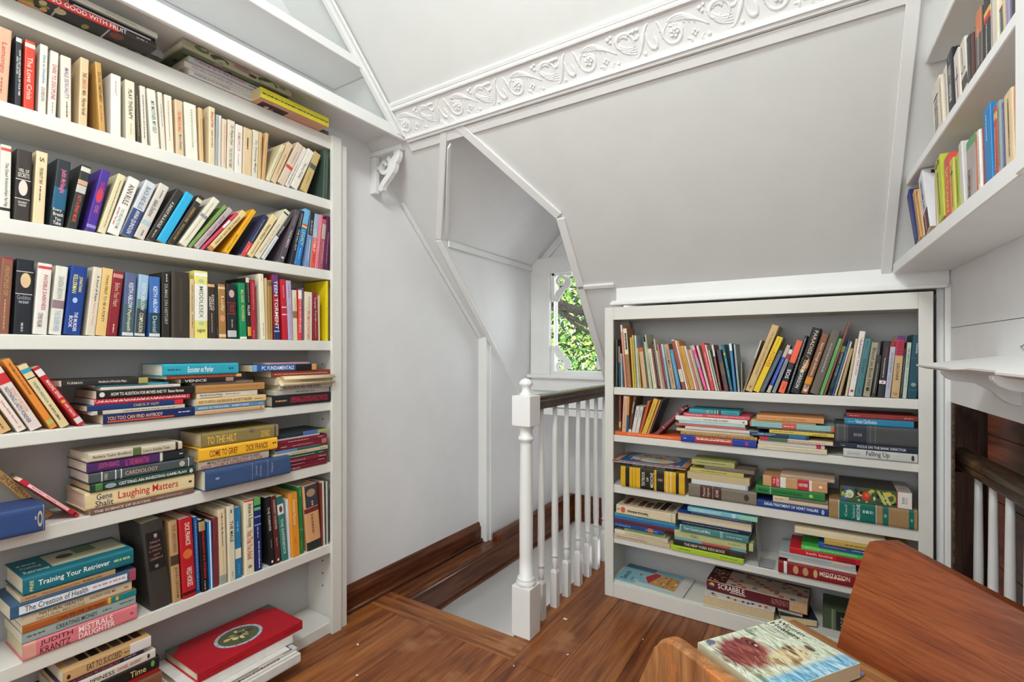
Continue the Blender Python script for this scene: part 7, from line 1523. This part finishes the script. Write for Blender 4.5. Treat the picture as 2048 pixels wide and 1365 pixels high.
# front board: flared left end, rounded upper corner
out = [(-.15, .22), (-.11, .33), (-.075, .42), (-.045, .48)] + bez((-.035, .50), (-.022, .535), (-.004, .553), (.030, .556), 6) + [(.20, .555), (.62, .545), (.66, .525), (.67, .22)]
def plank3(name, pts, y0, y1, mat, bev):
    return prism(name, [(x, y0, z) for x, z in pts], (0, y1 - y0, 0), mat, bn, bev)
fb = plank3('front_board', out, -.016, .014, BENCHN, .006)
box('seat_board', .012, .64, .0145, .165, .498, .522, SEATW, bn, .004)
box('seat_board', .012, .64, .1655, .325, .498, .522, SEATW, bn, .004)
# reclined back made of glued boards, slightly hollow
def backp(x, v, off):
    """x along the bench, v from 0 (below the seat) to 1 (crest); off = thickness outward."""
    zt_ = .738 - .21 * max(0, x - .13)
    z = .30 + (zt_ - .30) * v
    y = .262 + .045 * v + .095 * v * v - .012 * sin(pi * min(1, max(0, (x - .11) / .6)))
    return Vector((x, y + off, z))
VS = [0, .22, .42, .60, .78, 1.0]
for k in range(5):
    v0, v1 = VS[k] + (.0015 if k else 0), VS[k + 1]
    bm = bmesh.new()
    nx, nv = 12, 5
    grid = {}
    for s in (0, 1):
        for i in range(nx + 1):
            for j in range(nv + 1):
                v = v0 + (v1 - v0) * j / nv
                x0 = .108 + .016 * v
                if k == 4:                    # rounded upper left corner
                    t_ = max(0, (v - .93) / .07)
                    x0 += .038 * (1 - math.sqrt(max(0, 1 - t_ * t_)))
                x = x0 + (.74 - x0) * (i / nx) ** 1.25
                grid[s, i, j] = bm.verts.new(backp(x, v, .020 * s))
    for i in range(nx):
        for j in range(nv):
            bm.faces.new((grid[0, i, j], grid[0, i + 1, j], grid[0, i + 1, j + 1], grid[0, i, j + 1]))
            bm.faces.new((grid[1, i, j], grid[1, i, j + 1], grid[1, i + 1, j + 1], grid[1, i + 1, j]))
        bm.faces.new((grid[0, i, 0], grid[1, i, 0], grid[1, i + 1, 0], grid[0, i + 1, 0]))
        bm.faces.new((grid[0, i, nv], grid[0, i + 1, nv], grid[1, i + 1, nv], grid[1, i, nv]))
    for j in range(nv):
        bm.faces.new((grid[0, 0, j], grid[0, 0, j + 1], grid[1, 0, j + 1], grid[1, 0, j]))
        bm.faces.new((grid[0, nx, j], grid[1, nx, j], grid[1, nx, j + 1], grid[0, nx, j + 1]))
    o = bm_obj('back_board', bm, BENCHW, bn, True)
    o.data.polygons.foreach_set('use_smooth', [False] * len(o.data.polygons))
for x in (.10, .56):
    box('leg', x, x + .035, .02, .06, 0, .4975, BENCHN, bn, .004)
    box('leg', x, x + .035, .24, .28, 0, .4975, BENCHN, bn, .004)
tag(bn, 'low reddish brown wooden bench with hollow back and worn front board in foreground', 'bench')

def art_mat():
    m, nt, b = new_mat('painted_cover')
    L = nt.links.new
    tc = nt.nodes.new('ShaderNodeTexCoord')
    sep = nt.nodes.new('ShaderNodeSeparateXYZ'); L(tc.outputs['Object'], sep.inputs[0])
    nz = nt.nodes.new('ShaderNodeTexNoise'); nz.inputs['Scale'].default_value = 14; nz.inputs['Detail'].default_value = 8; nz.inputs['Distortion'].default_value = 2.2
    mp = nt.nodes.new('ShaderNodeMapping'); mp.inputs['Scale'].default_value = (1, 1, 3.2); mp.inputs['Rotation'].default_value = (.5, 0, 0)
    L(tc.outputs['Object'], mp.inputs[0]); L(mp.outputs[0], nz.inputs['Vector'])
    def ramp(src, stops):
        r = nt.nodes.new('ShaderNodeValToRGB')
        while len(r.color_ramp.elements) < len(stops): r.color_ramp.elements.new(.5)
        for e, (p, h) in zip(r.color_ramp.elements, stops): e.position = p; e.color = lin(h)
        L(src, r.inputs[0]); return r.outputs[0]
    waves = ramp(nz.outputs['Fac'], ((.32, '6E7A64'), (.45, 'B4BEA4'), (.53, 'DCE0D0'), (.62, 'A8B096'), (.74, 'E4E6DC')))
    red = ramp(nz.outputs['Fac'], ((.30, '4A1E1C'), (.47, '7C3430'), (.58, '96504A'), (.72, 'CFA080')))
    gold = ramp(nz.outputs['Fac'], ((.32, '4A3A2C'), (.46, 'A08460'), (.56, 'DCCCA0'), (.68, 'B8C0A4')))
    blue = ramp(nz.outputs['Fac'], ((.3, '2A6488'), (.48, '6CA4C0'), (.58, 'A4CCDC'), (.7, 'CCE2E8')))
    def maskz(lo, hi, src):
        mr = nt.nodes.new('ShaderNodeMapRange'); mr.inputs[1].default_value = lo; mr.inputs[2].default_value = hi
        L(src, mr.inputs[0]); return mr.outputs[0]
    def wob(src, k):
        a = nt.nodes.new('ShaderNodeMath'); a.operation = 'MULTIPLY_ADD'; a.inputs[1].default_value = k; L(nz.outputs['Fac'], a.inputs[0]); L(src, a.inputs[2]); return a.outputs[0]
    y, z = sep.outputs[1], sep.outputs[2]
    def mixc(f, a, c):
        n = nt.nodes.new('ShaderNodeMixRGB'); L(f, n.inputs[0]); L(a, n.inputs[1]); L(c, n.inputs[2]); return n.outputs[0]
    def blob(cy_, cz_, ry, rz_):
        v = nt.nodes.new('ShaderNodeVectorMath'); v.operation = 'SUBTRACT'; v.inputs[1].default_value = (0, cy_, cz_); L(tc.outputs['Object'], v.inputs[0])
        s = nt.nodes.new('ShaderNodeVectorMath'); s.operation = 'MULTIPLY'; s.inputs[1].default_value = (0, 1 / ry, 1 / rz_); L(v.outputs[0], s.inputs[0])
        l = nt.nodes.new('ShaderNodeVectorMath'); l.operation = 'LENGTH'; L(s.outputs[0], l.inputs[0])
        return maskz(1.25, .95, wob(l.outputs['Value'], .7))
    c = waves
    c = mixc(blob(.058, .058, .060, .066), c, red)
    c = mixc(blob(.096, .120, .030, .062), c, gold)
    c = mixc(maskz(.128, .138, wob(y, .012)), c, blue)
    L(c, b.inputs['Base Color'])
    b.inputs['Roughness'].default_value = .22
    return m
e_y = Vector((.82, -.573, 0)).normalized()
Lc, Tc = Vector((-.209, .976, 0)), Vector((-.083, 1.154, 0))
e_z = Vector((-e_y.y, e_y.x, 0))
bkw, bkh, bkt = .158, .218, .025
ab = make_book('paperback_book', bkt, bkh, bkw, 'p', 'D8DCD0', '', '', random.Random(4), True)
ab.matrix_world = Matrix(((0, e_y.x, e_z.x, Lc.x), (0, e_y.y, e_z.y, Lc.y), (1, 0, 0, .5268), (0, 0, 0, 1)))
q = [(bkt + .0003, .0008, .0008), (bkt + .0003, bkw - .0008, .0008), (bkt + .0003, bkw - .0008, bkh - .0008), (bkt + .0003, .0008, bkh - .0008)]
mesh_obj('cover_painting', q, [(0, 1, 2, 3)], art_mat(), ab)
def at3(a, c, lift): return (bkt + .0004 + .00005 * lift, bkw * a, bkh * c)
p = Print(at3); p.lying = True
p.text('Women', .04, .40, '2A2A26', .905, .965, False, 3); p.text('AS', .16, .22, '4A4A40', .885, .903, False, 3); p.text('Healers', .03, .42, '2A2A26', .825, .883, False, 3)
p.bars(.05, .34, '6A6C60', .79, .80, rnd); p.bars(.08, .36, '6A6C60', .765, .775, rnd)
p.ellipse(.24, .40, .11, .060, '7A3A34', 2); p.ellipse(.27, .405, .085, .034, '4A2420', 2.4); p.ellipse(.28, .41, .062, .022, '8A5048', 3); p.ellipse(.29, .412, .034, .020, '2A1614', 3.4); p.ellipse(.315, .418, .022, .012, 'D0BCA8', 4)
p.ellipse(.60, .80, .07, .022, '5A4434', 2.6); p.ellipse(.58, .62, .06, .016, '6A5440', 2.4)
for q_ in range(26):
    a_ = rnd.uniform(.45, .72); c_ = rnd.uniform(.05, .55); p.add([(a_, c_), (a_ + .10, c_ - .03), (a_ + .102, c_ - .026), (a_ + .003, c_ + .005)], [(0, 1, 2, 3)], rnd.choice(('C8B888', 'B89868', '7A4438', '8A5A48')), 2.6)
p.ellipse(.06, .10, .05, .04, '6A6480', 2)
p.build('title_lettering', ab)
tag(ab, 'large paperback titled Women as Healers with painted cover lying on the bench', 'book')
bo = empty('booklet', (Lc.x - .004, Lc.y + .001, .5228), (0, 0, ang + RAD(2.5)))
box('cover', .002, .168, .001, .231, .0022, .0030, flat('7890C8', .35), bo, 0)
box('pages', .003, .167, .002, .230, 0, .0021, paper('E2D6BC'), bo, 0)
tag(bo, 'thin lilac blue booklet showing at the edges beneath the painted paperback', 'booklet')

# chips of paint on the floor
for i, (x, y, s) in enumerate(((-.915, 1.83, .008), (-.80, 1.62, .004), (-.93, 1.46, .003), (-1.35, 1.13, .004), (-.60, 1.86, .003), (-1.49, 1.25, .005))):
    bm = bmesh.new(); bm_box(bm, -s, s, -s * .6, s * .6, 0, .0012, 0)
    o = bm_obj('paint_chip', bm, TRIM); o.location = (x, y, .0008); o.rotation_euler = (0, 0, i * 1.1)
    tag(o, ('white paint chip on the floor beside the second baluster', 'tiny white paint chip on boards in front of the back bookcase', 'tiny white paint chip beside the foot of the newel post', 'tiny white paint chip on boards near the left bookcase', 'tiny white paint chip nearest the back bookcase', 'small white paint chip by the foot of the left bookcase')[i], 'paint chip', 'paint chips on the floor')
